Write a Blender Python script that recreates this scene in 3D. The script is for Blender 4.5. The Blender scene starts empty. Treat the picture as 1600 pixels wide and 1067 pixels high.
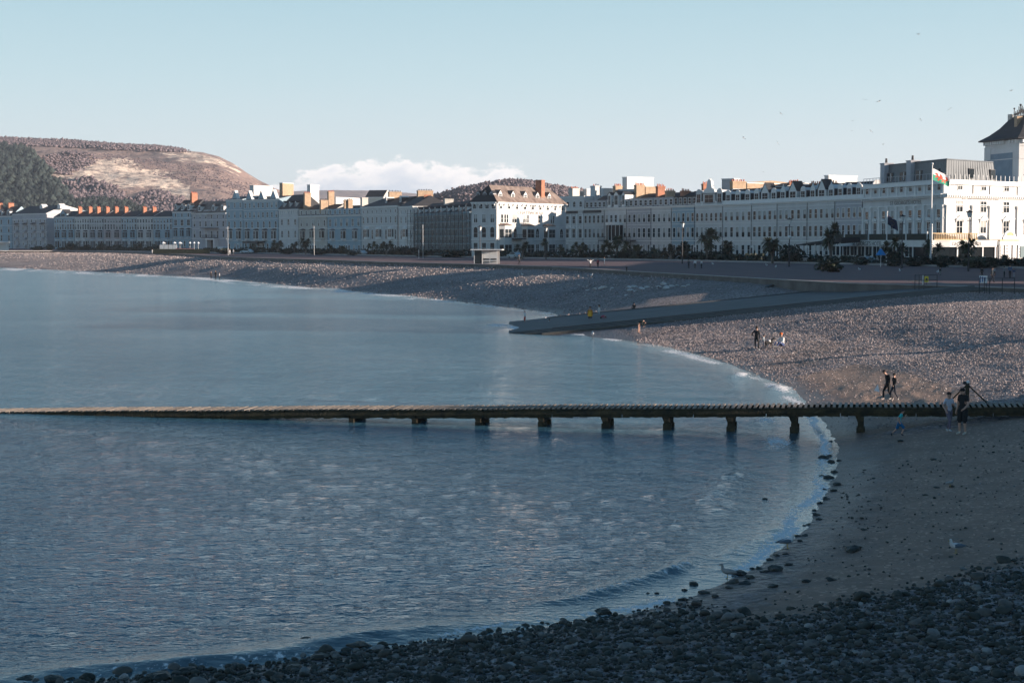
import bpy, bmesh, math, random
import numpy as np
from mathutils import Vector, Matrix, Quaternion

random.seed(7)
rng = np.random.default_rng(7)
SC = bpy.context.scene
COL = SC.collection
R = math.radians

# ------------------------------------------------------------------ camera
FPX, HOR, CX, CYP = 2500.0, 376.0, 800.0, 533.5
CAMZ = 8.5
PITCH = math.atan((CYP - HOR) / FPX)
cam_d = bpy.data.cameras.new('camera')
cam = bpy.data.objects.new('camera', cam_d)
COL.objects.link(cam)
cam.location = (0, 0, CAMZ)
cam.rotation_euler = (math.pi / 2 - PITCH, 0, 0)
cam_d.sensor_width = 36
cam_d.lens = FPX / 1600 * 36
cam_d.clip_start = 0.5
cam_d.clip_end = 30000
SC.camera = cam

# ------------------------------------------------------------------ light, sky, exposure
SUN_AZ = R(104)      # clockwise from +Y
SUN_EL = R(10.7)
S = Vector((math.sin(SUN_AZ) * math.cos(SUN_EL), math.cos(SUN_AZ) * math.cos(SUN_EL), math.sin(SUN_EL)))
sd_ = bpy.data.lights.new('sun', 'SUN')
sun = bpy.data.objects.new('sun', sd_)
COL.objects.link(sun)
sd_.energy = 5.0
sd_.angle = R(0.5)
sd_.color = (1.0, 0.82, 0.68)
sun.rotation_euler = S.to_track_quat('Z', 'Y').to_euler()
sun.location = (200, 0, 100)

world = bpy.data.worlds.new('World')
SC.world = world
world.use_nodes = True
wt = world.node_tree
wt.nodes.clear()
def N(t, ty, **kw):
    n = t.nodes.new(ty)
    for k, v in kw.items():
        if k == 'ins':
            for a, b in v.items():
                n.inputs[a].default_value = b
        else:
            setattr(n, k, v)
    return n
def Mth(t, op, a=None, b=None, c=None, clamp=False):
    n = t.nodes.new('ShaderNodeMath'); n.operation = op; n.use_clamp = clamp
    for i, v in enumerate((a, b, c)):
        if v is None: continue
        if isinstance(v, (int, float)): n.inputs[i].default_value = v
        else: t.links.new(v, n.inputs[i])
    return n.outputs[0]
def Mix(t, f, a, b, mode='MIX'):
    n = t.nodes.new('ShaderNodeMix'); n.data_type = 'RGBA'; n.blend_type = mode
    for i, v in ((0, f), (6, a), (7, b)):
        if isinstance(v, (int, float)): n.inputs[i].default_value = v
        elif isinstance(v, tuple): n.inputs[i].default_value = (*v[:3], 1)
        else: t.links.new(v, n.inputs[i])
    return n.outputs[2]
def Ramp(t, f, stops):
    n = t.nodes.new('ShaderNodeValToRGB')
    e = n.color_ramp.elements
    while len(e) < len(stops): e.new(0.5)
    for i, (p, c) in enumerate(stops):
        e[i].position = p
        e[i].color = (*c, 1) if isinstance(c, tuple) else (c, c, c, 1)
    t.links.new(f, n.inputs[0])
    return n.outputs[0]
sky = N(wt, 'ShaderNodeTexSky', sky_type='NISHITA', sun_disc=False)
sky.sun_elevation = SUN_EL
sky.sun_rotation = SUN_AZ
sky.altitude = 0
sky.air_density = 1.0
sky.dust_density = 0.6
sky.ozone_density = 2.5
tc = N(wt, 'ShaderNodeTexCoord')
nrm = N(wt, 'ShaderNodeVectorMath', operation='NORMALIZE'); wt.links.new(tc.outputs['Generated'], nrm.inputs[0])
sep = N(wt, 'ShaderNodeSeparateXYZ'); wt.links.new(nrm.outputs[0], sep.inputs[0])
el = sep.outputs[2]
# even wintry sky: the physical sky evened out with a plain gradient that depends on elevation only
grad = Ramp(wt, Mth(wt, 'MAXIMUM', el, 0.0), [(0.0, (0.392, 0.420, 0.432)), (0.05, (0.342, 0.388, 0.408)), (0.10, (0.272, 0.356, 0.388)), (0.15, (0.215, 0.315, 0.360)), (0.27, (0.110, 0.230, 0.325)), (0.42, (0.036, 0.110, 0.200)), (0.7, (0.011, 0.048, 0.105)), (1.0, (0.007, 0.034, 0.078))])
skyt = Mix(wt, 1.0, sky.outputs[0], (0.10, 0.10, 0.10), 'MULTIPLY')
base = Mix(wt, 0.97, skyt, grad)
# a low bank of cumulus along the horizon (clouds by direction)
az = Mth(wt, 'ARCTAN2', sep.outputs[0], sep.outputs[1])
def cloud_noise(sx, sz, detail, off):
    cmb = N(wt, 'ShaderNodeCombineXYZ')
    wt.links.new(Mth(wt, 'MULTIPLY', az, sx), cmb.inputs[0])
    wt.links.new(Mth(wt, 'MULTIPLY', el, sz), cmb.inputs[1])
    cmb.inputs[2].default_value = off
    n = N(wt, 'ShaderNodeTexNoise', ins={'Scale': 1.0, 'Detail': detail, 'Roughness': 0.55})
    wt.links.new(cmb.outputs[0], n.inputs['Vector'])
    return n.outputs[0]
top = cloud_noise(16, 0, 1, 3.3)
puff = cloud_noise(42, 80, 6, 8.1)
fine = cloud_noise(120, 210, 5, 1.7)
envl = Mth(wt, 'SUBTRACT', 1.0, Mth(wt, 'MULTIPLY', Mth(wt, 'ABSOLUTE', Mth(wt, 'ADD', az, 0.095)), 4.3), clamp=True)
envl = Mth(wt, 'POWER', envl, 0.45)
toph = Mth(wt, 'MULTIPLY', Mth(wt, 'ADD', Mth(wt, 'MULTIPLY', top, 0.056), 0.020), envl)
dens = Mth(wt, 'SUBTRACT', toph, el)
dens = Mth(wt, 'ADD', dens, Mth(wt, 'MULTIPLY', Mth(wt, 'SUBTRACT', puff, 0.5), 0.052))
dens = Mth(wt, 'ADD', dens, Mth(wt, 'MULTIPLY', Mth(wt, 'SUBTRACT', fine, 0.5), 0.016))
mask = N(wt, 'ShaderNodeMapRange', interpolation_type='SMOOTHSTEP'); wt.links.new(dens, mask.inputs[0])
mask.inputs[1].default_value = 0.0; mask.inputs[2].default_value = 0.006
rim = N(wt, 'ShaderNodeMapRange', interpolation_type='SMOOTHSTEP'); wt.links.new(dens, rim.inputs[0])
rim.inputs[1].default_value = 0.002; rim.inputs[2].default_value = 0.018
shade = Mth(wt, 'ADD', rim.outputs[0], Mth(wt, 'MULTIPLY', Mth(wt, 'SUBTRACT', 0.5, puff), 2.2), clamp=True)
cc = Mix(wt, shade, (0.58, 0.55, 0.54), (0.36, 0.39, 0.44))
out_c = Mix(wt, Mth(wt, 'MULTIPLY', mask.outputs[0], 0.9), base, cc)
bg = N(wt, 'ShaderNodeBackground'); wt.links.new(out_c, bg.inputs[0]); bg.inputs[1].default_value = 1.0
wo = N(wt, 'ShaderNodeOutputWorld'); wt.links.new(bg.outputs[0], wo.inputs[0])

SC.view_settings.view_transform = 'Standard'
SC.view_settings.look = 'None'
SC.view_settings.exposure = 1.10
SC.view_settings.gamma = 1.0
SC.view_settings.use_curve_mapping = False
SC.render.engine = 'CYCLES'
SC.cycles.use_denoising = True
SC.cycles.max_bounces = 6
SC.cycles.diffuse_bounces = 2
SC.cycles.glossy_bounces = 3
SC.cycles.volume_bounces = 0
SC.cycles.caustics_reflective = False
SC.cycles.caustics_refractive = False

# ------------------------------------------------------------------ picture -> place
ca, sa = math.cos(PITCH), math.sin(PITCH)
def raydir(px, py):
    u = (px - CX) / FPX; v = (CYP - py) / FPX
    d = Vector((u, ca + v * sa, -sa + v * ca))
    return d / d.y
def W(px, py, z=0.0):
    d = raydir(px, py); t = (z - CAMZ) / d.z
    return Vector((d.x * t, t, z))
def WD(px, py, Y):
    d = raydir(px, py)
    return Vector((d.x * Y, Y, CAMZ + d.z * Y))
def ZP(py, Y): return CAMZ + raydir(800, py).z * Y

# ------------------------------------------------------------------ tags, meshes
def tag(o, label=None, cat=None, group=None, kind=None):
    if label: o['label'] = label
    if cat: o['category'] = cat
    if group: o['group'] = group
    if kind: o['kind'] = kind
    return o
def empty(name, loc=(0, 0, 0), rz=0.0, label=None, cat=None, group=None, kind=None):
    o = bpy.data.objects.new(name, None); COL.objects.link(o)
    o.location = loc; o.rotation_euler = (0, 0, rz); o.empty_display_size = 0.3
    return tag(o, label, cat, group, kind)
def put(name, me, parent=None, loc=(0, 0, 0), rot=(0, 0, 0), scale=(1, 1, 1)):
    o = bpy.data.objects.new(name, me); COL.objects.link(o)
    o.location = loc; o.rotation_euler = rot; o.scale = scale
    if parent is not None: o.parent = parent
    return o
def copy_tree(o, parent=None):
    c = o.copy(); COL.objects.link(c)
    if parent is not None: c.parent = parent
    for ch in list(o.children): copy_tree(ch, c)
    return c

class MB:
    def __init__(s): s.v = []; s.f = []; s.m = []; s.sm = []
    def add(s, vs, fs, m=0, smooth=False):
        b = len(s.v); s.v += [tuple(v) for v in vs]
        for f in fs: s.f.append([b + i for i in f]); s.m.append(m); s.sm.append(smooth)
        return s
    def box(s, x0, x1, y0, y1, z0, z1, m=0):
        if x0 > x1: x0, x1 = x1, x0
        if y0 > y1: y0, y1 = y1, y0
        vs = [(x0,y0,z0),(x1,y0,z0),(x1,y1,z0),(x0,y1,z0),(x0,y0,z1),(x1,y0,z1),(x1,y1,z1),(x0,y1,z1)]
        return s.add(vs, [(0,3,2,1),(4,5,6,7),(0,1,5,4),(1,2,6,5),(2,3,7,6),(3,0,4,7)], m)
    def prism(s, poly, y0, y1, m=0, axis='y'):
        """poly: list of (a,b) counter-clockwise; extruded along axis"""
        n = len(poly)
        if axis == 'y': P = lambda a, b, c: (a, c, b)
        elif axis == 'x': P = lambda a, b, c: (c, a, b)
        else: P = lambda a, b, c: (a, b, c)
        vs = [P(a, b, y0) for a, b in poly] + [P(a, b, y1) for a, b in poly]
        fs = [list(range(n)), list(range(2*n-1, n-1, -1))] + [[i, i+n, (i+1) % n + n, (i+1) % n] for i in range(n)]
        return s.add(vs, fs, m)
    def tube(s, p, q, r0, r1=None, n=8, m=0, cap=True, smooth=True):
        r1 = r0 if r1 is None else r1
        p = Vector(p); q = Vector(q); d = (q - p)
        if d.length < 1e-6: return s
        d.normalize(); a = d.orthogonal().normalized(); b = d.cross(a)
        vs = []
        for c, r in ((p, r0), (q, r1)):
            for i in range(n):
                t = 2*math.pi*i/n
                vs.append(c + a*(r*math.cos(t)) + b*(r*math.sin(t)))
        s.add(vs, [[i, (i+1) % n, (i+1) % n + n, i+n] for i in range(n)], m, smooth)
        if cap: s.add(vs, [list(range(n-1, -1, -1)), list(range(n, 2*n))], m)
        return s
    def ball(s, c, r, n=8, k=5, m=0, sq=(1, 1, 1)):
        vs = []; fs = []
        for j in range(1, k):
            ph = math.pi*j/k
            for i in range(n):
                t = 2*math.pi*i/n
                vs.append((c[0]+r*sq[0]*math.sin(ph)*math.cos(t), c[1]+r*sq[1]*math.sin(ph)*math.sin(t), c[2]+r*sq[2]*math.cos(ph)))
        vs.append((c[0], c[1], c[2]+r*sq[2])); vs.append((c[0], c[1], c[2]-r*sq[2]))
        T = len(vs)-2; B = T+1
        for j in range(k-2):
            for i in range(n):
                a = j*n+i; b = j*n+(i+1) % n
                fs.append([a, a+n, b+n, b])
        for i in range(n):
            fs.append([T, i, (i+1) % n]); fs.append([B, (k-2)*n+(i+1) % n, (k-2)*n+i])
        return s.add(vs, fs, m, True)
    def mesh(s, name, mats):
        me = bpy.data.meshes.new(name)
        me.from_pydata(s.v, [], s.f)
        if not isinstance(mats, (list, tuple)): mats = [mats]
        for q in mats: me.materials.append(q)
        me.polygons.foreach_set('material_index', s.m)
        me.polygons.foreach_set('use_smooth', s.sm)
        me.update()
        return me
    def obj(s, name, mats, parent=None, loc=(0, 0, 0), rot=(0, 0, 0)):
        return put(name, s.mesh(name, mats), parent, loc, rot)

def np_mesh(name, verts, faces, mats, smooth=False, matidx=None, attrs=None):
    """verts (n,3); faces (m,k) with k = 3 or 4"""
    me = bpy.data.meshes.new(name)
    n, (m, k) = len(verts), faces.shape
    me.vertices.add(n); me.vertices.foreach_set('co', np.ascontiguousarray(verts, dtype=np.float32).ravel())
    me.loops.add(m*k); me.loops.foreach_set('vertex_index', np.ascontiguousarray(faces, dtype=np.int32).ravel())
    me.polygons.add(m); me.polygons.foreach_set('loop_start', np.arange(0, m*k, k, dtype=np.int32))
    if not isinstance(mats, (list, tuple)): mats = [mats]
    for q in mats: me.materials.append(q)
    if matidx is not None: me.polygons.foreach_set('material_index', np.ascontiguousarray(matidx, dtype=np.int32))
    me.polygons.foreach_set('use_smooth', np.full(m, smooth))
    for an, av in (attrs or {}).items():
        if av.ndim == 1:
            a = me.attributes.new(an, 'FLOAT', 'POINT'); a.data.foreach_set('value', np.ascontiguousarray(av, dtype=np.float32))
        else:
            a = me.attributes.new(an, 'FLOAT_COLOR', 'POINT'); a.data.foreach_set('color', np.ascontiguousarray(av, dtype=np.float32).ravel())
    me.update(calc_edges=True); me.validate()
    return me

# ------------------------------------------------------------------ materials
def pmat(name, col, rough=0.7, var=0.0, scale=1.0, bump=0.0, bscale=None, metal=0.0, col2=None, spec=None, stretch=None, obj_var=0.0):
    """plain surface with weathering: colour varied by noise, fine relief by bump"""
    m = bpy.data.materials.new(name); m.use_nodes = True; t = m.node_tree
    b = t.nodes['Principled BSDF']
    b.inputs['Roughness'].default_value = rough; b.inputs['Metallic'].default_value = metal
    if spec is not None: b.inputs['Specular IOR Level'].default_value = spec
    if var > 0 or bump > 0 or col2:
        g = N(t, 'ShaderNodeNewGeometry'); src = g.outputs['Position']
        if stretch:
            mp = N(t, 'ShaderNodeMapping'); mp.inputs['Scale'].default_value = stretch
            t.links.new(src, mp.inputs[0]); src = mp.outputs[0]
        n = N(t, 'ShaderNodeTexNoise', ins={'Scale': scale, 'Detail': 6.0, 'Roughness': 0.6}); t.links.new(src, n.inputs['Vector'])
        f = Ramp(t, n.outputs[0], [(0.3, 0.0), (0.7, 1.0)])
        lo = tuple(c*(1-var) for c in col); hi = col2 if col2 else tuple(min(1, c*(1+var*0.6)) for c in col)
        c = Mix(t, f, lo, hi)
        if obj_var:
            oi = N(t, 'ShaderNodeObjectInfo')
            k = Mth(t, 'ADD', 1-obj_var, Mth(t, 'MULTIPLY', oi.outputs['Random'], 2*obj_var))
            h = N(t, 'ShaderNodeHueSaturation'); t.links.new(k, h.inputs['Value']); t.links.new(c, h.inputs['Color']); c = h.outputs[0]
        t.links.new(c, b.inputs['Base Color'])
        if bump > 0:
            n2 = N(t, 'ShaderNodeTexNoise', ins={'Scale': bscale or scale*6, 'Detail': 4.0}); t.links.new(src, n2.inputs['Vector'])
            bp = N(t, 'ShaderNodeBump', ins={'Strength': bump, 'Distance': 0.05}); t.links.new(n2.outputs[0], bp.inputs['Height'])
            t.links.new(bp.outputs[0], b.inputs['Normal'])
    else:
        b.inputs['Base Color'].default_value = (*col, 1)
    return m
# ------------------------------------------------------------------ the shape of the land
PROM = 4.25
shore_px = [(0,418),(150,425),(340,435),(500,451),(640,463),(750,475),(868,489),(872,500),(905,517),(950,527),(1050,546),(1150,573),(1220,603),(1265,633),(1290,665),(1309,700),(1304,740),(1288,772),(1265,810),(1225,852),(1150,903),(1075,932),(1000,957),(940,966),(800,985),(640,1006),(350,1043),(100,1066),(-200,1100)]
shore = [W(a, b, 0).xy for a, b in shore_px]
shore = [Vector((-2500, 1700)), Vector((-900, 900)), Vector((-420, 640))] + shore + [Vector((-60, 14)), Vector((-300, -300))]
SH = np.array([[p.x, p.y] for p in shore])
land_poly = np.vstack([SH, [[4000, -300], [4000, 6000], [-2500, 6000]]])
prom_px = [(0,391.2),(200,393.8),(300,398),(350,401.5),(430,404),(520,406.5),(600,409.6),(740,413),(861,416.8),(1000,425),(1100,430.5),(1190,435.5),(1325,443),(1500,447.5),(1600,451)]
prom_edge = [Vector((-2500, 2400)), Vector((-700, 1150)), Vector((-380, 840))] + [W(a, b, PROM).xy for a, b in prom_px] + [Vector((52, 118)), Vector((58, 80)), Vector((60, 40)), Vector((60, -60)), Vector((60, -300))]
PE = np.array([[p.x, p.y] for p in prom_edge])

def poly_dist(P, x, y):
    d = np.full(x.shape, 1e9)
    for i in range(len(P)-1):
        ax, ay = P[i]; bx, by = P[i+1]
        vx, vy = bx-ax, by-ay
        t = np.clip(((x-ax)*vx+(y-ay)*vy)/(vx*vx+vy*vy), 0, 1)
        d = np.minimum(d, np.hypot(x-ax-t*vx, y-ay-t*vy))
    return d
def inside(P, x, y):
    c = np.zeros(x.shape, bool); n = len(P)
    for i in range(n):
        x1, y1 = P[i]; x2, y2 = P[(i+1) % n]
        if y1 == y2: continue
        k = ((y1 > y) != (y2 > y)) & (x < (x2-x1)*(y-y1)/(y2-y1)+x1)
        c ^= k
    return c
def sdist(x, y):
    d = poly_dist(SH, x, y)
    return np.where(inside(land_poly, x, y), d, -d)
# smooth value noise in numpy
_tab = rng.random((256, 256))
def vnoise(x, y):
    xi = np.floor(x).astype(int); yi = np.floor(y).astype(int)
    fx = x-xi; fy = y-yi; fx = fx*fx*(3-2*fx); fy = fy*fy*(3-2*fy)
    a = _tab[xi & 255, yi & 255]; b = _tab[(xi+1) & 255, yi & 255]; c = _tab[xi & 255, (yi+1) & 255]; d = _tab[(xi+1) & 255, (yi+1) & 255]
    return (a*(1-fx)+b*fx)*(1-fy)+(c*(1-fx)+d*fx)*fy
def fbm(x, y, o=4):
    s = 0; a = 0.5
    for i in range(o):
        s = s+a*vnoise(x*2**i+17.3*i, y*2**i+9.1*i); a *= 0.5
    return s
SLIP_Y0, SLIP_Y1, SLIP_X0, SLIP_X1 = 147.0, 167.0, 1.2, 42.5
def slip_z(x): return 0.08+0.1*x
def ground(x, y, s=None):
    if s is None: s = sdist(x, y)
    jag = (fbm(x*1.3, y*1.3, 3)-0.45)*0.5*np.clip(1.2-abs(s)/6, 0, 1)
    q = np.maximum(s+jag*0.9, 0)
    z = 3.75*(1-np.exp(-(q/24.0)**1.25))
    z = np.where(s+jag*0.9 < 0, (s+jag*0.9)*0.13, z)
    z = z+(fbm(x/7, y/7, 3)-0.45)*0.35*np.clip(s/8, 0, 1)*np.clip((190-y)/60, 0.22, 1)
    z = z+(fbm(x/1.6, y/1.6, 2)-0.37)*0.13*np.clip(s/3, 0, 1)*np.clip((190-y)/60, 0.3, 1)
    z = z+(fbm(x*1.7, y*2.6, 3)-0.43)*0.14*np.clip(s/2, 0, 1)*(y < 90)
    z = np.maximum(z, -3.0)
    pd = poly_dist(PE, x, y)
    up = np.clip(1-pd/26.0, 0, 1)**1.3*np.clip(s/10, 0, 1)
    z = np.maximum(z, z*(1-up)+(PROM-0.5)*up)
    # bed of the slipway
    ins = (y > SLIP_Y0-0.3) & (y < SLIP_Y1+0.3) & (x > SLIP_X0) & (x < SLIP_X1+20)
    z = np.where(ins, np.minimum(z, slip_z(x)-0.35), z)
    near = (y > SLIP_Y0-9) & (y <= SLIP_Y0-0.3) & (x > 2)
    k = np.clip((y-(SLIP_Y0-9))/8.0, 0, 1)
    z = np.where(near, z*(1-k)+np.maximum(0.02, slip_z(x)-0.24)*k, z)
    far = (y >= SLIP_Y1+0.3) & (y < SLIP_Y1+12) & (x > 0) & (x < 50)
    k = np.clip(1-(y-SLIP_Y1)/12.0, 0, 1)
    z = np.where(far, z*(1-k)+(slip_z(x)-0.1)*k, z)
    return np.minimum(z, PROM-0.4)
def gz(x, y): return float(ground(np.array([x], float), np.array([y], float))[0])
def G(px, py):
    """where the ray through a picture point meets the beach (or the water, or the promenade)"""
    d = raydir(px, py)
    ts = np.linspace(20, 700, 4000)
    x, y, z = d.x*ts, ts, CAMZ+d.z*ts
    g = np.maximum(ground(x, y), 0.0)
    i = int(np.argmax(z <= g))
    return Vector((x[i], y[i], g[i]))
def GP(px, py): return W(px, py, PROM)

def angles():
    a = np.concatenate([np.linspace(-75, -21, 40)[:-1], np.linspace(-21, 21, 540), np.linspace(21, 80, 60)[1:]])
    return np.radians(a)
def radii(r0, r1, step):
    r = [r0]
    while r[-1] < r1: r.append(r[-1]+min(max(0.05, step*r[-1]**2/(FPX*CAMZ)), 30.0 if r[-1] < 900 else 150.0))
    return np.array(r)
def polar(A, RR):
    a, r = np.meshgrid(A, RR)
    x = (r*np.tan(np.clip(a, -1.35, 1.35))).ravel() if False else (r*np.sin(a)).ravel()
    y = (r*np.cos(a)).ravel()
    n, m = len(RR), len(A)
    i = np.arange(n*m).reshape(n, m)
    f = np.stack([i[:-1, :-1], i[:-1, 1:], i[1:, 1:], i[1:, :-1]], -1).reshape(-1, 4)
    return x, y, f

# ---- beach material: pebbles, wet edge, sand
def beach_material():
    m = bpy.data.materials.new('beach'); m.use_nodes = True; t = m.node_tree
    b = t.nodes['Principled BSDF']; g = N(t, 'ShaderNodeNewGeometry'); pos = g.outputs['Position']
    def vor(scale, feat='F1'):
        v = N(t, 'ShaderNodeTexVoronoi', feature=feat, ins={'Scale': scale}); t.links.new(pos, v.inputs['Vector']); return v
    def noi(scale, det=5.0, r=0.6):
        v = N(t, 'ShaderNodeTexNoise', ins={'Scale': scale, 'Detail': det, 'Roughness': r}); t.links.new(pos, v.inputs['Vector']); return v.outputs[0]
    sd = N(t, 'ShaderNodeAttribute', attribute_name='sd').outputs['Fac']
    sand = N(t, 'ShaderNodeAttribute', attribute_name='sand').outputs['Fac']
    v1 = vor(5.0); v2 = vor(11.0)
    rc = N(t, 'ShaderNodeSeparateColor'); t.links.new(v1.outputs['Color'], rc.inputs[0])
    rc2 = N(t, 'ShaderNodeSeparateColor'); t.links.new(v2.outputs['Color'], rc2.inputs[0])
    peb = Ramp(t, rc.outputs[0], [(0.0, (0.055, 0.05, 0.055)), (0.35, (0.22, 0.185, 0.185)), (0.75, (0.42, 0.355, 0.34)), (1.0, (0.55, 0.48, 0.46))])
    peb2 = Ramp(t, rc2.outputs[0], [(0.0, (0.075, 0.065, 0.07)), (0.5, (0.32, 0.27, 0.26)), (1.0, (0.55, 0.48, 0.46))])
    peb = Mix(t, 0.45, peb, peb2)
    crev = Ramp(t, v1.outputs['Distance'], [(0.0, 1.0), (0.55, 1.0), (0.95, 0.35)])
    peb = Mix(t, 1.0, peb, crev, 'MULTIPLY')
    big = noi(0.12, 4)
    peb = Mix(t, 1.0, peb, Ramp(t, big, [(0.3, 0.72), (0.7, 1.2)]), 'MULTIPLY')
    sc = Mix(t, noi(0.6, 8, 0.7), (0.17, 0.118, 0.094), (0.52, 0.355, 0.265))
    sp = Ramp(t, rc2.outputs[1], [(0.0, 1.0), (0.86, 1.0), (0.93, 2.2), (1.0, 2.4)])
    sc = Mix(t, 0.5, sc, Mix(t, 1.0, sc, sp, 'MULTIPLY'))
    patch = noi(1.3, 6, 0.65)
    sm = Mth(t, 'ADD', sand, Mth(t, 'MULTIPLY', Mth(t, 'SUBTRACT', patch, 0.5), 0.9))
    smr = N(t, 'ShaderNodeMapRange'); t.links.new(sm, smr.inputs[0]); smr.inputs[1].default_value = 0.42; smr.inputs[2].default_value = 0.6
    c = Mix(t, smr.outputs[0], peb, sc)
    wet = N(t, 'ShaderNodeMapRange', interpolation_type='SMOOTHSTEP'); t.links.new(Mth(t, 'ADD', sd, Mth(t, 'MULTIPLY', Mth(t, 'SUBTRACT', noi(0.8, 3), 0.5), 3.0)), wet.inputs[0])
    wet.inputs[1].default_value = 0.6; wet.inputs[2].default_value = 3.2; wet.inputs[3].default_value = 1.0; wet.inputs[4].default_value = 0.0
    c = Mix(t, wet.outputs[0], c, Mix(t, 1.0, c, (0.42, 0.40, 0.42), 'MULTIPLY'))
    t.links.new(c, b.inputs['Base Color'])
    t.links.new(Mth(t, 'SUBTRACT', 0.9, Mth(t, 'MULTIPLY', wet.outputs[0], 0.5)), b.inputs['Roughness'])
    hgt = Mth(t, 'MULTIPLY', Mth(t, 'SUBTRACT', 1.0, Mth(t, 'MULTIPLY', v1.outputs['Distance'], 1.0)), Mth(t, 'SUBTRACT', 1.0, smr.outputs[0]))
    hgt = Mth(t, 'ADD', hgt, Mth(t, 'MULTIPLY', noi(3.0, 8, 0.7), 1.1))
    bp = N(t, 'ShaderNodeBump', ins={'Strength': 1.0, 'Distance': 0.16}); t.links.new(hgt, bp.inputs['Height']); t.links.new(bp.outputs[0], b.inputs['Normal'])
    return m
M_beach = beach_material()
sand_polys = [np.array([[p.x, p.y] for p in [W(a, b, 1.0) for a, b in q]]) for q in (
    [(1285,668),(1330,650),(1700,648),(1700,840),(1600,862),(1400,893),(1200,930),(1080,960),(1000,980),(1100,930),(1230,852),(1290,770),(1312,705)],
    [(1200,585),(1250,565),(1350,560),(1440,580),(1530,612),(1560,640),(1300,652),(1265,630)],
    [(1130,560),(1250,528),(1350,535),(1300,560)])]
A_ = angles()
RR = np.concatenate([np.linspace(4, 20, 8)[:-1], radii(20, 760, 3.0), np.linspace(800, 3000, 20)])
x, y, f = polar(A_, RR)
s = sdist(x, y); z = ground(x, y, s)
sandm = np.zeros_like(x)
for q, wgt in zip(sand_polys, (1.0, 0.86, 0.55)):
    d = poly_dist(np.vstack([q, q[:1]]), x, y); ins = inside(q, x, y)
    sandm = np.maximum(sandm, wgt*np.clip(0.5+np.where(ins, d, -d)/3.0, 0, 1))
me = np_mesh('beach', np.stack([x, y, z], -1), f, M_beach, True, attrs={'sd': s, 'sand': sandm})
beach = put('beach', me); tag(beach, kind='structure')

# ---- the flat town land and promenade
M_prom = pmat('red_tarmac', (0.105, 0.056, 0.064), 0.85, 0.25, 0.25, 0.2, 8)
M_wallst = pmat('sea_wall_stone', (0.15, 0.14, 0.13), 0.85, 0.4, 0.5, 0.4, 3)
M_coping = pmat('pale_coping_stone', (0.36, 0.34, 0.33), 0.8, 0.2, 0.6, 0.2)
M_conc = pmat('slipway_concrete', (0.105, 0.103, 0.103), 0.75, 0.25, 0.35, 0.3, 5)
M_weed = pmat('weedy_concrete', (0.085, 0.082, 0.075), 0.7, 0.4, 1.2, 0.5, 6)
pp = [(p.x, p.y) for p in prom_edge]
far_ring = [(4000, -300), (4000, 6000), (-2500, 6000)]
bm = bmesh.new()
vs = [bm.verts.new((a, b, PROM)) for a, b in pp+far_ring]
fc = bm.faces.new(vs)
if fc.normal.z < 0 or True:
    fc.normal_update()
    if fc.normal.z < 0: fc.normal_flip()
bmesh.ops.triangulate(bm, faces=bm.faces[:])
me = bpy.data.meshes.new('promenade'); bm.to_mesh(me); bm.free(); me.materials.append(M_prom)
tag(put('promenade', me), kind='structure')
w = MB()
for i in range(len(pp)-1):
    (ax, ay), (bx, by) = pp[i], pp[i+1]
    w.add([(ax, ay, PROM-0.004), (bx, by, PROM-0.004), (bx, by, -1), (ax, ay, -1)], [(0, 1, 2, 3)])
sw = w.obj('sea_wall', M_wallst); tag(sw, 'low dark stone sea wall holding the promenade above the shingle', 'wall')
c = MB()
def strip(mb, pts, w0, w1, z0, z1, m=0):
    """box strip that follows a polyline, w0..w1 = offset landwards"""
    L = []
    for i, p in enumerate(pts):
        a = pts[max(i-1, 0)]; b = pts[min(i+1, len(pts)-1)]
        d = Vector((b[0]-a[0], b[1]-a[1])).normalized(); n = Vector((-d.y, d.x))
        L.append((Vector(p[:2])+n*w0, Vector(p[:2])+n*w1))
    for i in range(len(pts)-1):
        a0, a1 = L[i]; b0, b1 = L[i+1]
        vs = [(*a0, z0), (*b0, z0), (*b1, z0), (*a1, z0), (*a0, z1), (*b0, z1), (*b1, z1), (*a1, z1)]
        mb.add(vs, [(0, 3, 2, 1), (4, 5, 6, 7), (0, 1, 5, 4), (1, 2, 6, 5), (2, 3, 7, 6), (3, 0, 4, 7)], m)
strip(c, [p for p in pp[2:-4]], -0.12, 0.45, PROM-0.02, PROM+0.06)
c.obj('coping', M_coping, sw)

# slipway with stepped sides
sl = MB()
x0, x1 = SLIP_X0-1.5, SLIP_X1
def slab(mb, y0, y1, dz, xa=x0, xb=x1, m=0, th=1.5):
    za, zb = slip_z(xa)+dz, slip_z(xb)+dz
    mb.add([(xa, y0, za-th), (xb, y0, zb-th), (xb, y1, zb-th), (xa, y1, za-th), (xa, y0, za), (xb, y0, zb), (xb, y1, zb), (xa, y1, za)],
           [(0, 3, 2, 1), (4, 5, 6, 7), (0, 1, 5, 4), (1, 2, 6, 5), (2, 3, 7, 6), (3, 0, 4, 7)], m)
slab(sl, SLIP_Y0, SLIP_Y1, 0)
slip = sl.obj('slipway', M_conc); tag(slip, kind='structure')
for k in range(3):
    q = MB(); slab(q, SLIP_Y0-0.9*(k+1), SLIP_Y0-0.9*k-0.01, -0.065*(k+1), x0+1.5*k, x1, 0, 1.2); q.obj('step', M_weed, slip)
q = MB(); slab(q, SLIP_Y0+0.004, SLIP_Y0+0.5, 0.05, x0+4, x1, 0, 0.3); q.obj('kerb', M_conc, slip)
q = MB(); slab(q, SLIP_Y1-0.5, SLIP_Y1-0.004, 0.09, x0+4, x1, 0, 0.3); q.obj('kerb', M_conc, slip)

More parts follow.
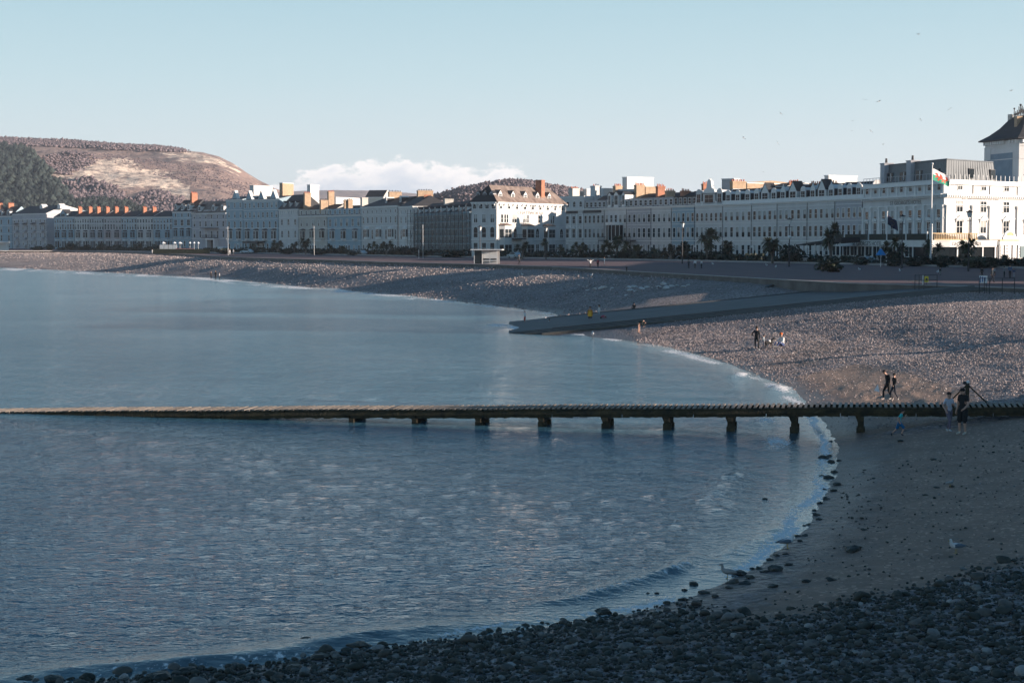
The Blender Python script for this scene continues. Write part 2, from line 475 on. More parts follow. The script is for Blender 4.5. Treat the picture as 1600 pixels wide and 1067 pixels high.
# ------------------------------------------------------------------ the sea
def water_material():
    m = bpy.data.materials.new('sea_water'); m.use_nodes = True; t = m.node_tree
    b = t.nodes['Principled BSDF']; g = N(t, 'ShaderNodeNewGeometry'); pos = g.outputs['Position']
    b.inputs['Base Color'].default_value = (0.02, 0.06, 0.10, 1)
    t.links.new(N(t, 'ShaderNodeAttribute', attribute_name='chop').outputs['Fac'], b.inputs['Roughness'])
    b.inputs['IOR'].default_value = 1.333
    foam = N(t, 'ShaderNodeAttribute', attribute_name='foam').outputs['Fac']
    sd = N(t, 'ShaderNodeAttribute', attribute_name='sd').outputs['Fac']
    def noi(scale, det, st=None):
        src = pos
        if st:
            mp = N(t, 'ShaderNodeMapping'); mp.inputs['Scale'].default_value = st[:3]; mp.inputs['Rotation'].default_value = (0, 0, st[3]); t.links.new(pos, mp.inputs[0]); src = mp.outputs[0]
        v = N(t, 'ShaderNodeTexNoise', ins={'Scale': scale, 'Detail': det, 'Roughness': 0.6}); t.links.new(src, v.inputs['Vector']); return v.outputs[0]
    fard = N(t, 'ShaderNodeMapRange'); t.links.new(N(t, 'ShaderNodeAttribute', attribute_name='chop').outputs['Fac'], fard.inputs[0]); fard.inputs[1].default_value = 0.062; fard.inputs[2].default_value = 0.12
    fd = fard.outputs[0]
    h = Mth(t, 'ADD', Mth(t, 'MULTIPLY', noi(3.6, 3, (0.55, 1.0, 1, 0.2)), 0.50), Mth(t, 'MULTIPLY', noi(1.7, 2, (0.5, 1.0, 1, -0.15)), 0.28))
    h = Mth(t, 'ADD', h, Mth(t, 'MULTIPLY', noi(0.75, 2, (0.45, 1.0, 1, 0.1)), Mth(t, 'ADD', 0.14, Mth(t, 'MULTIPLY', fd, 0.45))))
    h = Mth(t, 'ADD', h, Mth(t, 'MULTIPLY', noi(0.30, 3, (0.6, 1.0, 1, 0.05)), Mth(t, 'MULTIPLY', fd, 1.5)))
    h = Mth(t, 'ADD', h, Mth(t, 'MULTIPLY', noi(8.0, 2, (0.8, 1.0, 1, 0.4)), 0.15))
    patch = N(t, 'ShaderNodeTexNoise', ins={'Scale': 0.05, 'Detail': 3.0}); t.links.new(pos, patch.inputs['Vector'])
    calm = N(t, 'ShaderNodeMapRange'); t.links.new(sd, calm.inputs[0]); calm.inputs[1].default_value = -3.0; calm.inputs[2].default_value = -0.3; calm.inputs[3].default_value = 1.0; calm.inputs[4].default_value = 0.25
    far = N(t, 'ShaderNodeMapRange'); t.links.new(N(t, 'ShaderNodeAttribute', attribute_name='chop').outputs['Fac'], far.inputs[0]); far.inputs[1].default_value = 0.06; far.inputs[2].default_value = 0.15; far.inputs[3].default_value = 0.46; far.inputs[4].default_value = 0.32
    bp = N(t, 'ShaderNodeBump', ins={'Distance': 0.42}); t.links.new(Mth(t, 'MULTIPLY', Mth(t, 'MULTIPLY', calm.outputs[0], far.outputs[0]), Mth(t, 'ADD', 0.45, Mth(t, 'MULTIPLY', patch.outputs[0], 1.1))), bp.inputs['Strength']); t.links.new(h, bp.inputs['Height']); t.links.new(bp.outputs[0], b.inputs['Normal'])
    fn = noi(7.0, 12, (1.0, 0.6, 1, 0.5))
    fm = N(t, 'ShaderNodeMapRange', interpolation_type='SMOOTHSTEP'); t.links.new(Mth(t, 'ADD', foam, Mth(t, 'MULTIPLY', Mth(t, 'SUBTRACT', fn, 0.5), 3.2)), fm.inputs[0])
    fm.inputs[1].default_value = 0.55; fm.inputs[2].default_value = 0.95
    ff = Mth(t, 'MULTIPLY', fm.outputs[0], Mth(t, 'MULTIPLY', foam, 3.0, clamp=True))
    fo = N(t, 'ShaderNodeBsdfDiffuse', ins={'Color': (0.80, 0.80, 0.80, 1)})
    # shallow water shows the bed a little
    shal = N(t, 'ShaderNodeMapRange'); t.links.new(sd, shal.inputs[0]); shal.inputs[1].default_value = -5.0; shal.inputs[2].default_value = 0.0
    t.links.new(Mix(t, shal.outputs[0], (0.050, 0.135, 0.190), (0.080, 0.115, 0.130)), b.inputs['Base Color'])
    mx = N(t, 'ShaderNodeMixShader'); t.links.new(ff, mx.inputs[0]); t.links.new(b.outputs[0], mx.inputs[1]); t.links.new(fo.outputs[0], mx.inputs[2])
    t.links.new(mx.outputs[0], t.nodes['Material Output'].inputs[0])
    return m
M_water = water_material()
A2 = np.radians(np.concatenate([np.linspace(-75, -20, 30)[:-1], np.linspace(-20, 20, 560), np.linspace(20, 60, 20)[1:]]))
R2 = np.concatenate([np.linspace(6, 24, 10)[:-1], radii(24, 700, 1.55), np.linspace(760, 4000, 14)])
x, y, f = polar(A2, R2)
s = sdist(x, y)
keep = s < 6
r = np.hypot(x, y)
dr = np.maximum(1.55*r*r/(FPX*CAMZ), 0.05); da = r*R(40/560)
z = np.zeros_like(x)
wr = np.random.default_rng(3)
for i in range(76):
    lam = 0.34*(1.036**i)*wr.uniform(0.9, 1.1)          # 0.3 m .. 4 m
    th = wr.normal(-1.75, 0.85)                           # towards the beach
    k = 2*math.pi/lam
    slope = 0.014 if lam < 0.9 else (0.0055 if lam < 1.8 else 0.0035)
    att = np.clip((lam/np.maximum(dr*abs(math.sin(th))+da*abs(math.cos(th))*1.0, 1e-3)-2.2)/3.0, 0, 1)
    ph = k*(x*math.cos(th)+y*math.sin(th))+wr.uniform(0, 6.28)+1.6*np.sin(x*0.11+i)+1.3*np.cos(y*0.09+i*2)
    z += att*slope/k*(np.sin(ph)+0.25*np.sin(2*ph+0.6))
gust = 0.65+0.8*fbm(x/26+3, y/40, 3)
z *= gust*np.clip(-s/5.0+0.18, 0.12, 1.0)
# swell lines that break along the beach
foam = np.zeros_like(x)
def breaker(off, amp, width, seg, fo):
    """ridge that follows the shoreline at distance off, seg = (px,py,radius m) spots where it shows"""
    global z, foam
    for (qx, qy, rad) in seg:
        c0 = W(qx, qy, 0.0)
        m = np.exp(-(((x-c0.x)**2+(y-c0.y)**2)/rad**2))
        off_ = -float(sdist(np.array([c0.x]), np.array([c0.y]))[0])
        wob = (vnoise(x/3.1+qx, y/3.1)-0.5)*0.8+(vnoise(x/0.8, y/0.8+qx)-0.5)*0.18
        d = (-s+wob-off_)/width
        prof = np.exp(-d*d*1.4)
        z += amp*m*prof*(0.75+0.5*vnoise(x*1.7, y*1.7))
        foam = np.maximum(foam, fo*m*np.exp(-((-s+wob-off_+0.25*width)/(width*0.7))**2)*1.15)
breaker(0, 0.13, 0.40, [(1055,888,2.2), (965,925,2.0)], 0.5)
breaker(0, 0.07, 0.5, [(1160,862,2.0), (1215,830,1.8)], 0.42)
breaker(0, 0.13, 0.7, [(1148,745,3.0), (1120,780,2.5)], 0.35)
breaker(0, 0.12, 0.9, [(1150,586,2.2), (1218,608,3.0)], 1.0)
breaker(0, 0.06, 0.8, [(1205,690,2.8), (1190,657,1.6)], 0.72)
breaker(0, 0.2, 2.2, [(800,514,3.2), (775,510,3.0), (905,524,2.5)], 1.15)
breaker(0, 0.2, 4.0, [(535,452,7), (600,463,7), (280,434,9), (90,424,9), (425,449,5)], 0.9)
breaker(0, 0.06, 0.5, [(1060,548,9), (1000,540,8)], 0.25)
breaker(0, 0.10, 0.7, [(560,1000,3.0), (250,1040,3.0)], 0.12)
foam = np.maximum(foam, 0.98*np.exp(-((s+0.30+0.25*dr+0.5*(vnoise(x/2.1, y/2.1)-0.5))/np.maximum(0.34, dr*0.8))**2)*np.clip(vnoise(x/2.6+5, y/2.6)*2.2-0.35, 0, 1)*np.clip((r-26)/12, 0.2, 1))
kf = keep[f].any(axis=1)
fw = f[kf]
used = np.unique(fw); remap = np.full(len(x), -1); remap[used] = np.arange(len(used))
me = np_mesh('sea', np.stack([x, y, z], -1)[used], remap[fw], M_water, True, attrs={'foam': foam[used], 'sd': s[used], 'chop': (0.06+0.09*np.clip((r-50)/200, 0, 1))[used]})
tag(put('sea', me), kind='structure')
# ------------------------------------------------------------------ building materials
M_white = pmat('white_render', (0.58, 0.585, 0.58), 0.75, 0.13, 0.45, 0.15, 3, obj_var=0.07, stretch=(1, 1, 0.3))
M_offw = pmat('cream_render', (0.50, 0.48, 0.44), 0.75, 0.12, 0.35, 0.15, 3)
M_pink = pmat('pale_pink_render', (0.46, 0.41, 0.42), 0.75, 0.12, 0.35, 0.15, 3)
M_blue = pmat('pale_blue_render', (0.30, 0.42, 0.49), 0.75, 0.12, 0.35, 0.15, 3)
M_lav = pmat('pale_grey_render', (0.42, 0.43, 0.46), 0.75, 0.12, 0.35, 0.15, 3)
M_grey = pmat('dark_grey_stone_wall', (0.21, 0.24, 0.25), 0.8, 0.2, 0.5, 0.2, 3)
M_trim = pmat('white_trim', (0.72, 0.73, 0.72), 0.6, 0.06, 1.0)
M_slate = pmat('blue_slate', (0.026, 0.028, 0.034), 0.75, 0.35, 0.9, 0.35, 5, stretch=(1, 1, 3.5))
M_slate_r = pmat('weathered_slate', (0.20, 0.145, 0.125), 0.8, 0.5, 0.55, 0.3, 5, col2=(0.30, 0.235, 0.20))
M_brick = pmat('orange_brick', (0.38, 0.165, 0.10), 0.85, 0.3, 1.2, 0.3, 8)
M_buff = pmat('buff_brick', (0.42, 0.30, 0.20), 0.85, 0.25, 1.2, 0.3, 8)
M_pot = pmat('terracotta', (0.50, 0.15, 0.08), 0.8, 0.2, 2)
M_dark = pmat('dark_paint', (0.035, 0.035, 0.04), 0.6)
M_lead = pmat('lead_flashing', (0.14, 0.15, 0.165), 0.55, 0.2, 1)
M_zincd = pmat('seamed_zinc', (0.115, 0.135, 0.15), 0.5, 0.12, 0.6, metal=0.0)
M_gold = pmat('stone_balustrade', (0.60, 0.44, 0.25), 0.8, 0.25, 2)
M_curt = pmat('window_curtain', (0.42, 0.42, 0.40), 0.9, 0.2, 1.0)
M_door = pmat('painted_door', (0.05, 0.07, 0.09), 0.5)
M_glass = bpy.data.materials.new('window_glass'); M_glass.use_nodes = True
def _glass():
    t = M_glass.node_tree; b = t.nodes['Principled BSDF']
    oi = N(t, 'ShaderNodeObjectInfo')
    c = Ramp(t, oi.outputs['Random'], [(0.0, (0.008, 0.012, 0.016)), (0.6, (0.02, 0.028, 0.034)), (1.0, (0.06, 0.07, 0.075))])
    t.links.new(c, b.inputs['Base Color']); b.inputs['Roughness'].default_value = 0.12; b.inputs['Specular IOR Level'].default_value = 0.12
    g = N(t, 'ShaderNodeNewGeometry')
    n = N(t, 'ShaderNodeTexNoise', ins={'Scale': 0.8, 'Detail': 2.0}); t.links.new(g.outputs['Position'], n.inputs['Vector'])
    bp = N(t, 'ShaderNodeBump', ins={'Strength': 0.25, 'Distance': 0.05}); t.links.new(n.outputs[0], bp.inputs['Height']); t.links.new(bp.outputs[0], b.inputs['Normal'])
_glass()

class Fr:
    """frame of one facade inside its building: u to the right, v inwards (minus = proud), z up"""
    def __init__(s, root, A, B, origin):
        s.root = root
        d = Vector((B.x-A.x, B.y-A.y)); s.L = d.length
        rz = root.rotation_euler.z
        loc = Vector((A.x-origin.x, A.y-origin.y))
        c, q = math.cos(-rz), math.sin(-rz)
        s.o = Vector((loc.x*c-loc.y*q, loc.x*q+loc.y*c)); s.a = math.atan2(d.y, d.x)-rz
    def loc(s, u, v, z):
        c, q = math.cos(s.a), math.sin(s.a)
        return (s.o.x+u*c-v*q, s.o.y+u*q+v*c, z)
    def put(s, name, me, u, v=0.0, z=0.0, parent=None):
        return put(name, me, parent or s.root, s.loc(u, v, z), (0, 0, s.a))

_wc = {}
def window_mesh(w, h, style='sash', trim=None, split=False):
    """surround, sill and sash bars round dark glass; origin bottom centre on the wall face"""
    trim = trim or M_trim
    key = (round(w, 2), round(h, 2), style, trim.name, split)
    if key in _wc: return _wc[key]
    m = MB(); g = MB() if split else m; gi = 0 if split else 1
    t = 0.13; hw = w/2
    arch = style.startswith('arch')
    hr = h-hw if arch else h
    m.box(-hw-t, -hw, -0.10, 0.02, 0, hr, 0); m.box(hw, hw+t, -0.10, 0.02, 0, hr, 0)
    m.box(-hw-t-0.05, hw+t+0.05, -0.18, 0.02, -0.16, -0.003, 0)
    g.box(-hw+0.003, hw-0.003, -0.03, 0.02, 0, hr, gi)
    if arch:
        n = 7; pts = [(hw*math.cos(math.pi*i/n), hr+hw*math.sin(math.pi*i/n)) for i in range(n+1)]
        g.prism(pts[::-1], -0.03, 0.02, gi)
        for i in range(n):
            a, b = math.pi*i/n, math.pi*(i+1)/n
            r1 = hw+t
            m.prism([(hw*math.cos(a), hr+hw*math.sin(a)), (r1*math.cos(a), hr+r1*math.sin(a)), (r1*math.cos(b), hr+r1*math.sin(b)), (hw*math.cos(b), hr+hw*math.sin(b))][::-1], -0.10, 0.02, 0)
    else:
        m.box(-hw-t, hw+t, -0.10, 0.02, h+0.003, h+t, 0)
    m.box(-hw, hw, -0.06, -0.035, hr*0.5-0.035, hr*0.5+0.035, 0)
    if 'pair' in style or w > 1.3: m.box(-0.05, 0.05, -0.07, -0.032, 0, hr, 0)
    if 'cur' in style: m.box(-hw+0.05, hw-0.05, -0.034, -0.031, hr*0.55, hr*0.97, 2)
    if 'ped' in style:
        m.prism([(-hw-0.4, h+0.35), (hw+0.4, h+0.35), (0, h+0.35+hw*0.75)], -0.35, 0.02, 0)
        m.box(-hw-0.45, hw+0.45, -0.4, 0.02, h+0.22, h+0.347, 0)
        m.box(-hw-0.30, -hw-0.16, -0.25, 0.02, h-0.3, h+0.217, 0); m.box(hw+0.16, hw+0.30, -0.25, 0.02, h-0.3, h+0.217, 0)
    if 'seg' in style:
        n = 6; R0 = hw+0.4
        m.prism([(-R0, h+0.35), (R0, h+0.35)]+[(R0*math.cos(math.pi*i/n), h+0.35+0.55*R0*math.sin(math.pi*i/n)) for i in range(1, n)], -0.35, 0.02, 0)
        m.box(-hw-0.45, hw+0.45, -0.4, 0.02, h+0.22, h+0.347, 0)
    me = m.mesh('window', [trim, M_glass, M_curt])
    ge = g.mesh('pane', [M_glass]) if split else None
    _wc[key] = (me, ge)
    return _wc[key]

def windows(fr, z, w, h, n, style='sash', u0=0.0, u1=None, trim=None, split=False, us=None, skip=()):
    u1 = fr.L if u1 is None else u1
    us = us or [u0+(i+0.5)*(u1-u0)/n for i in range(n)]
    for i, u in enumerate(us):
        if i in skip: continue
        st = style+('cur' if random.random() < 0.4 and 'arch' not in style else '')
        if style == 'altped': st = 'ped' if i % 2 == 0 else 'seg'
        me, ge = window_mesh(w, h, st, trim, split)
        o = fr.put('window', me, u, 0, z)
        if ge: put('pane', ge, o)

def band(fr, zs, mat, u0=0.0, u1=None, name='cornice'):
    """horizontal mouldings of one facade: zs = [(z0,z1,proud)]"""
    u1 = fr.L if u1 is None else u1
    m = MB()
    for z0, z1, p in zs: m.box(u0, u1, -p, 0.02, z0, z1)
    return fr.put(name, m.mesh(name, mat), 0)

def brackets(fr, z, n, mat, s=0.16, h=0.32, p=0.38, u0=0.0, u1=None):
    u1 = fr.L if u1 is None else u1
    m = MB()
    for i in range(n):
        u = u0+(i+0.5)*(u1-u0)/n; m.box(u-s/2, u+s/2, -p, 0.015, z-h, z)
    o = fr.put('brackets', m.mesh('brackets', mat), 0); o['kind'] = 'stuff'; return o

def bay(fr, u, z0, z1, w, proj=0.9, mat=None, roofm=None, floors=None):
    mat = mat or M_trim; m = MB(); hw = w/2; c = 0.45*proj+0.25
    foot = [(-hw, 0.02), (-hw, -0.001), (-hw+c, -proj), (hw-c, -proj), (hw, -0.001), (hw, 0.02)]
    m.prism(foot, z0, z1, 0, 'z')
    r = [(-hw-0.12, 0.015), (-hw-0.12, -0.05), (-hw+c-0.08, -proj-0.13), (hw-c+0.08, -proj-0.13), (hw+0.12, -0.05), (hw+0.12, 0.015)]
    m.prism(r, z1+0.003, z1+0.16, 1, 'z')
    vs = [(a, b, z1+0.163) for a, b in r]+[(a*0.55, 0.012 if b > -0.1 else b*0.35, z1+0.65) for a, b in r]
    m.add(vs, [[i, i+6, (i+1) % 6+6, (i+1) % 6] for i in range(6)]+[list(range(11, 5, -1))], 1)
    for (g0, g1) in floors or [(z0+0.8, z1-0.35)]:
        a = hw-c-0.12
        for s0, s1 in ((-a, -0.08), (0.08, a)) if w > 2.4 else ((-a, a),):
            m.box(s0, s1, -proj-0.02, -proj+0.02, g0, g1, 2)
            m.box(s0, s1, -proj-0.035, -proj-0.022, (g0+g1)/2-0.03, (g0+g1)/2+0.03, 0)
        for sg in (-1, 1):
            p0 = Vector((sg*hw, 0)); p1 = Vector((sg*(hw-c), -proj)); d = p1-p0; nn = Vector((-d.y, d.x)).normalized()*(0.02 if sg < 0 else -0.02)
            if (nn.x*sg) < 0: nn = -nn
            q0 = p0+d*0.22+nn; q1 = p0+d*0.82+nn
            m.add([(*q0, g0), (*q1, g0), (*q1, g1), (*q0, g1)], [(0, 1, 2, 3)], 2)
    return fr.put('bay_window', m.mesh('bay_window', [mat, roofm or M_lead, M_glass]), u)

def dormer(fr, u, z, w, h, style='gable', v=0.35, back=2.6, mat=None, roofm=None):
    mat = mat or M_trim; m = MB(); hw = w/2
    if style in ('gable', 'flat', 'point'):
        rise = {'gable': w*0.45, 'flat': 0.12, 'point': w*0.75}[style]
        m.box(-hw, hw, 0, back, 0, h, 0)
        if style == 'flat': m.box(-hw-0.1, hw+0.1, -0.1, back, h+0.003, h+0.14, 1)
        else:
            m.prism([(-hw, h+0.002), (hw, h+0.002), (0, h+rise)], 0.0, back, 0)
            e = 0.14
            for sg in (-1, 1):
                a = (sg*(hw+e), h-e*0.9); b = (0, h+rise+0.03); t = 0.09
                pl = [a, b, (b[0], b[1]+t), (a[0], a[1]+t)]
                m.prism(pl if sg < 0 else pl[::-1], -0.12, back, 1)
    else:
        n = 8; ogee = style == 'ogee'
        pr = []
        for i in range(n+1):
            a = math.pi*i/n; r = 1.0
            yy = math.sin(a)*hw*(1.0 if not ogee else 0.95)
            if ogee: yy += 0.5*hw*math.exp(-(math.cos(a)/0.25)**2)
            pr.append((math.cos(a)*hw, h+yy))
        m.box(-hw, hw, 0, 0.22, 0, h, 0); m.prism(pr, 0.0, 0.22, 0)
        m.box(-hw*0.85, hw*0.85, 0.222, back, 0, h, 1)
        m.prism([(a*0.85, h+0.002+(b-h)*0.7) for a, b in pr], 0.222, back, 0)
        if ogee: m.ball((0, 0.11, h+hw*1.55), 0.14, 6, 4, 0)
    ww = w*0.30 if w < 1.6 else w*0.34
    gh = h*0.72
    m.box(-ww, ww, -0.035, 0.01, h*0.18, h*0.18+gh, 2)
    m.box(-0.03, 0.03, -0.055, -0.037, h*0.18, h*0.18+gh, 0)
    m.box(-ww, ww, -0.055, -0.037, h*0.54-0.03, h*0.54+0.03, 0)
    return fr.put('dormer', m.mesh('dormer', [mat, roofm or M_slate, M_glass]), u, v, z)

def chimney_at(root, px, D, ytop, ybot, wx=0.9, wy=2.2, mat=None, pots=4, potm=None):
    """stack whose middle stands at picture column px at depth D, with its pots"""
    P = WD(px, ybot, D); z0 = P.z-PROM-1.5; z1 = ZP(ytop, D)-PROM
    mat = mat or M_buff; hp = 0.55
    if pots: z1 -= hp
    rz = root.rotation_euler.z; d = Vector((P.x-root.location.x, P.y-root.location.y)); c, q = math.cos(-rz), math.sin(-rz)
    lx, ly = d.x*c-d.y*q, d.x*q+d.y*c
    m = MB(); m.box(-wx/2, wx/2, -wy/2, wy/2, z0, z1-0.35, 0); m.box(-wx/2-0.1, wx/2+0.1, -wy/2-0.1, wy/2+0.1, z1-0.347, z1-0.15, 0); m.box(-wx/2-0.03, wx/2+0.03, -wy/2-0.03, wy/2+0.03, z1-0.147, z1, 0)
    o = m.obj('chimney', [mat], root, (lx, ly, 0))
    if pots:
        p = MB(); p.tube((0, 0, 0), (0, 0, hp), 0.16, 0.12, 7); p.tube((0, 0, hp*0.8), (0, 0, hp*0.92), 0.16, 0.16, 7)
        pm = p.mesh('chimney_pot', [potm or M_pot])
        for i in range(pots):
            put('chimney_pot', pm, o, (random.uniform(-.08, .08), -wy/2+(i+0.5)*wy/pots, z1+0.002), (0, 0, 0), (1, 1, random.uniform(0.75, 1.15)))
    return o

def roof_mesh(L, dep, z0, z1, kind, over=0.3, inl=0.0, inr=0.0, ymid=None, mat=None, endm=None):
    m = MB(); a, b, c, d = -over*(inl > 0), L+over*(inr > 0), -over, dep+over
    ym = dep/2 if ymid is None else ymid
    if kind == 'ridge':
        vs = [(a, c, z0), (b, c, z0), (b, d, z0), (a, d, z0), (inl, ym, z1), (L-inr, ym, z1)]
        m.add(vs, [(0, 1, 5, 4), (2, 3, 4, 5), (0, 3, 2, 1)], 0)
        m.add([vs[1], vs[2], vs[5]], [(0, 1, 2)], 0 if inr > 0 else 1)
        m.add([vs[3], vs[0], vs[4]], [(0, 1, 2)], 0 if inl > 0 else 1)
    elif kind == 'mansard':
        s = ym
        vs = [(a, c, z0), (b, c, z0), (b, d, z0), (a, d, z0), (inl, s, z1), (L-inr, s, z1), (L-inr, dep-s, z1), (inl, dep-s, z1)]
        m.add(vs, [(0, 1, 5, 4), (2, 3, 7, 6), (4, 5, 6, 7), (0, 3, 2, 1)], 0)
        m.add(vs, [(1, 2, 6, 5)], 0 if inr > 0 else 1); m.add(vs, [(3, 0, 4, 7)], 0 if inl > 0 else 1)
    return m.mesh('roof', [mat or M_slate, endm or M_white])

def building(name, label, pl, Dl, pr, Dr, eave, ridge=None, mat=None, depth=11, floors=(), roof='ridge', inl=0, inr=0, ymid=None,
             group=None, bands=(), roofm=None, parapet=None, trim=None, endm=None, cat='house', split=False, over=0.3):
    """floors = (y centre px, height px, count, width m, style)"""
    A = WD(pl, 376, Dl); Bq = WD(pr, 376, Dr); mat = mat or M_white
    ang = math.atan2(Bq.y-A.y, Bq.x-A.x); Dm = (A.y+Bq.y)/2
    H = lambda py: ZP(py, Dm)-PROM
    root = empty(name, (A.x, A.y, PROM), ang, label, cat, group)
    fr = Fr(root, A, Bq, A); fr.H = H; fr.Dm = Dm
    L = fr.L; ze = H(eave); fr.ze = ze
    m = MB(); m.box(0.004, L-0.004, 0, depth, -0.3, ze); m.obj('wall', [mat], root)
    if ridge is not None:
        put('roof', roof_mesh(L, depth, ze+0.02, H(ridge), roof, over, inl, inr, ymid, roofm, endm or mat), root)
    elif parapet:
        m = MB(); m.box(0, L, -0.12, 0.25, ze+0.003, ze+parapet); m.obj('parapet', [trim or M_trim], root)
    z = [(ze-0.28, ze, 0.38), (ze-0.55, ze-0.283, 0.16)]
    for b in bands: z.append((H(b)-0.11, H(b)+0.11, 0.16))
    band(fr, z, trim or M_trim)
    m = MB(); m.box(-0.0, L, -0.06, 0.0, -0.3, 0.55); m.obj('plinth', [mat], root)
    for fl in floors:
        yc, hp, n, w = fl[:4]; st = fl[4] if len(fl) > 4 else 'sash'
        h = H(yc-hp/2)-H(yc+hp/2)
        windows(fr, H(yc)-h/2, w, h, n, st, trim=trim, split=split)
    if L > 6:
        me, _ = window_mesh(1.0, 2.3, 'sash', trim)
    # front door with step
    d = MB(); d.box(-0.5, 0.5, -0.05, 0.02, 0.2, 2.5, 0); d.box(-0.7, -0.503, -0.12, 0.02, 0, 2.6, 1); d.box(0.503, 0.7, -0.12, 0.02, 0, 2.6, 1); d.box(-0.7, 0.7, -0.12, 0.02, 2.603, 3.0, 1); d.box(-0.8, 0.8, -1.0, 0.02, -0.3, 0.19, 1)
    fr.put('door', d.mesh('door', [M_door, trim or M_trim]), L*0.5 if (floors and floors[-1][2] % 2 == 0) else L*0.5+L/(2*max(1, floors[-1][2] if floors else 1)))
    dp = MB(); dp.tube((0, -0.12, 0), (0, -0.12, ze-0.5), 0.06, n=6)
    fr.put('drainpipe', dp.mesh('drainpipe', [M_dark]), L-0.2)
    return fr

# ================================================================== the left part of the sea front, from the far end
g_left = 'tall seafront houses at the far end of the bay'
b = building('seaside_hotel', 'pale blue-grey house at the far left edge of the sea front, with three gabled dormers', -48, 885, 20, 862, 338, 323, M_blue, 12,
             [(347, 7, 6, 1.2, 'arch'), (359, 8, 6, 1.3, 'sash'), (372, 8, 6, 1.3), (384, 7, 6, 1.2)], bands=(353, 366, 378), cat='building')
for u in (0.55, 0.72, 0.90): dormer(b, b.L*u, b.ze+0.2, 2.4, 2.4, 'gable', 0.3)
for px, w in ((0, 3.0), (17, 3.4)): chimney_at(b.root, px, 872, 316.5, 326, 1.0, w, M_brick, 5)
b = building('seaside_hotel', 'pale hotel with stacked balconies, long slate roof and white sunlit gable end, far left', 20, 852, 74, 824, 334, 321, M_lav, 27,
             [(345, 5, 8, 1.2), (356, 7, 8, 1.3, 'pair'), (368, 7, 8, 1.3, 'pair'), (380, 7, 8, 1.3, 'pair')], bands=(343, 351, 362.5, 374), ymid=10, endm=M_white, cat='hotel')
for k in range(4):
    u = b.L*(k+0.55)/4
    for yy in (362.5, 374, 386):
        m = MB(); m.box(-1.9, 1.9, -1.5, 0, 0, 0.2, 0); m.box(-1.9, 1.9, -1.5, -1.4, 0.2, 1.1, 1); m.box(-1.9, -1.8, -1.399, 0, 0.2, 1.1, 1); m.box(1.8, 1.9, -1.399, 0, 0.2, 1.1, 1)
        b.put('balcony', m.mesh('balcony', [M_lav, M_lav]), u, 0, b.H(yy))
    m = MB(); m.add([(-2.1, 0, 0.9), (2.1, 0, 0.9), (2.1, -1.8, 0), (-2.1, -1.8, 0), (-2.1, 0, 0.75), (2.1, 0, 0.75)], [(0, 3, 2, 1), (4, 5, 2, 3), (0, 4, 3), (1, 2, 5), (0, 1, 5, 4)], 0)
    b.put('balcony_canopy', m.mesh('balcony_canopy', [M_slate]), u, 0, b.H(351))
for px in (48, 74):
    m = MB(); m.box(-1.6, 1.6, 0, 3, 0, 1.4, 0); m.prism([(-1.9, 1.4), (1.9, 1.4), (0, 2.6)], -0.1, 3, 0)
    b.put('dormer', m.mesh('dormer', [M_trim]), b.L*(px-20)/52.0, 6.0, b.ze+2.4)
edges = [85, 117, 140, 163, 190, 214, 240, 270]
Ds = [812, 801, 793, 786, 778, 770, 762, 752]
mats = [M_blue, M_white, M_lav, M_pink, M_blue, M_white, M_blue]
lbl = ['blue terraced house with a small pediment, leftmost of the long terrace below the wooded hill',
       'white terraced house second from the left end of the long terrace below the hill',
       'grey terraced house third from the left end of the long terrace below the hill',
       'pinkish terraced house in the middle of the long terrace below the hill',
       'blue terraced house just right of the pinkish one in the long terrace below the hill',
       'white terraced house second from the right end of the long terrace below the hill',
       'pale blue terraced house beside the cafe canopy, right end of the long terrace']
for i in range(7):
    n = 3 if i else 4
    b = building('terraced_house', lbl[i], edges[i], Ds[i], edges[i+1], Ds[i+1], 339.0, 329.5, mats[i], 11 if i else 44,
                 [(345.5, 5, n*2, 1.0), (354.5, 8, n*2, 1.05), (381, 9, n*2, 1.0)], bands=(350, 374), ymid=5.5, group='terraced houses below the wooded hill')
    for k in range(2 if i else 3):
        bay(b, b.L*(k+0.5)/(2 if i else 3), b.H(374), b.H(362), 3.4, 1.0, mats[i], M_slate)
        bay(b, b.L*(k+0.5)/(2 if i else 3), 0, b.H(376), 3.2, 1.0, mats[i], M_trim)
    if i == 0: dormer(b, b.L*0.45, b.ze+0.02, 4.6, 1.6, 'gable', -0.1, 4, M_blue)
for px, D in ((125, 803), (141, 798), (154, 794), (168, 790), (182, 786), (197, 782), (226, 773), (241, 769)):
    chimney_at(b.root if px > 230 else [o for o in COL.objects if o.get('label') == lbl[min(6, max(0, [i for i in range(7) if edges[i] <= px < edges[i+1]][0]))]][0], px, D, 322.5, 331, 1.0, 2.0, M_brick, 4)
b = building('corner_hotel', 'blue corner hotel with tall orange chimney at the right end of the long terrace', 270, 750, 300, 741, 331, 312, M_blue, 12,
             [(336.5, 5, 3, 1.0), (348, 9, 3, 1.9, 'pair'), (381, 9, 4, 1.1)], bands=(341, 356, 372.5), inr=0.5, cat='hotel', ymid=7)
for k in range(3): dormer(b, b.L*(k+0.5)/3-0.4, b.ze+0.6, 1.6, 2.6, 'gable', 0.4, 3)
for k in range(3): bay(b, b.L*(k+0.5)/3, b.H(372), b.H(358.5), 2.6, 0.9, M_blue, M_slate)
chimney_at(b.root, 303, 748, 300, 312, 1.2, 3.4, M_brick, 6)
b = building('corner_hotel', 'pale hotel with scaffold boards along its eaves, left of the tall gabled hotel', 300, 741, 354, 722, 333, 314, M_lav, 12,
             [(339, 5, 6, 1.0), (350, 8, 6, 1.2, 'sash'), (366, 10, 6, 1.3, 'sash')], bands=(344, 357, 373), inl=2, inr=4, cat='hotel', roofm=M_slate_r, ymid=5)
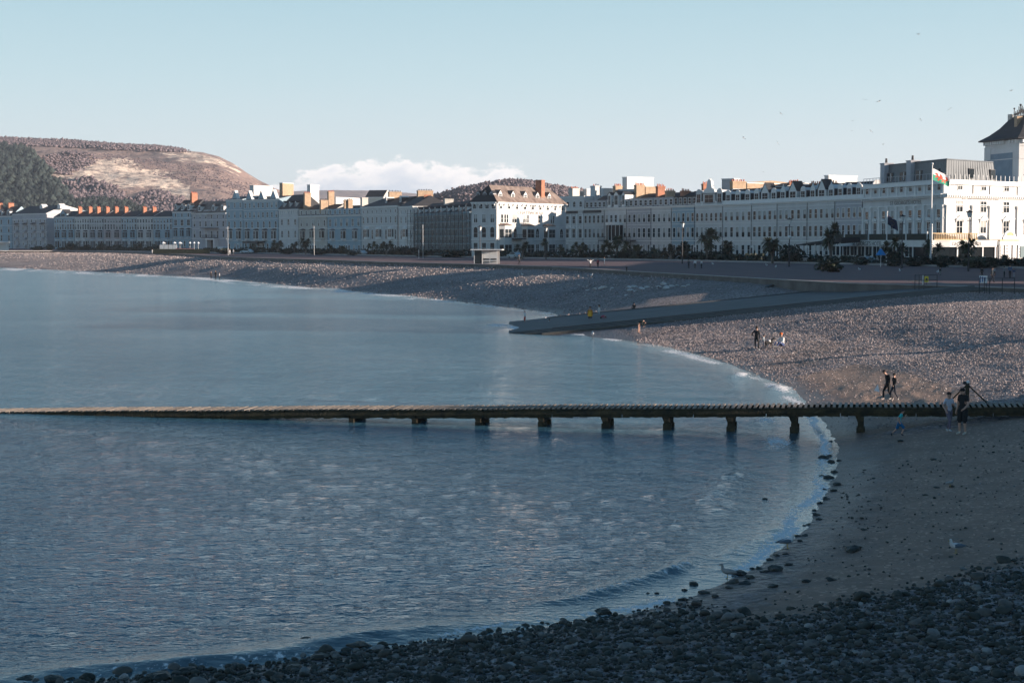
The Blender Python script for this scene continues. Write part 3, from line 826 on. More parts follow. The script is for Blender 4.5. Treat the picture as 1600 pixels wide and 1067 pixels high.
for u, st in ((0.22, 'gable'), (0.62, 'gable'), (0.88, 'gable')): dormer(b, b.L*u, b.ze+0.9, 2.2, 2.2, st, 0.2, 3)
m = MB()
for (u0, u1, zz) in ((0.1, 3.6, 0.2), (0.1, 4.2, 1.7), (11.2, 15.8, -0.7), (11.5, 15.8, 1.0)): m.box(u0, u1, -1.3, -0.3, zz, zz+0.3)
b.put('scaffold_boards', m.mesh('scaffold_boards', [M_trim]), 0, 0, b.ze)
m = MB(); m.box(-4, 7.4, -1.8, 0, 0, 0.25, 0)
for k in range(10): m.box(-3.9+k*1.2, -3.8+k*1.2, -1.8, -1.7, 0.25, 1.2, 0)
m.box(-4, 7.4, -1.82, -1.7, 1.2, 1.32, 0); m.box(-4.2, 7.6, -2.0, 0, 4.3, 4.6, 0)
b.put('iron_balcony', m.mesh('iron_balcony', [M_dark]), b.L*0.5, 0, b.H(372))
m = MB(); m.box(-3.2, -2.5, -2.6, 0, 0, 4.6, 0); m.box(2.5, 3.2, -2.6, 0, 0, 4.6, 0); m.box(-3.4, 3.4, -2.8, 0, 4.603, 5.3, 0); m.box(-2.4, 2.4, -0.3, 0.02, 0.1, 4.4, 1)
b.put('porch', m.mesh('porch', [M_trim, M_dark]), b.L*0.66, 0, 0)
# tall gabled hotel
for (pl, Dl, pr, Dr, n, lab) in ((354, 664, 381, 652, 3, 'narrow left wing of the tall slate-blue gabled hotel'), (381, 650, 436, 628, 8, 'tall slate-blue hotel with three white-edged gables in a row')):
    b = building('gabled_hotel', lab, pl, Dl, pr, Dr, 312, 306, M_blue, 14, [(321, 7, n, 1.25, 'pair'), (336, 8, n, 1.25, 'pair'), (351, 10, n if n < 5 else 6, 1.4, 'archpair')],
                 bands=(315.5, 328.5, 343, 357, 376), cat='hotel')
    gs = [0.55] if n == 3 else [0.1, 0.52, 0.93]
    gs = [0.52] if n == 3 else [0.17, 0.52, 0.86]
    for u in gs: dormer(b, b.L*u, b.ze+0.02, 4.3, 0.4, 'point', -0.1, 1.3, M_blue, M_trim)
    for k in range(2 if n == 3 else 4): bay(b, b.L*(k+0.5)/(2 if n == 3 else 4), b.H(376), b.H(360), 3.2, 1.1, M_white, M_slate)
    windows(b, b.H(391), 1.3, 2.6, n, 'sash')
    if n == 8:
        m = MB(); m.box(-6, 6, -3.6, 0, 0, 0.3); m.box(-6, 6, -3.6, -3.5, -0.6, 0)
        for k in range(5): m.box(-5.9+k*2.9, -5.8+k*2.9, -3.5, -3.4, -3.2, 0)
        b.put('awning', m.mesh('awning', [M_dark]), b.L*0.4, 0, b.H(378))
b = building('steep_roofed_house', 'pale house under a steep dark slate roof with three dormers, right of the gabled hotel', 436, 626, 467, 612, 327, 304, M_white, 11,
             [(347, 9, 3, 1.5, 'archpair'), (390, 8, 4, 1.1)], bands=(340, 357, 373), inl=3.0, inr=0.8, ymid=4.5)
brackets(b, b.ze-0.6, 9, M_trim, 0.35, 1.4, 0.3)
for k in range(3): dormer(b, b.L*(0.2+0.3*k), b.ze+0.7, 1.3, 1.9, 'gable', 0.5, 2.5)
for k in range(3): windows(b, b.H(371), 1.4, 2.6, 1, 'arch', us=[b.L*(k+0.5)/3])
chimney_at(b.root, 480, 612, 299.5, 321, 1.2, 2.6, M_buff, 5)
b = building('seafront_house', 'cream seafront house with five tall windows between the steep-roofed house and the blue one', 467, 610, 512, 590, 337, 319, M_offw, 11,
             [(349, 9, 5, 1.15), (388, 9, 6, 1.1)], bands=(357, 376), ymid=7)
m = MB(); m.box(0.2, b.L-0.2, 0.3, 6, 0, 2.2); b.put('attic_storey', m.mesh('attic_storey', [M_offw]), 0, 0, b.ze)
fr2 = b; windows(fr2, b.ze+0.5, 1.1, 1.2, 0)
for k in range(6): b.put('window', window_mesh(1.1, 1.4)[0], b.L*(k+0.5)/6, 0.3, b.ze+0.35)
for k in range(3): bay(b, b.L*(k+0.5)/3, b.H(375), b.H(360), 3.2, 1.1, M_offw, M_dark)
chimney_at(b.root, 506, 596, 310.5, 327, 1.2, 3.0, M_buff, 6, M_dark)
chimney_at(b.root, 517, 600, 297.5, 315, 1.1, 2.4, M_buff, 5)
b = building('seafront_house', 'blue seafront house with six plain windows and three bays, left of the long white hotel', 512, 590, 565, 567, 336, 320, M_blue, 11,
             [(348, 11, 6, 1.5), (388, 9, 7, 1.1)], bands=(357, 376), ymid=8)
m = MB(); m.box(0.2, b.L-0.2, 0.3, 6, 0, 2.3); b.put('attic_storey', m.mesh('attic_storey', [M_blue]), 0, 0, b.ze)
for k in range(7): b.put('window', window_mesh(1.5, 1.4)[0], b.L*(k+0.5)/7, 0.3, b.ze+0.4)
for k in range(3): bay(b, b.L*(k+0.5)/3, b.H(376), b.H(360), 3.0, 1.1, M_white, M_lead)
for px, yt in ((541, 311), (547, 310)): chimney_at(b.root, px, 580, yt, 322, 0.9, 1.8, M_buff, 4, M_dark)
chimney_at(b.root, 569, 575, 309, 320, 1.5, 2.4, M_offw, 0)
b = building('long_white_hotel', 'long white hotel with a low hipped slate roof and arched first floor windows', 565, 567, 622, 538, 322.5, 308, M_white, 13,
             [(330.5, 5, 8, 0.9, 'arch'), (343.5, 10, 8, 1.1, 'arch'), (366, 15, 8, 1.25, 'arch'), (388, 11, 8, 1.2, 'arch')], bands=(336, 353, 376), inl=5, inr=0.5, cat='hotel', ymid=7)
for u in (0.52, 0.9): dormer(b, b.L*u, b.ze+1.2, 1.2, 1.6, 'round', 2.2, 3, M_trim)
for k in range(3): bay(b, b.L*(k+0.5)/3, b.H(374), b.H(357), 4.2, 0.8, M_trim, M_trim)
chimney_at(b.root, 617, 555, 297.5, 309, 1.2, 4.6, M_buff, 8, M_dark)
b = building('hotel_wing', 'projecting right end wing of the long white hotel, beside the scaffolding', 623.5, 534, 646, 521, 322.5, 306, M_white, 13,
             [(330.5, 5, 3, 0.9, 'arch'), (343.5, 10, 3, 1.1, 'arch'), (366, 15, 3, 1.25, 'arch'), (388, 11, 3, 1.2, 'arch')], bands=(336, 353, 376), inl=0.6, inr=2.5, cat='hotel', roofm=M_slate, ymid=7)
bay(b, b.L*0.5, b.H(374), b.H(357), 4.2, 0.8, M_trim, M_trim)
chimney_at(b.root, 664, 540, 295.5, 310, 1.3, 5.4, M_buff, 9, M_dark)
chimney_at(b.root, 668, 528, 304, 325, 1.4, 2.6, M_brick, 5)
# scaffolded house
b = building('house_under_repair', 'dark grey hotel wrapped in scaffolding, left of the white corner hotel', 648, 518, 735, 466, 333, 315, M_grey, 12,
             [(341, 8, 13, 1.0), (353, 9, 13, 1.0), (363.5, 8, 13, 1.0), (375, 9, 13, 1.0), (389, 9, 13, 1.0)], bands=(347, 358, 369, 381), trim=M_blue, ymid=6, cat='building', inr=1)
for k in range(9): dormer(b, b.L*(k+0.6)/9.4, b.ze+0.1, 1.5, 1.5, 'gable', 0.2, 2, M_trim)
chimney_at(b.root, 701, 500, 311, 318, 1.2, 2.8, M_offw, 0)
sc = empty('scaffolding', b.root.location, b.root.rotation_euler.z, 'tube scaffolding with board lifts across the whole front of the dark grey hotel', 'scaffolding')
pole = MB(); pole.tube((0, 0, 0), (0, 0, b.ze+1.4), 0.07, n=5); pm = pole.mesh('pole', [M_dark])
L = b.L; nb = 15
for k in range(nb+1):
    for v in (-1.2, -2.4): put('pole', pm, sc, (k*L/nb, v, 0))
for zz in [b.H(y_) for y_ in (393, 382, 371, 360, 349, 338)]:
    m = MB(); m.box(-0.4, L+0.4, -2.35, -1.25, zz, zz+0.09); m.obj('board_lift', [M_curt], sc)
    for dz in (0.6, 1.1):
        m = MB(); m.tube((-0.4, -2.5, zz+dz), (L+0.4, -2.5, zz+dz), 0.05, n=5); m.obj('ledger', [M_dark], sc)
for k in range(0, nb, 3):
    m = MB(); m.tube((k*L/nb, -2.52, 0.2), ((k+3)*L/nb, -2.52, b.ze), 0.05, n=5); m.obj('brace', [M_dark], sc)

# white corner hotel (sunlit side towards the street)
A = WD(776, 376, 402); Bp = WD(884, 376, 433)
ang = math.atan2(Bp.y-A.y, Bp.x-A.x)
root = empty('corner_hotel', (A.x, A.y, PROM), ang, 'white corner hotel with brown slate roof, gabled dormers and one orange chimney', 'hotel')
F = Fr(root, A, Bp, A); Ccut = A+(Vector((-math.sin(ang), math.cos(ang), 0)))*7.4
Lf = Fr(root, Ccut, A, A)
H = lambda y_: ZP(y_, 408)-PROM
ze = H(316.5)
m = MB(); m.box(0, F.L, 0, 7.4, -0.3, ze); m.obj('wall', [M_white], root)
put('roof', roof_mesh(F.L, 7.4, ze+0.02, H(289.5), 'ridge', 0.5, 2.3, 3, 3.7, M_slate_r), root)
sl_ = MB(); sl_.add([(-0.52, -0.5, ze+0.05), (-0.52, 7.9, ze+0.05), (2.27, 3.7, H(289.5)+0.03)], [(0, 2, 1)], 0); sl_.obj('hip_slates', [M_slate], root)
for fr in (F, Lf):
    band(fr, [(ze-0.3, ze, 0.5), (ze-0.55, ze-0.303, 0.2), (H(354)-0.1, H(354)+0.1, 0.1), (H(374.5)-0.15, H(374.5)+0.15, 0.3), (H(379)-0.1, H(379)+0.1, 0.12)], M_trim)
    brackets(fr, ze-0.303, 16 if fr is F else 7, M_trim, 0.25, 0.6, 0.45)
windows(F, H(326.5), 1.15, 1.25, 9, 'sash')
windows(F, H(348), 1.0, 2.0, 1, 'sash', us=[v*F.L/43 for v in (3.0, 9.6, 10.9, 16.2, 17.3, 18.4, 25.5, 33.5, 34.6)]); windows(F, H(348), 1.0, 2.0, 1, us=[4.1, 5.1])
windows(Lf, H(326.5), 1.0, 1.2, 4, 'arch', trim=M_trim); windows(Lf, H(348), 1.0, 2.0, 3, 'pair'); windows(Lf, H(371), 1.2, 2.6, 3, 'arch'); windows(Lf, H(395), 1.2, 2.6, 3)
for u in (.095*F.L, .41*F.L, .72*F.L): bay(F, u, 0, H(353), 5.2, 1.4, M_white, M_slate_r, [(H(371.5), H(358.5)), (H(396.5), H(382.5))])
windows(F, H(371.5), 1.6, 2.4, 3, 'arch', us=[F.L*v for v in (.25, .57, .93)]); windows(F, H(397), 1.5, 2.4, 1, 'pair', us=[F.L*v for v in (.25, .57, .84, .93)])
for u in (.09, .265, .44, .615, .79): dormer(F, u*F.L, ze+0.9, 1.75, 1.35, 'gable', 0.85, 2.4, M_trim, M_slate_r)
for k in range(3): dormer(Lf, 1.5+k*2.0, ze+1.0, 1.1, 1.3, 'gable', 0.6, 1.5, M_lav)
m = MB(); m.box(-3.2, 3.2, -1.6, 0, 0, 0.2)
for k in range(8): m.box(-3.15+k*0.88, -3.09+k*0.88, -1.6, -1.54, 0.2, 1.1)
m.box(-3.2, 3.2, -1.62, -1.5, 1.1, 1.2); F.put('iron_balcony', m.mesh('iron_balcony', [M_dark]), .25*F.L, 0, H(373.8))
chimney_at(root, 844, 425, 281.5, 300, 1.8, 1.8, M_brick, 0)

def text_mesh(txt, size, depth, mat, name='lettering'):
    cu = bpy.data.curves.new(name, 'FONT'); cu.body = txt; cu.size = size; cu.extrude = depth; cu.align_x = 'CENTER'; cu.align_y = 'CENTER'
    o = bpy.data.objects.new('tmp', cu); COL.objects.link(o)
    bpy.context.view_layer.update()
    dg = bpy.context.evaluated_depsgraph_get()
    me = bpy.data.meshes.new_from_object(o.evaluated_get(dg)); me.name = name
    bpy.data.objects.remove(o); me.materials.clear(); me.materials.append(mat)
    return me
def put_text(fr, txt, size, u, z, v=-0.05, mat=None, parent=None, name='lettering', sx=1.0):
    me = text_mesh(txt, size, 0.02, mat or M_dark, name)
    o = put(name, me, parent or fr.root, fr.loc(u, v, z), (math.pi/2, 0, fr.a)); o.scale = (sx, 1, 1)
    return o
M_letter = pmat('grey_lettering', (0.22, 0.20, 0.18), 0.7)
put_text(F, 'CHATSWORTH', 1.1, .47*F.L, H(332.3)+0.0, -0.06, M_letter, sx=1.75)

# ================================================================== the white crescent on the right
PX = [862, 912, 945, 980, 1018, 1050, 1086, 1130, 1175, 1215, 1262, 1305, 1348]
DD = [455, 446.5, 438.5, 430.5, 421.5, 413.5, 404.5, 393.5, 384, 375.5, 365.5, 356, 345.5]
CO = [327, 325.5, 324.3, 323.2, 322, 320.8, 319.6, 318, 316, 314, 312, 309.8]
NB = [5, 5, 5, 5, 4, 5, 6, 5, 5, 5, 5, 5]
lab = ['white pilastered hotel with dark name board, left end of the crescent',
       'white crescent house with a dark name board beside the pilastered hotel',
       'white crescent house with a curved glazed porch and two ornate dormers',
       'white crescent house below two tall buff chimneys, right of the glazed porch',
       'white crescent house right of the buff chimneys, under the bright orange stack',
       'pale crescent house with a dark glazed attic, left of the one with the ornate gable',
       'crescent house with arched top windows and a tall white ornate gable between two small ones',
       'crescent house with three round-headed dormers, just right of the ornate gable',
       'crescent house with one pointed dormer between round ones, above the lit yellow palm',
       'crescent house with a round and a pointed dormer, behind the street lamp with white globe',
       'crescent house with a pointed dormer in front of the white rooftop block',
       'crescent house with three round-headed dormers adjoining the big corner hotel']
crs = []
for i in range(12):
    A_c = 4.25
    mat = [M_white, M_white, M_white, M_lav, M_white, M_blue, M_white, M_white, M_white, M_white, M_white, M_lav][i]
    fl = []
    b = building('crescent_house' if i else 'crescent_hotel', lab[i], PX[i], DD[i], PX[i+1], DD[i+1], CO[i], None, mat, 12, [], group='white houses of the seafront crescent', cat='house' if i else 'hotel')
    n = NB[i]
    sh = b.ze-13.15
    windows(b, 0.75, 1.05, 2.4, n); windows(b, 5.1+sh*0.4, 1.05, 2.35, n, 'sash' if i != 0 else 'ped'); windows(b, 9.1+sh*0.7, 1.0, 2.0, n, 'arch' if i == 6 else 'sash')
    band(b, [(4.1, 4.3, 0.18), (4.7+sh*0.4, 4.8+sh*0.4, 0.1), (8.35+sh*.5, 8.5+sh*.5, 0.12), (b.ze-1.35, b.ze-1.2, 0.08)], M_trim, name='string_course')
    rr = random.Random(i)
    if i == 0:
        m = MB(); m.box(0, b.L, 0.15, 11, 0, 2.9); m.box(-0.1, b.L+0.1, 0.0, 11.1, 2.9, 3.2); m.box(0, b.L, 0.1, 11, 3.203, 3.6); b.put('attic_storey', m.mesh('attic_storey', [M_white]), 0, 0, b.ze)
        for k in range(5): b.put('window', window_mesh(0.95, 1.5, 'arch')[0], b.L*(k+0.5)/5, 0.15, b.ze+0.6)
        for k in range(6):
            m = MB(); m.box(-0.28, 0.28, -0.2, 0.02, 4.9, b.ze-1.36); b.put('pilaster', m.mesh('pilaster', [M_trim]), min(max(b.L*k/5, 0.3), b.L-0.3))
    elif i in (1, 2, 3, 4, 5):
        top = [2.0, 2.0, 2.1, 2.1, 2.2][i-1]
        put('roof', roof_mesh(b.L, 12, b.ze+0.02, b.ze+top+1.6, 'ridge', 0.0, 0, 0, 7, M_slate, mat), b.root)
        m = MB(); m.box(0.15, b.L-0.15, 0.5, 3.5, 0, top); m.box(0.05, b.L-0.05, 0.35, 3.6, top+0.003, top+0.16)
        at = b.put('attic_storey', m.mesh('attic_storey', [M_lav if i != 5 else M_slate]), 0, 0, b.ze)
        for k in range(n):
            b.put('window', window_mesh(1.15, top-0.75)[0], b.L*(k+0.5)/n, 0.5, b.ze+0.35)
        if i == 2:
            for u in (0.2, 0.5, 0.82): dormer(b, b.L*u, b.ze+0.1, 1.9 if u == 0.5 else 1.4, 3.4, 'gable', 0.0, 4)
    else:
        put('roof', roof_mesh(b.L, 12, b.ze+0.02, b.ze+3.6, 'mansard', 0.0, 0, 0, 2.9, M_slate, M_white), b.root)
        if i == 6:
            dormer(b, b.L*0.5, b.ze+0.02, 5.2, 2.6, 'flat', -0.1, 4, mat); dormer(b, b.L*0.13, b.ze+0.02, 2.2, 2.8, 'round', -0.1, 3, mat); dormer(b, b.L*0.87, b.ze+0.02, 2.2, 2.8, 'round', -0.1, 3, mat)
            m = MB(); m.prism([(-2.6, 0), (2.6, 0), (2.2, .9), (1.2, 1.3), (0.8, 3.0), (0, 3.6), (-0.8, 3.0), (-1.2, 1.3), (-2.2, .9)], 0, 0.7); b.put('gable', m.mesh('gable', [M_trim]), b.L*0.5, -0.1, b.ze+2.76)
        else:
            seq = {7: ['round', 'round', 'round'], 8: ['round', 'point', 'round'], 9: ['ogee', 'point', 'round'], 10: ['ogee', 'point', 'ogee'], 11: ['round', 'round', 'round']}[i]
            for k, st in enumerate(seq): dormer(b, b.L*(k+0.5)/3, b.ze+0.02, 2.9 if st == 'point' else 1.9, 2.3, st, -0.05, 2.6, M_trim, M_slate)
        m = MB(); m.box(0, b.L, -0.1, 0.15, 0, 0.75); b.put('parapet', m.mesh('parapet', [M_trim]), 0, 0, b.ze)
        # party wall that catches the sun
        m = MB(); m.prism([(0.2, 0), (12, 0), (12, 3.8), (2.9, 3.8)], 0, 0.35, 0, 'x'); b.put('party_wall', m.mesh('party_wall', [M_white]), b.L-0.36, 0, b.ze)
    crs.append(b)
for (k, u, ln) in ((0, 0.45, 9), (1, 0.42, 8)):
    b = crs[k]; m = MB(); m.box(-ln/2, ln/2, -0.16, -0.02, -0.35, 0.35); s_ = b.put('name_board', m.mesh('name_board', [M_dark]), b.L*u, 0, b.ze-0.92)
# glazed curved porch on house 3
b = crs[2]; m = MB()
pts = [(3.0*math.cos(a), -2.6*math.sin(a)) for a in [math.pi*i/8 for i in range(9)]][::-1]
m.prism([(p[0], p[1]) for p in pts], 4.3, 8.4, 1, 'z'); m.prism([(p[0]*1.06, p[1]*1.06) for p in pts], 8.403, 9.2, 0, 'z'); m.prism([(p[0]*1.04, p[1]*1.04) for p in pts], 0, 4.29, 0, 'z')
for p in pts[1:-1]: m.box(p[0]*1.01-0.06, p[0]*1.01+0.06, p[1]*1.02-0.06, p[1]*1.02+0.06, 4.3, 8.4, 0)
b.put('glazed_porch', m.mesh('glazed_porch', [M_trim, M_glass]), b.L*0.5)
m = MB(); m.box(-7, 7, -2.2, -0.2, 0, 0.2)
for k in range(29): m.box(-7+k*0.5, -6.95+k*0.5, -2.2, -2.15, 0.2, 1.1)
m.box(-7, 7, -2.24, -2.12, 1.1, 1.2); m.box(-7, -6.9, -2.2, -2.1, -4.1, 0); m.box(6.9, 7, -2.2, -2.1, -4.1, 0)
b.put('iron_balcony', m.mesh('iron_balcony', [M_dark]), b.L*0.7, 0, 4.15)
# chimneys of the crescent (picture column, depth, top, foot, width along the front, width inwards, ...)
for (k, px, dz, yt, yb, wx, wy, mt, np_) in (
    (0, 897, 12, 291.5, 302, 1.6, 3.0, M_offw, 5), (1, 931, 8, 287.5, 322, 2.2, 2.2, M_white, 3), (2, 965, 12, 287.5, 300, 1.2, 2.4, M_buff, 5),
    (3, 999, 8, 286, 312, 1.1, 2.8, M_buff, 6), (3, 1015, 10, 292, 310, 1.2, 3.6, M_buff, 0), (4, 1032, 8, 288, 308, 1.0, 2.4, M_brick, 5), (5, 1047, 10, 295, 308, 0.9, 2.6, M_buff, 5),
    (5, 1071, 9, 295, 307, 1.1, 2.6, M_brick, 5), (6, 1101, 12, 284, 305, 0.9, 1.4, M_brick, 3), (7, 1153, 10, 280, 298, 1.2, 4.2, M_buff, 7),
    (8, 1241, 10, 281, 292, 1.1, 2.6, M_buff, 4), (10, 1274, 9, 283, 295, 1.0, 2.6, M_brick, 5), (11, 1300, 12, 282, 296, 1.0, 2.6, M_buff, 4), (9, 1237, 9, 282, 294, 1.0, 2.0, M_brick, 3)):
    chimney_at(crs[k].root, px, (DD[k]+DD[k+1])/2+dz, yt, yb, wx, wy, mt, np_)

def rear(label, pl, pr, ytop, D, depth, mat, wx_t=(0.86, -0.5), kind=None, ridge=None, roofm=None, name='rear_building', cat='building', ylow=None, win=0):
    """plain block standing in the street behind the front row"""
    A = WD(pl, 376, D); t = Vector(wx_t).normalized(); u = (pr-CX)/FPX
    # length along t so that the right end shows at column pr
    L = max(1.5, (u*A.y-A.x)/(t.x-u*t.y)); Bq = Vector((A.x+t.x*L, A.y+t.y*L, 0))
    if depth > 0 and kind == 'side': pass
    root = empty(name, (A.x, A.y, PROM), math.atan2(t.y, t.x), label, cat)
    fr = Fr(root, A, Bq, A); fr.ze = ZP(ytop, D-L*0.2)-PROM
    m = MB(); m.box(0, L, 0, depth, 0 if ylow is None else ZP(ylow, D)-PROM, fr.ze); m.obj('wall', [mat], root)
    m = MB(); m.box(-0.12, L+0.12, -0.12, depth+0.12, fr.ze+0.003, fr.ze+0.22); m.obj('coping', [M_trim], root)
    if ridge: put('roof', roof_mesh(L, depth, fr.ze+0.25, ZP(ridge, D)-PROM, 'ridge', 0.1, 0, 0, None, roofm or M_slate, mat), root)
    for k in range(win):
        put('window', window_mesh(0.8, 1.2)[0], root, (L, depth*(k+0.6)/win*0.5, fr.ze-2.4), (0, 0, math.pi/2))
    return fr
rear('white rooftop lift house behind the gables of the tall slate-blue hotel', 391, 398, 290.5, 672, 14, M_white, (0.9, -0.43))
rear('buff brick rooftop lift house right of the white one, behind the steep-roofed house', 437.5, 440, 286.5, 650, 8, M_buff, (0.9, -0.43))
rear('small white rooftop tower between the buff lift house and the cream house', 480.5, 483.5, 289.5, 640, 6.5, M_white, (0.9, -0.43))
rear('long low white wall seen above the roofs of the blue seafront house', 520, 524, 309, 625, 20, M_white, (0.9, -0.43))
rear('dark slate hipped house top behind the white hotel with the low hipped roof', 571, 600, 309, 600, 8, M_offw, (0.95, -0.3), ridge=297)
rear('sunlit white block behind the name-board houses of the crescent', 912, 916, 296.5, 465, 14, M_white, (0.5, -0.86))
rear('white rear wing with three small windows, left of the buff chimneys', 938, 941, 295.5, 455, 22, M_white, (0.5, -0.86), win=3)
rear('tall white rooftop box above the buff chimneys of the crescent', 972, 979, 278, 450, 9, M_white, (0.5, -0.86))
rear('grey rear wing with dark windows behind the glazed-porch house', 966, 992, 297, 445, 8, M_lav, (0.75, -0.66))
rear('pale flat rooftop plate left of the tall buff stack with red pots', 1127, 1145, 280.5, 415, 3, M_lav, (0.8, -0.6))
rear('buff gabled rear house right of the stack with red pots', 1161, 1166, 287, 410, 16, M_buff, (0.5, -0.86), ridge=282)
rear('square white rooftop block above the pointed dormers of the crescent', 1287, 1290, 275.5, 385, 9, M_white, (0.5, -0.86))
rear('dark roofed rear house left of the square white rooftop block', 1203, 1240, 293, 395, 8, M_white, (0.6, -0.8), ridge=286)
rear('cream rear block between the white corner hotel and the crescent', 888, 900, 300, 470, 12, M_offw, (0.5, -0.86))
# ================================================================== the big corner hotel on the right
A = WD(1348, 376, 345); Cn = WD(1474, 376, 312)
tr = Vector((0.77, 0.64, 0)).normalized()
E = Cn+tr*46
ang = math.atan2(Cn.y-A.y, Cn.x-A.x)
hot = empty('corner_hotel', (A.x, A.y, PROM), ang, 'grand white seafront hotel with pedimented windows, zinc mansard and sunlit right front', 'hotel')
FL = Fr(hot, A, Cn, A); FR = Fr(hot, Cn, E, A)
H = lambda y_: ZP(y_, 312)-PROM
ZC = H(302.5); ZA = H(280.5)
def foot_prism(pts, z0, z1, name, mats, mat=0):
    c, q = math.cos(-ang), math.sin(-ang)
    loc = [((p[0]-A.x)*c-(p[1]-A.y)*q, (p[0]-A.x)*q+(p[1]-A.y)*c) for p in pts]
    m = MB(); m.prism(loc, z0, z1, mat, 'z'); return m.obj(name, mats, hot)
tl = Vector((Cn.x-A.x, Cn.y-A.y)).normalized(); nl = Vector((tl.y, -tl.x)); nr = Vector((tr.y, -tr.x))
def off(P, a, b):  # offset a along -nl (inwards from left face), b along -nr (inwards from right face), at the corner
    return P
back = Vector((A.x, A.y))+(-nl)*16
Exy = Vector((E.x, E.y)); Cxy = Vector((Cn.x, Cn.y)); Axy = Vector((A.x, A.y))
foot_prism([Axy, Cxy, Exy, Exy-nr*18, back+Vector((10, 6)), back][::1], -0.3, ZA-0.6, 'wall', [M_white])
for fr, n in ((FL, 9), (FR, 5)):
    band(fr, [(ZC-0.35, ZC, 0.75), (ZC-0.8, ZC-0.353, 0.3), (ZC-2.15, ZC-2.0, 0.15), (ZA-0.9, ZA-0.6, 0.45), (ZA-0.597, ZA-0.1, 0.12), (4.0, 4.25, 0.2), (8.6, 8.75, 0.1)], M_trim)
    brackets(fr, ZC-0.353, int(fr.L/0.75), M_trim, 0.3, 0.35, 0.62)
    m = MB(); m.box(0, fr.L, -0.2, 0.1, ZA-0.1, ZA+0.06); fr.put('parapet', m.mesh('parapet', [M_trim]), 0)
# left front: nine bays
nb = 9; us = [FL.L*(i+0.5)/nb for i in range(nb)]
windows(FL, ZC+0.75, 1.25, 1.45, nb, 'sash', split=True)
windows(FL, H(345.5), 1.3, 2.3, nb, 'sash', split=True)
windows(FL, H(372.5)+0.4, 1.35, 2.9, nb, 'altped', split=True)
for i in range(nb+1):
    m = MB(); m.box(-0.33, 0.33, -0.3, 0.02, 4.9, ZC-2.15, 0); m.box(-0.42, 0.42, -0.4, 0.02, ZC-2.6, ZC-2.16, 0)
    FL.put('pilaster', m.mesh('pilaster', [M_trim]), min(max(FL.L*i/nb, 0.35), FL.L-0.35))
    m = MB(); m.box(-0.3, 0.3, -0.16, 0.02, ZC+0.003, ZA-0.91, 0); FL.put('attic_pier', m.mesh('attic_pier', [M_trim]), min(max(FL.L*i/nb, 0.35), FL.L-0.35))
# right front: wide bays, windows where the picture shows them
def upx(px):  # column -> distance along the right front
    u = (px-CX)/FPX; return (u*Cn.y-Cn.x)/(tr.x-u*tr.y)
uw = [upx(1497), upx(1534), upx(1569.5), upx(1602)]
windows(FR, ZC+0.85, 1.5, 1.5, 1, 'pair', us=[upx(1497), upx(1534), upx(1569.5), upx(1605)], split=True)
windows(FR, H(330.5), 1.9, 2.1, 1, 'pair', us=uw, split=True)
windows(FR, H(364), 1.9, 2.4, 1, 'pairped', us=uw, split=True)
windows(FR, H(402.5), 1.6, 2.3, 1, 'pair', us=[upx(1570), upx(1609)], split=True)
for px in (1517, 1544, 1587, 1476.5):
    m = MB(); m.box(-0.45, 0.45, -0.38, 0.02, H(375), ZC-2.15, 0); m.box(-0.6, 0.6, -0.5, 0.02, ZC-2.65, ZC-2.16, 0); m.box(-0.6, 0.6, -0.5, 0.02, H(376.5), H(375)-0.003, 0)
    FR.put('pilaster', m.mesh('pilaster', [M_trim]), upx(px))
for px in (1517, 1543, 1586):
    m = MB(); m.tube((0, -0.1, 0), (0, -0.1, ZA-ZC-0.3), 0.07, n=6); FR.put('drainpipe', m.mesh('drainpipe', [M_dark]), upx(px), 0, ZC+0.05)
put_text(FR, "ST GEORGE'S HOTEL", 1.1, upx(1529), H(308.0), -0.06, M_letter, sx=1.22)
put_text(FL, "ST GEORGE'S HOTEL", 1.1, FL.L*0.55, ZC-1.45, -0.06, M_letter, sx=1.3)
# rusticated ground floor of the right front
m = MB()
for k in range(6): m.box(upx(1562), FR.L, -0.14, -0.0, 0.1+k*0.62, 0.1+k*0.62+0.5)
FR.put('rusticated_stonework', m.mesh('rusticated_stonework', [M_white]), 0)['kind'] = 'stuff'
m = MB(); m.box(-0.75, 0.75, -0.25, 0.0, 0, 2.3, 0); FR.put('notice_board', m.mesh('notice_board', [pmat('green_board', (0.06, 0.12, 0.14), 0.5)]), upx(1595), 0, H(404)).location.z = H(404)
# zinc mansard, set back from the parapet
T = Cxy-nl*2.4-nr*2.2
T0 = Axy-nl*2.4+tl*4.5; T1 = Cxy-nr*2.2+Vector((tr.x, tr.y))*upx(1568)
ZM = H(248.0)
c_, q_ = math.cos(-ang), math.sin(-ang)
def toloc(p): return ((p[0]-A.x)*c_-(p[1]-A.y)*q_, (p[0]-A.x)*q_+(p[1]-A.y)*c_)
def inset(p, k): return p
m = MB()
base = [toloc(p) for p in (T0, T, T1, T1-nr*12, T0-nl*9)]
T0t, Tt, T1t = T0-nl*0.5+tl*0.2, T-nl*0.55-nr*0.5, T1-nr*0.5-Vector((tr.x, tr.y))*0.5
topp = [toloc(p) for p in (T0t, Tt, T1t, T1-nr*12, T0-nl*9)]
vs = [(*p, ZA-0.6) for p in base]+[(*p, ZM) for p in topp]
m.add(vs, [[i, (i+1) % 5, (i+1) % 5+5, i+5] for i in range(5)]+[[5, 6, 7, 8, 9]], 0)
mz = m.obj('mansard_roof', [M_zincd], hot)
def seams(P0, P1, Q0, Q1, n, skip=()):
    m = MB()
    for i in range(n+1):
        a = Vector(P0).lerp(Vector(P1), i/n); b_ = Vector(Q0).lerp(Vector(Q1), i/n)
        m.tube((*a, ZA-0.5), (*b_, ZM), 0.055, n=4, smooth=False)
    o = m.obj('standing_seams', [M_zincd], mz); o['kind'] = 'stuff'
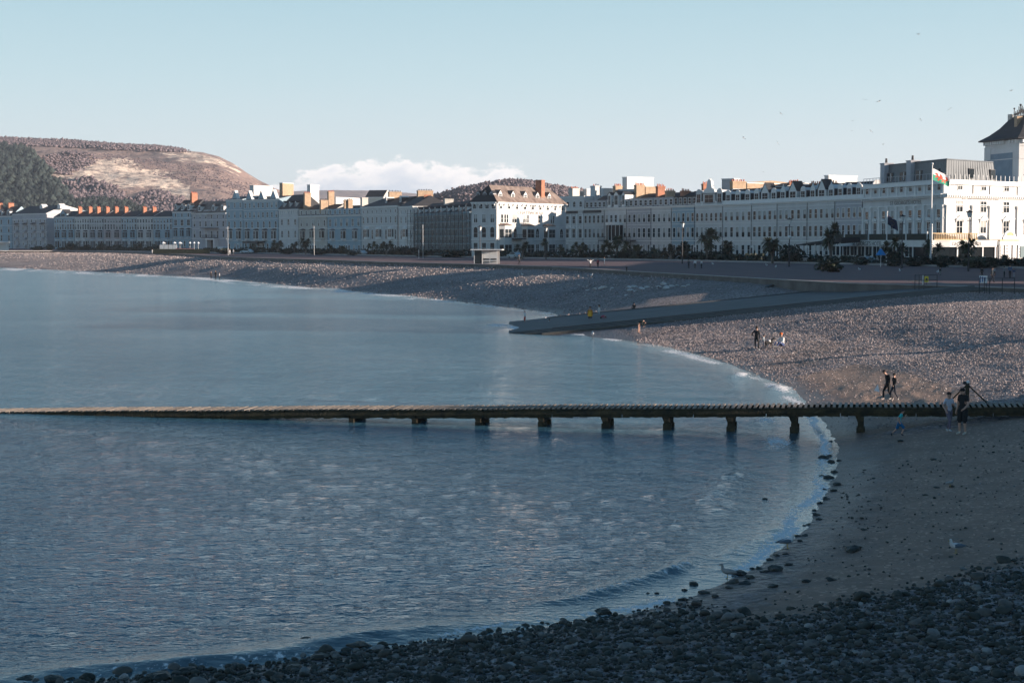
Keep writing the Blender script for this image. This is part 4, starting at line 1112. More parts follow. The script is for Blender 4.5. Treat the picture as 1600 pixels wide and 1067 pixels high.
seams(base[0], base[1], topp[0], topp[1], 40); seams(base[1], base[2], topp[1], topp[2], 20)
m = MB()
e = [topp[0], topp[1], topp[2]]
for p, q in ((e[0], e[1]), (e[1], e[2])): m.tube((*p, ZM+0.03), (*q, ZM+0.03), 0.14, n=6, smooth=False)
m.obj('roof_edge', [M_zincd], mz)
FM = Fr(hot, Vector((T.x, T.y, 0)), Vector((T1.x, T1.y, 0)), A); FM0 = Fr(hot, Vector((T0.x, T0.y, 0)), Vector((T.x, T.y, 0)), A)
for u in (0.50, 0.93):
    m = MB(); m.box(-0.9, 0.9, -0.12, 0.8, 0, 1.9, 0); m.box(-0.85, 0.85, -0.13, -0.121, 0.05, 1.8, 1)
    FM.put('roof_window', m.mesh('roof_window', [M_dark, M_glass]), FM.L*u, 0.1, ZA+0.6)
for u in (0.1, 0.32, 0.58, 0.85):
    m = MB(); m.box(-1.3, 1.3, -0.12, 0.8, 0, 1.8, 0); m.box(-1.2, 1.2, -0.13, -0.121, 0.05, 1.7, 1); m.box(0.5, 0.7, -0.16, -0.131, 0.05, 1.7, 2)
    FM0.put('roof_window', m.mesh('roof_window', [M_dark, M_glass, M_trim]), FM0.L*u, 0.1, ZA+0.5)
for u in (0.02, 0.46):
    m = MB(); m.box(-1.0, 1.0, -0.6, 1.4, 0, 4.8, 0); m.box(-1.15, 1.15, -0.7, 1.5, 4.8, 5.0, 0); m.tube((0, 0.3, 5.0), (0, 0.3, 6.0), 0.28, 0.22, 7, 1)
    FM0.put('chimney', m.mesh('chimney', [M_lav, M_dark]), FM0.L*u, 0, ZA-0.5)
m = MB()
for k in range(24):
    u = FL.L*k/24; m.box(u-0.04, u+0.04, 0.0, 0.08, ZA+0.06, ZA+1.25)
m.box(0, FL.L, 0.0, 0.08, ZA+1.25, ZA+1.33)
FL.put('roof_railing', m.mesh('roof_railing', [M_lav]), 0)
m = MB()
for k in range(18):
    u = upx(1494)+k*1.55; m.box(u-0.06, u+0.06, 0.6, 0.72, ZA+0.06, ZA+1.2)
FR.put('roof_posts', m.mesh('roof_posts', [M_trim]), 0)

# terrace extension with sign boards in front of the left front
FX = Fr(hot, A-Vector((tl.x, tl.y, 0))*8+Vector((nl.x, nl.y, 0))*4.2, Cn+Vector((nl.x, nl.y, 0))*4.2+Vector((tl.x, tl.y, 0))*2.5, A)
zb0, zb1 = H(386.0), H(377.0)
m = MB(); m.box(0, FX.L, 0.2, 4.1, -0.3, zb0, 1); m.box(-0.2, FX.L+0.2, -0.15, 4.1, zb0+0.003, zb1, 0); m.box(-0.35, FX.L+0.35, -0.35, 4.1, zb1+0.003, zb1+0.2, 0)
vx = FX.put('veranda', m.mesh('veranda', [M_trim, M_glass]), 0)
np_ = 13
pm_ = MB(); pm_.box(-0.14, 0.14, 0.0, 0.28, 0, zb0); pmx = pm_.mesh('post', [M_trim])
for k in range(np_+1): put('post', pmx, vx, (0.14+k*(FX.L-0.28)/np_, 0, 0))
for k in range(np_*2):
    if k % 2:
        m2 = MB(); m2.box(-0.04, 0.04, 0.1, 0.199, 0, zb0); put('glazing_bar', m2.mesh('glazing_bar', [M_trim]), vx, (0.14+(k+0.0)*(FX.L-0.28)/(np_*2), 0, 0))
# balustrade below
m = MB(); m.box(0, FX.L, -2.6, -2.3, 1.0, 1.15); m.box(0, FX.L, -2.6, -2.3, -0.2, 0.15)
for k in range(int(FX.L/0.45)): m.tube((k*0.45+0.2, -2.45, 0.15), (k*0.45+0.2, -2.45, 1.0), 0.11, 0.08, 5, smooth=False)
FX.put('balustrade', m.mesh('balustrade', [M_trim]), 0)
bxs = [(0.10, 6.0, 'stars'), (0.42, 16.0, "St. GEORGE'S HOTEL"), (0.735, 6.5, 'stars'), (0.93, 5.0, '')]
def stars(parent, u, z, n=4, r=0.36):
    for k in range(n):
        pts = []
        for i in range(10):
            a = math.pi/2+2*math.pi*i/10; q = r if i % 2 == 0 else r*0.5
            pts.append((q*math.cos(a), q*math.sin(a)))
        m = MB(); m.prism(pts[::-1], -0.02, 0.0); put('star', m.mesh('star', [M_dark]), parent, (u+(k-(n-1)/2)*1.05, -0.006, z))
for u, w_, tx in bxs:
    m = MB(); m.box(-w_/2, w_/2, -0.08, 0.0, zb0+0.1, zb1-0.1)
    sb = FX.put('sign_board', m.mesh('sign_board', [M_trim]), FX.L*u, -0.153)
    if tx == 'stars': stars(sb, 0, (zb0+zb1)/2, 4); [setattr(c, 'location', (c.location.x, -0.085, c.location.z)) for c in sb.children]
    elif tx:
        me = text_mesh(tx, 1.25, 0.015, M_dark); put('lettering', me, sb, (0, -0.10, (zb0+zb1)/2), (math.pi/2, 0, 0), (1.15, 1, 1))
# planting trough and white posts on the veranda roof
m = MB(); m.box(0, FX.L, 0.2, 0.9, zb1+0.21, zb1+1.45); o = FX.put('planted_trough', m.mesh('planted_trough', [pmat('dark_hedging', (0.035, 0.04, 0.03), 0.9, 0.5, 3, 0.8, 12)]), 0)
for u in (0.06, 0.17, 0.42, 0.60, 0.78, 0.97):
    m = MB(); m.box(-0.1, 0.1, 0.0, 0.18, zb1+0.2, zb1+1.9, 0); FX.put('post', m.mesh('post', [M_trim]), FX.L*u)
# sunlit right-hand return: roof band, golden balustrade, porch
FY = Fr(hot, Cn+Vector((nl.x, nl.y, 0))*4.2+Vector((tl.x, tl.y, 0))*2.5+Vector((nr.x, nr.y, 0))*0.2, Cn+Vector((nr.x, nr.y, 0))*4.6+Vector((tr.x, tr.y, 0))*upx(1524), A)
m = MB(); m.box(0, FY.L, -0.15, 4.4, zb0+0.003, zb1, 0); m.box(0, FY.L, 0.2, 4.4, -0.3, zb0, 1); m.box(-0.2, FY.L, -0.35, 4.4, zb1+0.003, zb1+0.2, 0)
vy = FY.put('veranda', m.mesh('veranda', [M_trim, M_glass]), 0)
for k in range(6): put('post', pmx, vy, (0.2+k*(FY.L-0.4)/5, 0, 0))
put_text(FY, "St. GEORGE'S HOTEL", 0.95, FY.L*0.5, (zb0+zb1)/2, -0.17, M_dark)
m = MB(); m.box(0.3, FY.L*0.72, 0.1, 0.4, zb1+1.4, zb1+1.6, 0); m.box(0.3, FY.L*0.72, 0.1, 0.4, zb1+0.2, zb1+0.4, 0)
for k in range(int(FY.L*0.72/0.42)): m.tube((0.5+k*0.42, 0.25, zb1+0.4), (0.5+k*0.42, 0.25, zb1+1.4), 0.14, 0.1, 5, smooth=False)
FY.put('balustrade', m.mesh('balustrade', [M_gold]), 0)
m = MB(); m.box(-0.22, 0.22, 0.0, 0.4, zb1+0.2, zb1+2.9); m.ball((0, 0.2, zb1+3.15), 0.3, 8, 5); FY.put('corner_pier', m.mesh('corner_pier', [M_trim]), 0.1)
up = upx(1546)
m = MB()
pw = 3.2
for s_ in (-pw, -pw*0.42, pw*0.42, pw): m.tube((s_, -4.2, 0), (s_, -4.2, H(383)), 0.22, 0.19, 8, 0)
m.box(-pw-0.4, pw+0.4, -4.6, 0, H(383)+0.003, H(377), 0); m.box(-pw-0.2, pw+0.2, -4.5, -0.1, H(377)+0.003, H(374.5), 1)
m.box(-2.4, 2.4, -4.55, -4.2, H(374.5)+0.003, H(370), 0)
m.prism([(2.0*math.cos(math.pi*i/10), H(370)+1.3*math.sin(math.pi*i/10)) for i in range(11)], -4.5, -4.2, 0)
m.prism([(1.3*math.cos(math.pi*i/8), H(370)+0.25+0.7*math.sin(math.pi*i/8)) for i in range(9)], -4.53, -4.503, 1)
m.box(-pw, pw, -0.1, 0.02, 0.1, H(385), 2); m.box(-0.7, 0.9, -0.16, -0.11, 0.1, H(388), 3)
FR.put('porch', m.mesh('porch', [M_trim, M_gold, M_dark, M_brick]), up)

# tower with its steep slate roof and iron cresting
Tc = WD(1590, 376, 345); Ta = Tc-Vector((tl.x, tl.y, 0))*13.8
tw = empty('hotel_tower', (Ta.x, Ta.y, PROM), math.atan2(tl.y, tl.x), 'square tower with a steep bell-cast slate roof and iron cresting, rising behind the grand hotel', 'tower')
TL = Fr(tw, Ta, Tc, Ta); Td = Tc+Vector((tr.x, tr.y, 0))*14
# make the tower square to its own left front
Td = Tc+Vector((-nl.x*0.86+tl.x*0.5, -nl.y*0.86+tl.y*0.5, 0))
HT = lambda y_: ZP(y_, 345)-PROM
q1 = Vector((math.cos(-TL.a), 0)); L_ = TL.L; ze = HT(214)
m = MB(); m.box(0, L_, 0, 13, 0, ze-0.5, 0); m.box(-0.15, L_+0.15, -0.15, 13.15, ze-1.9, ze-1.65, 0); m.box(-0.12, L_+0.12, -0.12, 13.12, HT(248), HT(246.5), 0)
for s_ in (0, L_-2.4): m.box(s_-0.1 if s_ == 0 else s_, s_+2.4 if s_ == 0 else s_+2.5, -0.12, 0.0, 0, ze-1.91, 0)
tw.rotation_euler.z += 0
m.obj('wall', [M_white], tw)
m = MB(); m.box(0.3, L_-2.6, -0.06, -0.003, 2, ze-3.2); m.obj('painted_panel', [pmat('grey_blue_render', (0.20, 0.27, 0.33), 0.8, 0.15, 0.5)], tw)
brackets(TL, ze-0.5, 9, M_trim, 0.35, 0.7, 0.7, 0, L_*0.62); brackets(TL, ze-0.5, 3, M_trim, 0.35, 0.7, 0.7, L_*0.74, L_)
FRt = Fr(tw, Tc, Tc+Vector((-nl.x, -nl.y, 0))*13, Ta); brackets(FRt, ze-0.5, 12, M_trim, 0.35, 0.7, 0.7)
m = MB(); zt = HT(178)
prof = [(-1.1, ze-0.4), (-1.1, ze-0.15), (0.6, ze+1.0), (2.2, ze+2.5), (3.6, ze+4.4), (4.4, zt)]
ring = lambda d: [(d, d), (L_-d, d), (L_-d, 13-d), (d, 13-d)]
vs = []; 
for d, z_ in prof: vs += [(a, b_, z_) for a, b_ in ring(d)]
fs = [[i*4+j, i*4+(j+1) % 4, (i+1)*4+(j+1) % 4, (i+1)*4+j] for i in range(5) for j in range(4)]+[[20, 21, 22, 23], [3, 2, 1, 0]]
m.add(vs, fs, 0); m.obj('roof', [M_slate], tw)
m = MB(); m.box(4.3, L_-4.3, 4.3, 8.7, zt, zt+0.15)
for k in range(9):
    x_ = 4.4+k*(L_-8.8)/8; hh = 1.2+1.5*math.exp(-((k-4)/1.6)**2)
    m.tube((x_, 4.4, zt+0.1), (x_, 4.4, zt+hh), 0.11, n=4); m.tube((x_, 8.6, zt+0.1), (x_, 8.6, zt+hh), 0.07, n=4)
    if k < 8:
        for yy in (4.4, 8.6):
            m.tube((x_, yy, zt+0.2), (x_+(L_-8.8)/8, yy, zt+hh*0.85), 0.05, n=4); m.tube((x_, yy, zt+hh*0.85), (x_+(L_-8.8)/8, yy, zt+0.2), 0.05, n=4)
for a_ in (4.4, L_-4.4): m.tube((a_, 4.4, zt), (a_, 4.4, zt+1.9), 0.09, n=5); m.ball((a_, 4.4, zt+1.9), 0.22, 6, 4)
m.ball((L_/2, 4.4, zt+2.5), 0.28, 6, 4)
m.obj('iron_cresting', [M_dark], tw)
m = MB(); m.box(-0.55, 0.55, -0.7, 0.7, ze+1.5, zt-0.1); m.obj('chimney', [M_buff], tw, (L_*0.62, 2.9, 0))
m = MB(); m.box(-0.5, 0.5, 2.6, 3.4, ze+0.5, zt+0.7, 0); m.obj('chimney', [M_offw], tw, (3.6, 1.0, 0))
me, ge = window_mesh(1.2, 2.6, 'arch'); TL.put('window', me, 1.6, 0, ze-8)
for fr in (FRt,):
    windows(fr, ze-8, 1.2, 2.6, 3, 'arch')
# ================================================================== timber jetty
M_deck = pmat('worn_deck_timber', (0.27, 0.225, 0.185), 0.8, 0.4, 3, 0.4, 30, obj_var=0.25)
M_weedt = pmat('weedy_timber', (0.026, 0.028, 0.016), 0.75, 0.6, 2.2, 0.9, 10, col2=(0.085, 0.060, 0.026))
JX0, JX1 = -36.0, 27.0
jd = Vector((1, -0.22, 0)).normalized(); jn = Vector((-jd.y, jd.x, 0))
def JP(X): return Vector((X, 73-0.22*X, 0.0))
P0 = JP(JX0)
jet = empty('jetty', (P0.x, P0.y, 0), math.atan2(jd.y, jd.x), 'long low weedy timber jetty with slatted deck running from the sand out into the sea', 'jetty')
JL = (JX1-JX0)/jd.x
def jz(u):
    X_ = JX0+u*jd.x; return 0.83+0.028*X_-0.00010*max(0.0, -8-X_)**2+0.012*math.sin(X_*0.55)
JW = 1.75
m = MB(); m.box(-0.064, 0.064, 0.0, JW, -0.055, 0.0); pme = m.mesh('deck_plank', [M_deck])
npl = 262; pit = JL/npl
for k in range(npl):
    random.random()
    u = (k+0.5)*pit
    put('deck_plank', pme, jet, (u, random.uniform(-0.03, 0.03), jz(u)+random.uniform(-0.008, 0.012)), (0, random.uniform(-0.02, 0.02), random.uniform(-0.01, 0.01)))
nseg = 20
for v in (0.08, JW-0.24):
    for k in range(nseg):
        u0, u1 = k*JL/nseg+0.02, (k+1)*JL/nseg-0.02
        m = MB(); a, b_ = jz(u0)-0.065, jz(u1)-0.065; n = 10; dpt = 0.38
        for i in range(n):
            ua, ub = u0+(u1-u0)*i/n, u0+(u1-u0)*(i+1)/n; za, zb = jz(ua)-0.065, jz(ub)-0.065
            da, db = dpt+random.uniform(-.03, .03), dpt+random.uniform(-.03, .03)
            vs = [(ua, v, za-da), (ub, v, zb-db), (ub, v+0.16, zb-db), (ua, v+0.16, za-da), (ua, v, za), (ub, v, zb), (ub, v+0.16, zb), (ua, v+0.16, za)]
            m.add(vs, [(0, 3, 2, 1), (4, 5, 6, 7), (0, 1, 5, 4), (2, 3, 7, 6), (1, 2, 6, 5), (3, 0, 4, 7)], 0)
        m.obj('side_beam', [M_weedt], jet)
    m = MB()
    for q in range(40):
        ua, ub = q*JL/40, (q+1)*JL/40; za, zb = jz(ua), jz(ub)
        m.add([(ua, v-0.07, za-0.30), (ub, v-0.07, zb-0.30), (ub, v-0.003, zb-0.30), (ua, v-0.003, za-0.30), (ua, v-0.07, za-0.16), (ub, v-0.07, zb-0.16), (ub, v-0.003, zb-0.16), (ua, v-0.003, za-0.16)], [(0, 3, 2, 1), (4, 5, 6, 7), (0, 1, 5, 4), (2, 3, 7, 6)])
    m.obj('rubbing_strip', [M_weedt], jet)
for px in (548, 647, 747, 846, 946, 1043, 1143, 1243, 1348):
    uu = (px-CX)/FPX; X = uu*73/(1+0.22*uu); u = (X-JX0)/jd.x
    for v in (0.30, JW-0.42):
        m = MB(); g_ = -1.2; w_ = 0.13
        zt_ = jz(u)-0.45
        m.box(-w_+random.uniform(-.02, .02), w_+random.uniform(-.02, .02), v-0.14, v+0.16, g_, jz(u)-0.07, 0)
        m.box(-w_-0.06, w_+0.05, v-0.17, v+0.19, g_, min(0.25, zt_-0.15)+random.uniform(-.1, .08), 0)
        m.prism([(-w_-0.12, zt_), (-w_-0.002, zt_-0.3), (-w_-0.002, zt_)], v-0.05, v+0.05, 0)
        m.obj('pile', [M_weedt], jet, (u, 0, 0))
    m = MB(); m.box(-0.12, 0.12, -0.05, JW+0.05, jz(u)-0.64, jz(u)-0.46); m.obj('cross_beam', [M_weedt], jet, (u, 0, 0))
# marker with raking struts on the jetty
X = (1518-CX)/FPX; X = X*73/(1+0.22*X); u = (X-JX0)/jd.x
wp = Vector((P0.x, P0.y, 0))+jd*u+jn*(JW-0.12)
mk = empty('marker_post', (wp.x, wp.y, jz(u)), math.atan2(jd.y, jd.x), 'weathered timber marker post with two raking struts and pale lamp, behind the couple', 'post'); mk.scale = (0.8, 0.8, 0.8)
m = MB(); m.box(-0.10, 0.10, -0.10, 0.10, 0, 1.0); m.obj('post', [M_weedt], mk)
for x_ in (-0.95, 1.05):
    m = MB(); m.tube((x_, 0, 0.02), (-0.06 if x_ < 0 else 0.06, 0, 0.95), 0.045, 0.04, 6); m.obj('strut', [M_weedt], mk)
m = MB(); m.ball((0.03, 0, 1.14), 0.10, 10, 6, 0); m.tube((0, 0, 1.0), (0, 0, 1.08), 0.12, n=8, m=1); m.ball((-0.15, 0.02, 1.1), 0.10, 8, 5, 1); m.obj('lamp', [M_trim, M_dark], mk)

# ================================================================== stones
def stone_material(name, stops, rough=0.75, weed=0.0):
    m = bpy.data.materials.new(name); m.use_nodes = True; t = m.node_tree; b = t.nodes['Principled BSDF']
    a = N(t, 'ShaderNodeAttribute', attribute_name='tone').outputs['Fac']
    if name == 'single_stone':
        a = N(t, 'ShaderNodeObjectInfo').outputs['Random']
    g = N(t, 'ShaderNodeNewGeometry')
    n = N(t, 'ShaderNodeTexNoise', ins={'Scale': 9.0, 'Detail': 5.0, 'Roughness': 0.65}); t.links.new(g.outputs['Position'], n.inputs['Vector'])
    c = Ramp(t, a, stops)
    c = Mix(t, 1.0, c, Ramp(t, n.outputs[0], [(0.3, 0.62), (0.7, 1.25)]), 'MULTIPLY')
    t.links.new(c, b.inputs['Base Color']); b.inputs['Roughness'].default_value = rough
    bp = N(t, 'ShaderNodeBump', ins={'Strength': 0.5, 'Distance': 0.02}); t.links.new(n.outputs[0], bp.inputs['Height']); t.links.new(bp.outputs[0], b.inputs['Normal'])
    return m
ST_DARK = [(0.0, (0.026, 0.030, 0.022)), (0.5, (0.060, 0.060, 0.048)), (0.82, (0.12, 0.11, 0.098)), (0.95, (0.2, 0.195, 0.185)), (1.0, (0.38, 0.37, 0.36))]
ST_PALE = [(0.0, (0.19, 0.16, 0.155)), (0.4, (0.36, 0.295, 0.285)), (0.85, (0.48, 0.40, 0.385)), (1.0, (0.62, 0.56, 0.53))]
M_stone = stone_material('cobble', ST_DARK); M_stone1 = stone_material('single_stone', ST_DARK); M_shingle = stone_material('shingle', ST_PALE, 0.9)
def ico(sub):
    bm = bmesh.new(); bmesh.ops.create_icosphere(bm, subdivisions=sub, radius=1.0)
    v = np.array([q.co[:] for q in bm.verts]); f = np.array([[q.index for q in fc.verts] for fc in bm.faces]); bm.free(); return v, f
I1, I2 = ico(1), ico(2)
I0 = (np.array([(1, 0, 0), (-1, 0, 0), (0, 1, 0), (0, -1, 0), (0, 0, 1), (0, 0, -1)], float), np.array([(0, 2, 4), (2, 1, 4), (1, 3, 4), (3, 0, 4), (2, 0, 5), (1, 2, 5), (3, 1, 5), (0, 3, 5)]))
def stone_shapes(base, n, seed):
    r_ = np.random.default_rng(seed); out = []
    for k in range(n):
        v = base[0].copy()
        for j in range(5):
            d = r_.normal(size=3); d /= np.linalg.norm(d); q = v@d; v -= np.outer(np.maximum(q-r_.uniform(0.45, 0.8), 0), d)*0.8
        out.append(v)
    return out
def scatter(name, xs, ys, size, base, nshape, mat, seed, sink=0.25, flat=(0.45, 0.8), label=None):
    r_ = np.random.default_rng(seed); shp = stone_shapes(base, nshape, seed); n = len(xs)
    zz = ground(xs, ys); V, F_, T_ = [], [], []
    nv = len(base[0]); which = r_.integers(0, nshape, n)
    th = r_.uniform(0, 6.28, n); sx = size*r_.uniform(0.75, 1.3, n); sy = size*r_.uniform(0.6, 1.0, n); sz = size*r_.uniform(*flat, n)
    tx = r_.normal(0, 0.3, n); tone = r_.random(n)**1.15
    for k in range(nshape):
        i = np.where(which == k)[0]
        if len(i) == 0: continue
        v = shp[k][None]*np.stack([sx[i], sy[i], sz[i]], -1)[:, None, :]
        c, s_ = np.cos(tx[i])[:, None], np.sin(tx[i])[:, None]
        y_, z_ = v[..., 1]*c-v[..., 2]*s_, v[..., 1]*s_+v[..., 2]*c
        c, s_ = np.cos(th[i])[:, None], np.sin(th[i])[:, None]
        x_, y_ = v[..., 0]*c-y_*s_, v[..., 0]*s_+y_*c
        V.append(np.stack([x_+xs[i][:, None], y_+ys[i][:, None], z_+(zz[i]+sz[i]*(1-2*sink)*0.6)[:, None]], -1).reshape(-1, 3))
        T_.append(np.repeat(tone[i], nv))
    V = np.concatenate(V); T_ = np.concatenate(T_); n2 = len(V)//nv
    F_ = (base[1][None]+(np.arange(n2)*nv)[:, None, None]).reshape(-1, 3)
    o = put(name, np_mesh(name, V, F_, mat, True, attrs={'tone': T_})); tag(o, label, None, None, 'stuff'); return o
def px_poly(pts, z): return np.array([[p.x, p.y] for p in [W(a, b, z) for a, b in pts]])
def px_poly2(pts, n0, z): return np.array([[p.x, p.y] for p in [W(q[0], q[1], -0.05 if i < n0 else z) for i, q in enumerate(pts)]])
bank = px_poly2([(-60, 1090), (100, 1060), (350, 1036), (560, 1012), (700, 998), (850, 974), (960, 958), (1080, 935), (1180, 912), (1300, 897), (1400, 885), (1500, 868), (1590, 852), (1800, 845), (1800, 1180), (-60, 1200)], 8, 0.9)
r5 = np.random.default_rng(11)
def sample_poly(poly, n, dens=None):
    lo, hi = poly.min(0), poly.max(0); X, Y = [], []
    while sum(map(len, X)) < n:
        x_ = r5.uniform(lo[0], hi[0], n*2); y_ = r5.uniform(lo[1], hi[1], n*2)
        k = inside(poly, x_, y_)
        if dens is not None: k &= r5.random(len(x_)) < dens(x_, y_)
        X.append(x_[k]); Y.append(y_[k])
    return np.concatenate(X)[:n], np.concatenate(Y)[:n]
edge_bank = np.vstack([bank[6:14]])
fade = lambda x_, y_: np.clip(poly_dist(edge_bank, x_, y_)/1.5+0.12, 0, 1)
x_, y_ = sample_poly(bank, 6500, fade); scatter('small_cobbles', x_, y_, 0.035+0.035*r5.random(6500), I1, 7, M_stone, 15)
x_, y_ = sample_poly(bank, 4200, fade); scatter('cobbles', x_, y_, 0.06+0.065*r5.random(4200)**1.7, I2, 7, M_stone, 5, label='dark wet-looking cobbles of the shingle bank')
x_, y_ = sample_poly(bank, 15000, lambda a, b: np.clip(poly_dist(edge_bank, a, b)/2.2+0.03, 0, 1)); scatter('pebbles', x_, y_, 0.025+0.035*r5.random(15000), I0, 6, M_stone, 6)
# the larger cobbles are things of their own
shp = stone_shapes(I2, 6, 44); sm_ = []
for k in range(6):
    sm_.append(np_mesh('cobble', shp[k], I2[1], M_stone1, True))
x_, y_ = sample_poly(bank, 270, fade); zz = ground(x_, y_)
for k in range(270):
    s_ = 0.10+0.11*random.random()**1.8
    o = put('cobble', sm_[k % 6], None, (x_[k], y_[k], zz[k]+s_*0.28), (random.uniform(-.3, .3), random.uniform(-.3, .3), random.uniform(0, 6.28)), (s_*1.15, s_*0.9, s_*random.uniform(.5, .8)))
    tag(o, 'one of the larger rounded dark cobbles lying on the shingle bank', 'cobble', 'larger cobbles on the dark shingle bank')
# sand: scattered small stones
sandp = px_poly([(1320, 700), (1600, 660), (1620, 850), (1500, 862), (1300, 893), (1150, 915), (1235, 855), (1300, 770)], 1.0)
x_, y_ = sample_poly(sandp, 900); scatter('sand_pebbles', x_, y_, 0.015+0.05*r5.random(900)**3, I1, 5, M_stone, 8)
# shingle on the sunlit bank and on the far beach
lit = px_poly([(945, 520), (1050, 542), (1160, 575), (1235, 606), (1285, 640), (1560, 640), (1660, 610), (1660, 470), (1300, 486), (1100, 500)], 1.0)
def dl(a, b):
    q = np.clip(1.1-1.6*np.maximum.reduce([0.66*np.clip(0.5+np.where(inside(sp_, a, b), 1, -1)*poly_dist(np.vstack([sp_, sp_[:1]]), a, b)/3.0, 0, 1) for sp_ in sand_polys[1:2]]), 0.15, 1)
    return q*np.clip(sdist(a, b)/0.8, 0, 1)
nL = 66000
x_, y_ = sample_poly(lit, nL, dl); scatter('shingle', x_, y_, (0.040+0.040*r5.random(nL)**2)*(0.5+y_/190), I0, 10, M_shingle, 9, flat=(0.45, 0.8))
farb = px_poly([(0, 419), (340, 436), (640, 464), (760, 477), (890, 487), (1150, 466), (1260, 452), (1300, 446), (1000, 428), (740, 416), (520, 409), (0, 395)], 1.0)
nF = 26000
x_, y_ = sample_poly(farb, nF, lambda a, b: np.clip((190/b)**1.2, 0, 1)); scatter('far_shingle', x_, y_, 0.075+0.06*r5.random(nF)+y_/5000, I0, 10, M_shingle, 10, flat=(0.6, 1.0))
# pale boulders on the shaded far beach
M_bould = pmat('pale_boulder', (0.58, 0.57, 0.56), 0.85, 0.3, 1.5, 0.5, 6)
for k, (px, py, w_) in enumerate([(918, 454, 6), (930, 452.5, 8), (942, 451, 11), (957, 450.5, 5), (983, 450, 9), (992, 449, 10), (985, 455, 11), (993, 456, 7), (978, 462, 6), (1003, 452, 9), (1012, 450, 8), (1030, 449, 9), (1037, 445, 9), (1040, 451, 12), (1050, 448, 8), (1058, 447, 6), (1068, 449, 8), (1075, 446, 6)]):
    p = G(px, py); s_ = w_/2500*p.y*0.68
    o = put('boulder', np_mesh('boulder', shp[k % 6], I2[1], M_bould, False), None, (p.x, p.y, p.z+s_*0.12), (0.1, 0.2, k*1.3), (s_*1.1, s_*0.8, s_*(0.85 if k == 12 else 0.42)))
    tag(o, 'pale angular boulder lying with others on the shaded shingle above the slipway' if k != 12 else 'tallest pale pointed boulder on the shaded shingle above the slipway', 'boulder', 'pale boulders on the shaded beach')
# dark weedy rocks along the water's edge
M_rock = pmat('weedy_rock', (0.020, 0.024, 0.018), 0.55, 0.5, 3.0, 0.9, 9, col2=(0.06, 0.055, 0.04))
rk = [(1348-50, 690, 8), (1310, 720, 9), (1296, 713, 10), (1286, 716, 16), (1299, 722, 12), (1304, 738, 14), (1295, 747, 16), (1284, 744, 8), (1309, 757, 14), (1302, 768, 10), (1290, 780, 14), (1281, 787, 10), (1275, 805, 14), (1280, 812, 10), (1272, 798, 8), (1263, 820, 9), (1256, 822, 7), (1258, 838, 11), (1246, 838, 9), (1250, 846, 9), (1214, 868, 13), (1203, 875, 11), (1228, 866, 10), (1213, 890, 26), (1232, 884, 12), (1185, 890, 13), (1175, 889, 9), (1190, 894, 8), (1155, 899, 24), (1172, 903, 16), (1146, 912, 22), (1138, 919, 14), (1165, 912, 20), (1196, 895, 10), (1084, 915, 15), (1070, 924, 12), (1100, 928, 18), (1068, 937, 16), (1118, 932, 12), (1026, 928, 7), (1012, 928, 7), (1208, 917, 18), (1298, 907, 18), (1260, 910, 14), (942, 958, 28), (968, 966, 20), (905, 985, 22), (985, 975, 18), (1002, 961, 12), (462, 1048, 26), (430, 1055, 30), (395, 1058, 22), (560, 1012, 40), (480, 1004, 24), (500, 1030, 30), (760, 1000, 24), (700, 1010, 20), (820, 990, 20), (295, 1052, 34), (250, 1062, 40), (180, 1040, 22), (80, 1063, 34), (40, 1066, 30), (1406, 689, 9), (1459, 719, 10), (1488, 762, 10), (1463, 762, 9), (1351, 735, 6), (1365, 748, 6), (1195, 781, 8), (1288, 765, 8), (1335, 862, 30), (1350, 828, 12), (1446, 775, 9)]
shr = stone_shapes(I2, 5, 71)
for k in range(5):
    v = shr[k]; rr_ = np.random.default_rng(k); nn_ = 1+0.22*np.sin(v[:, 0]*5+k)*np.cos(v[:, 1]*4)+0.1*rr_.random(len(v)); shr[k] = v*nn_[:, None]
rms = [np_mesh('rock', v, I2[1], M_rock, False) for v in shr]
for k, (px, py, w_) in enumerate(rk):
    p = G(px, py); s_ = w_/2500*p.y*0.52
    o = put('rock', rms[k % 5], None, (p.x, p.y, p.z+s_*0.05), (0, 0, k*2.1), (s_*1.1, s_*0.9, s_*0.5))
    tag(o, "low dark weed-covered rock at the water's edge on the near shore", 'rock', "dark weedy rocks along the water's edge")
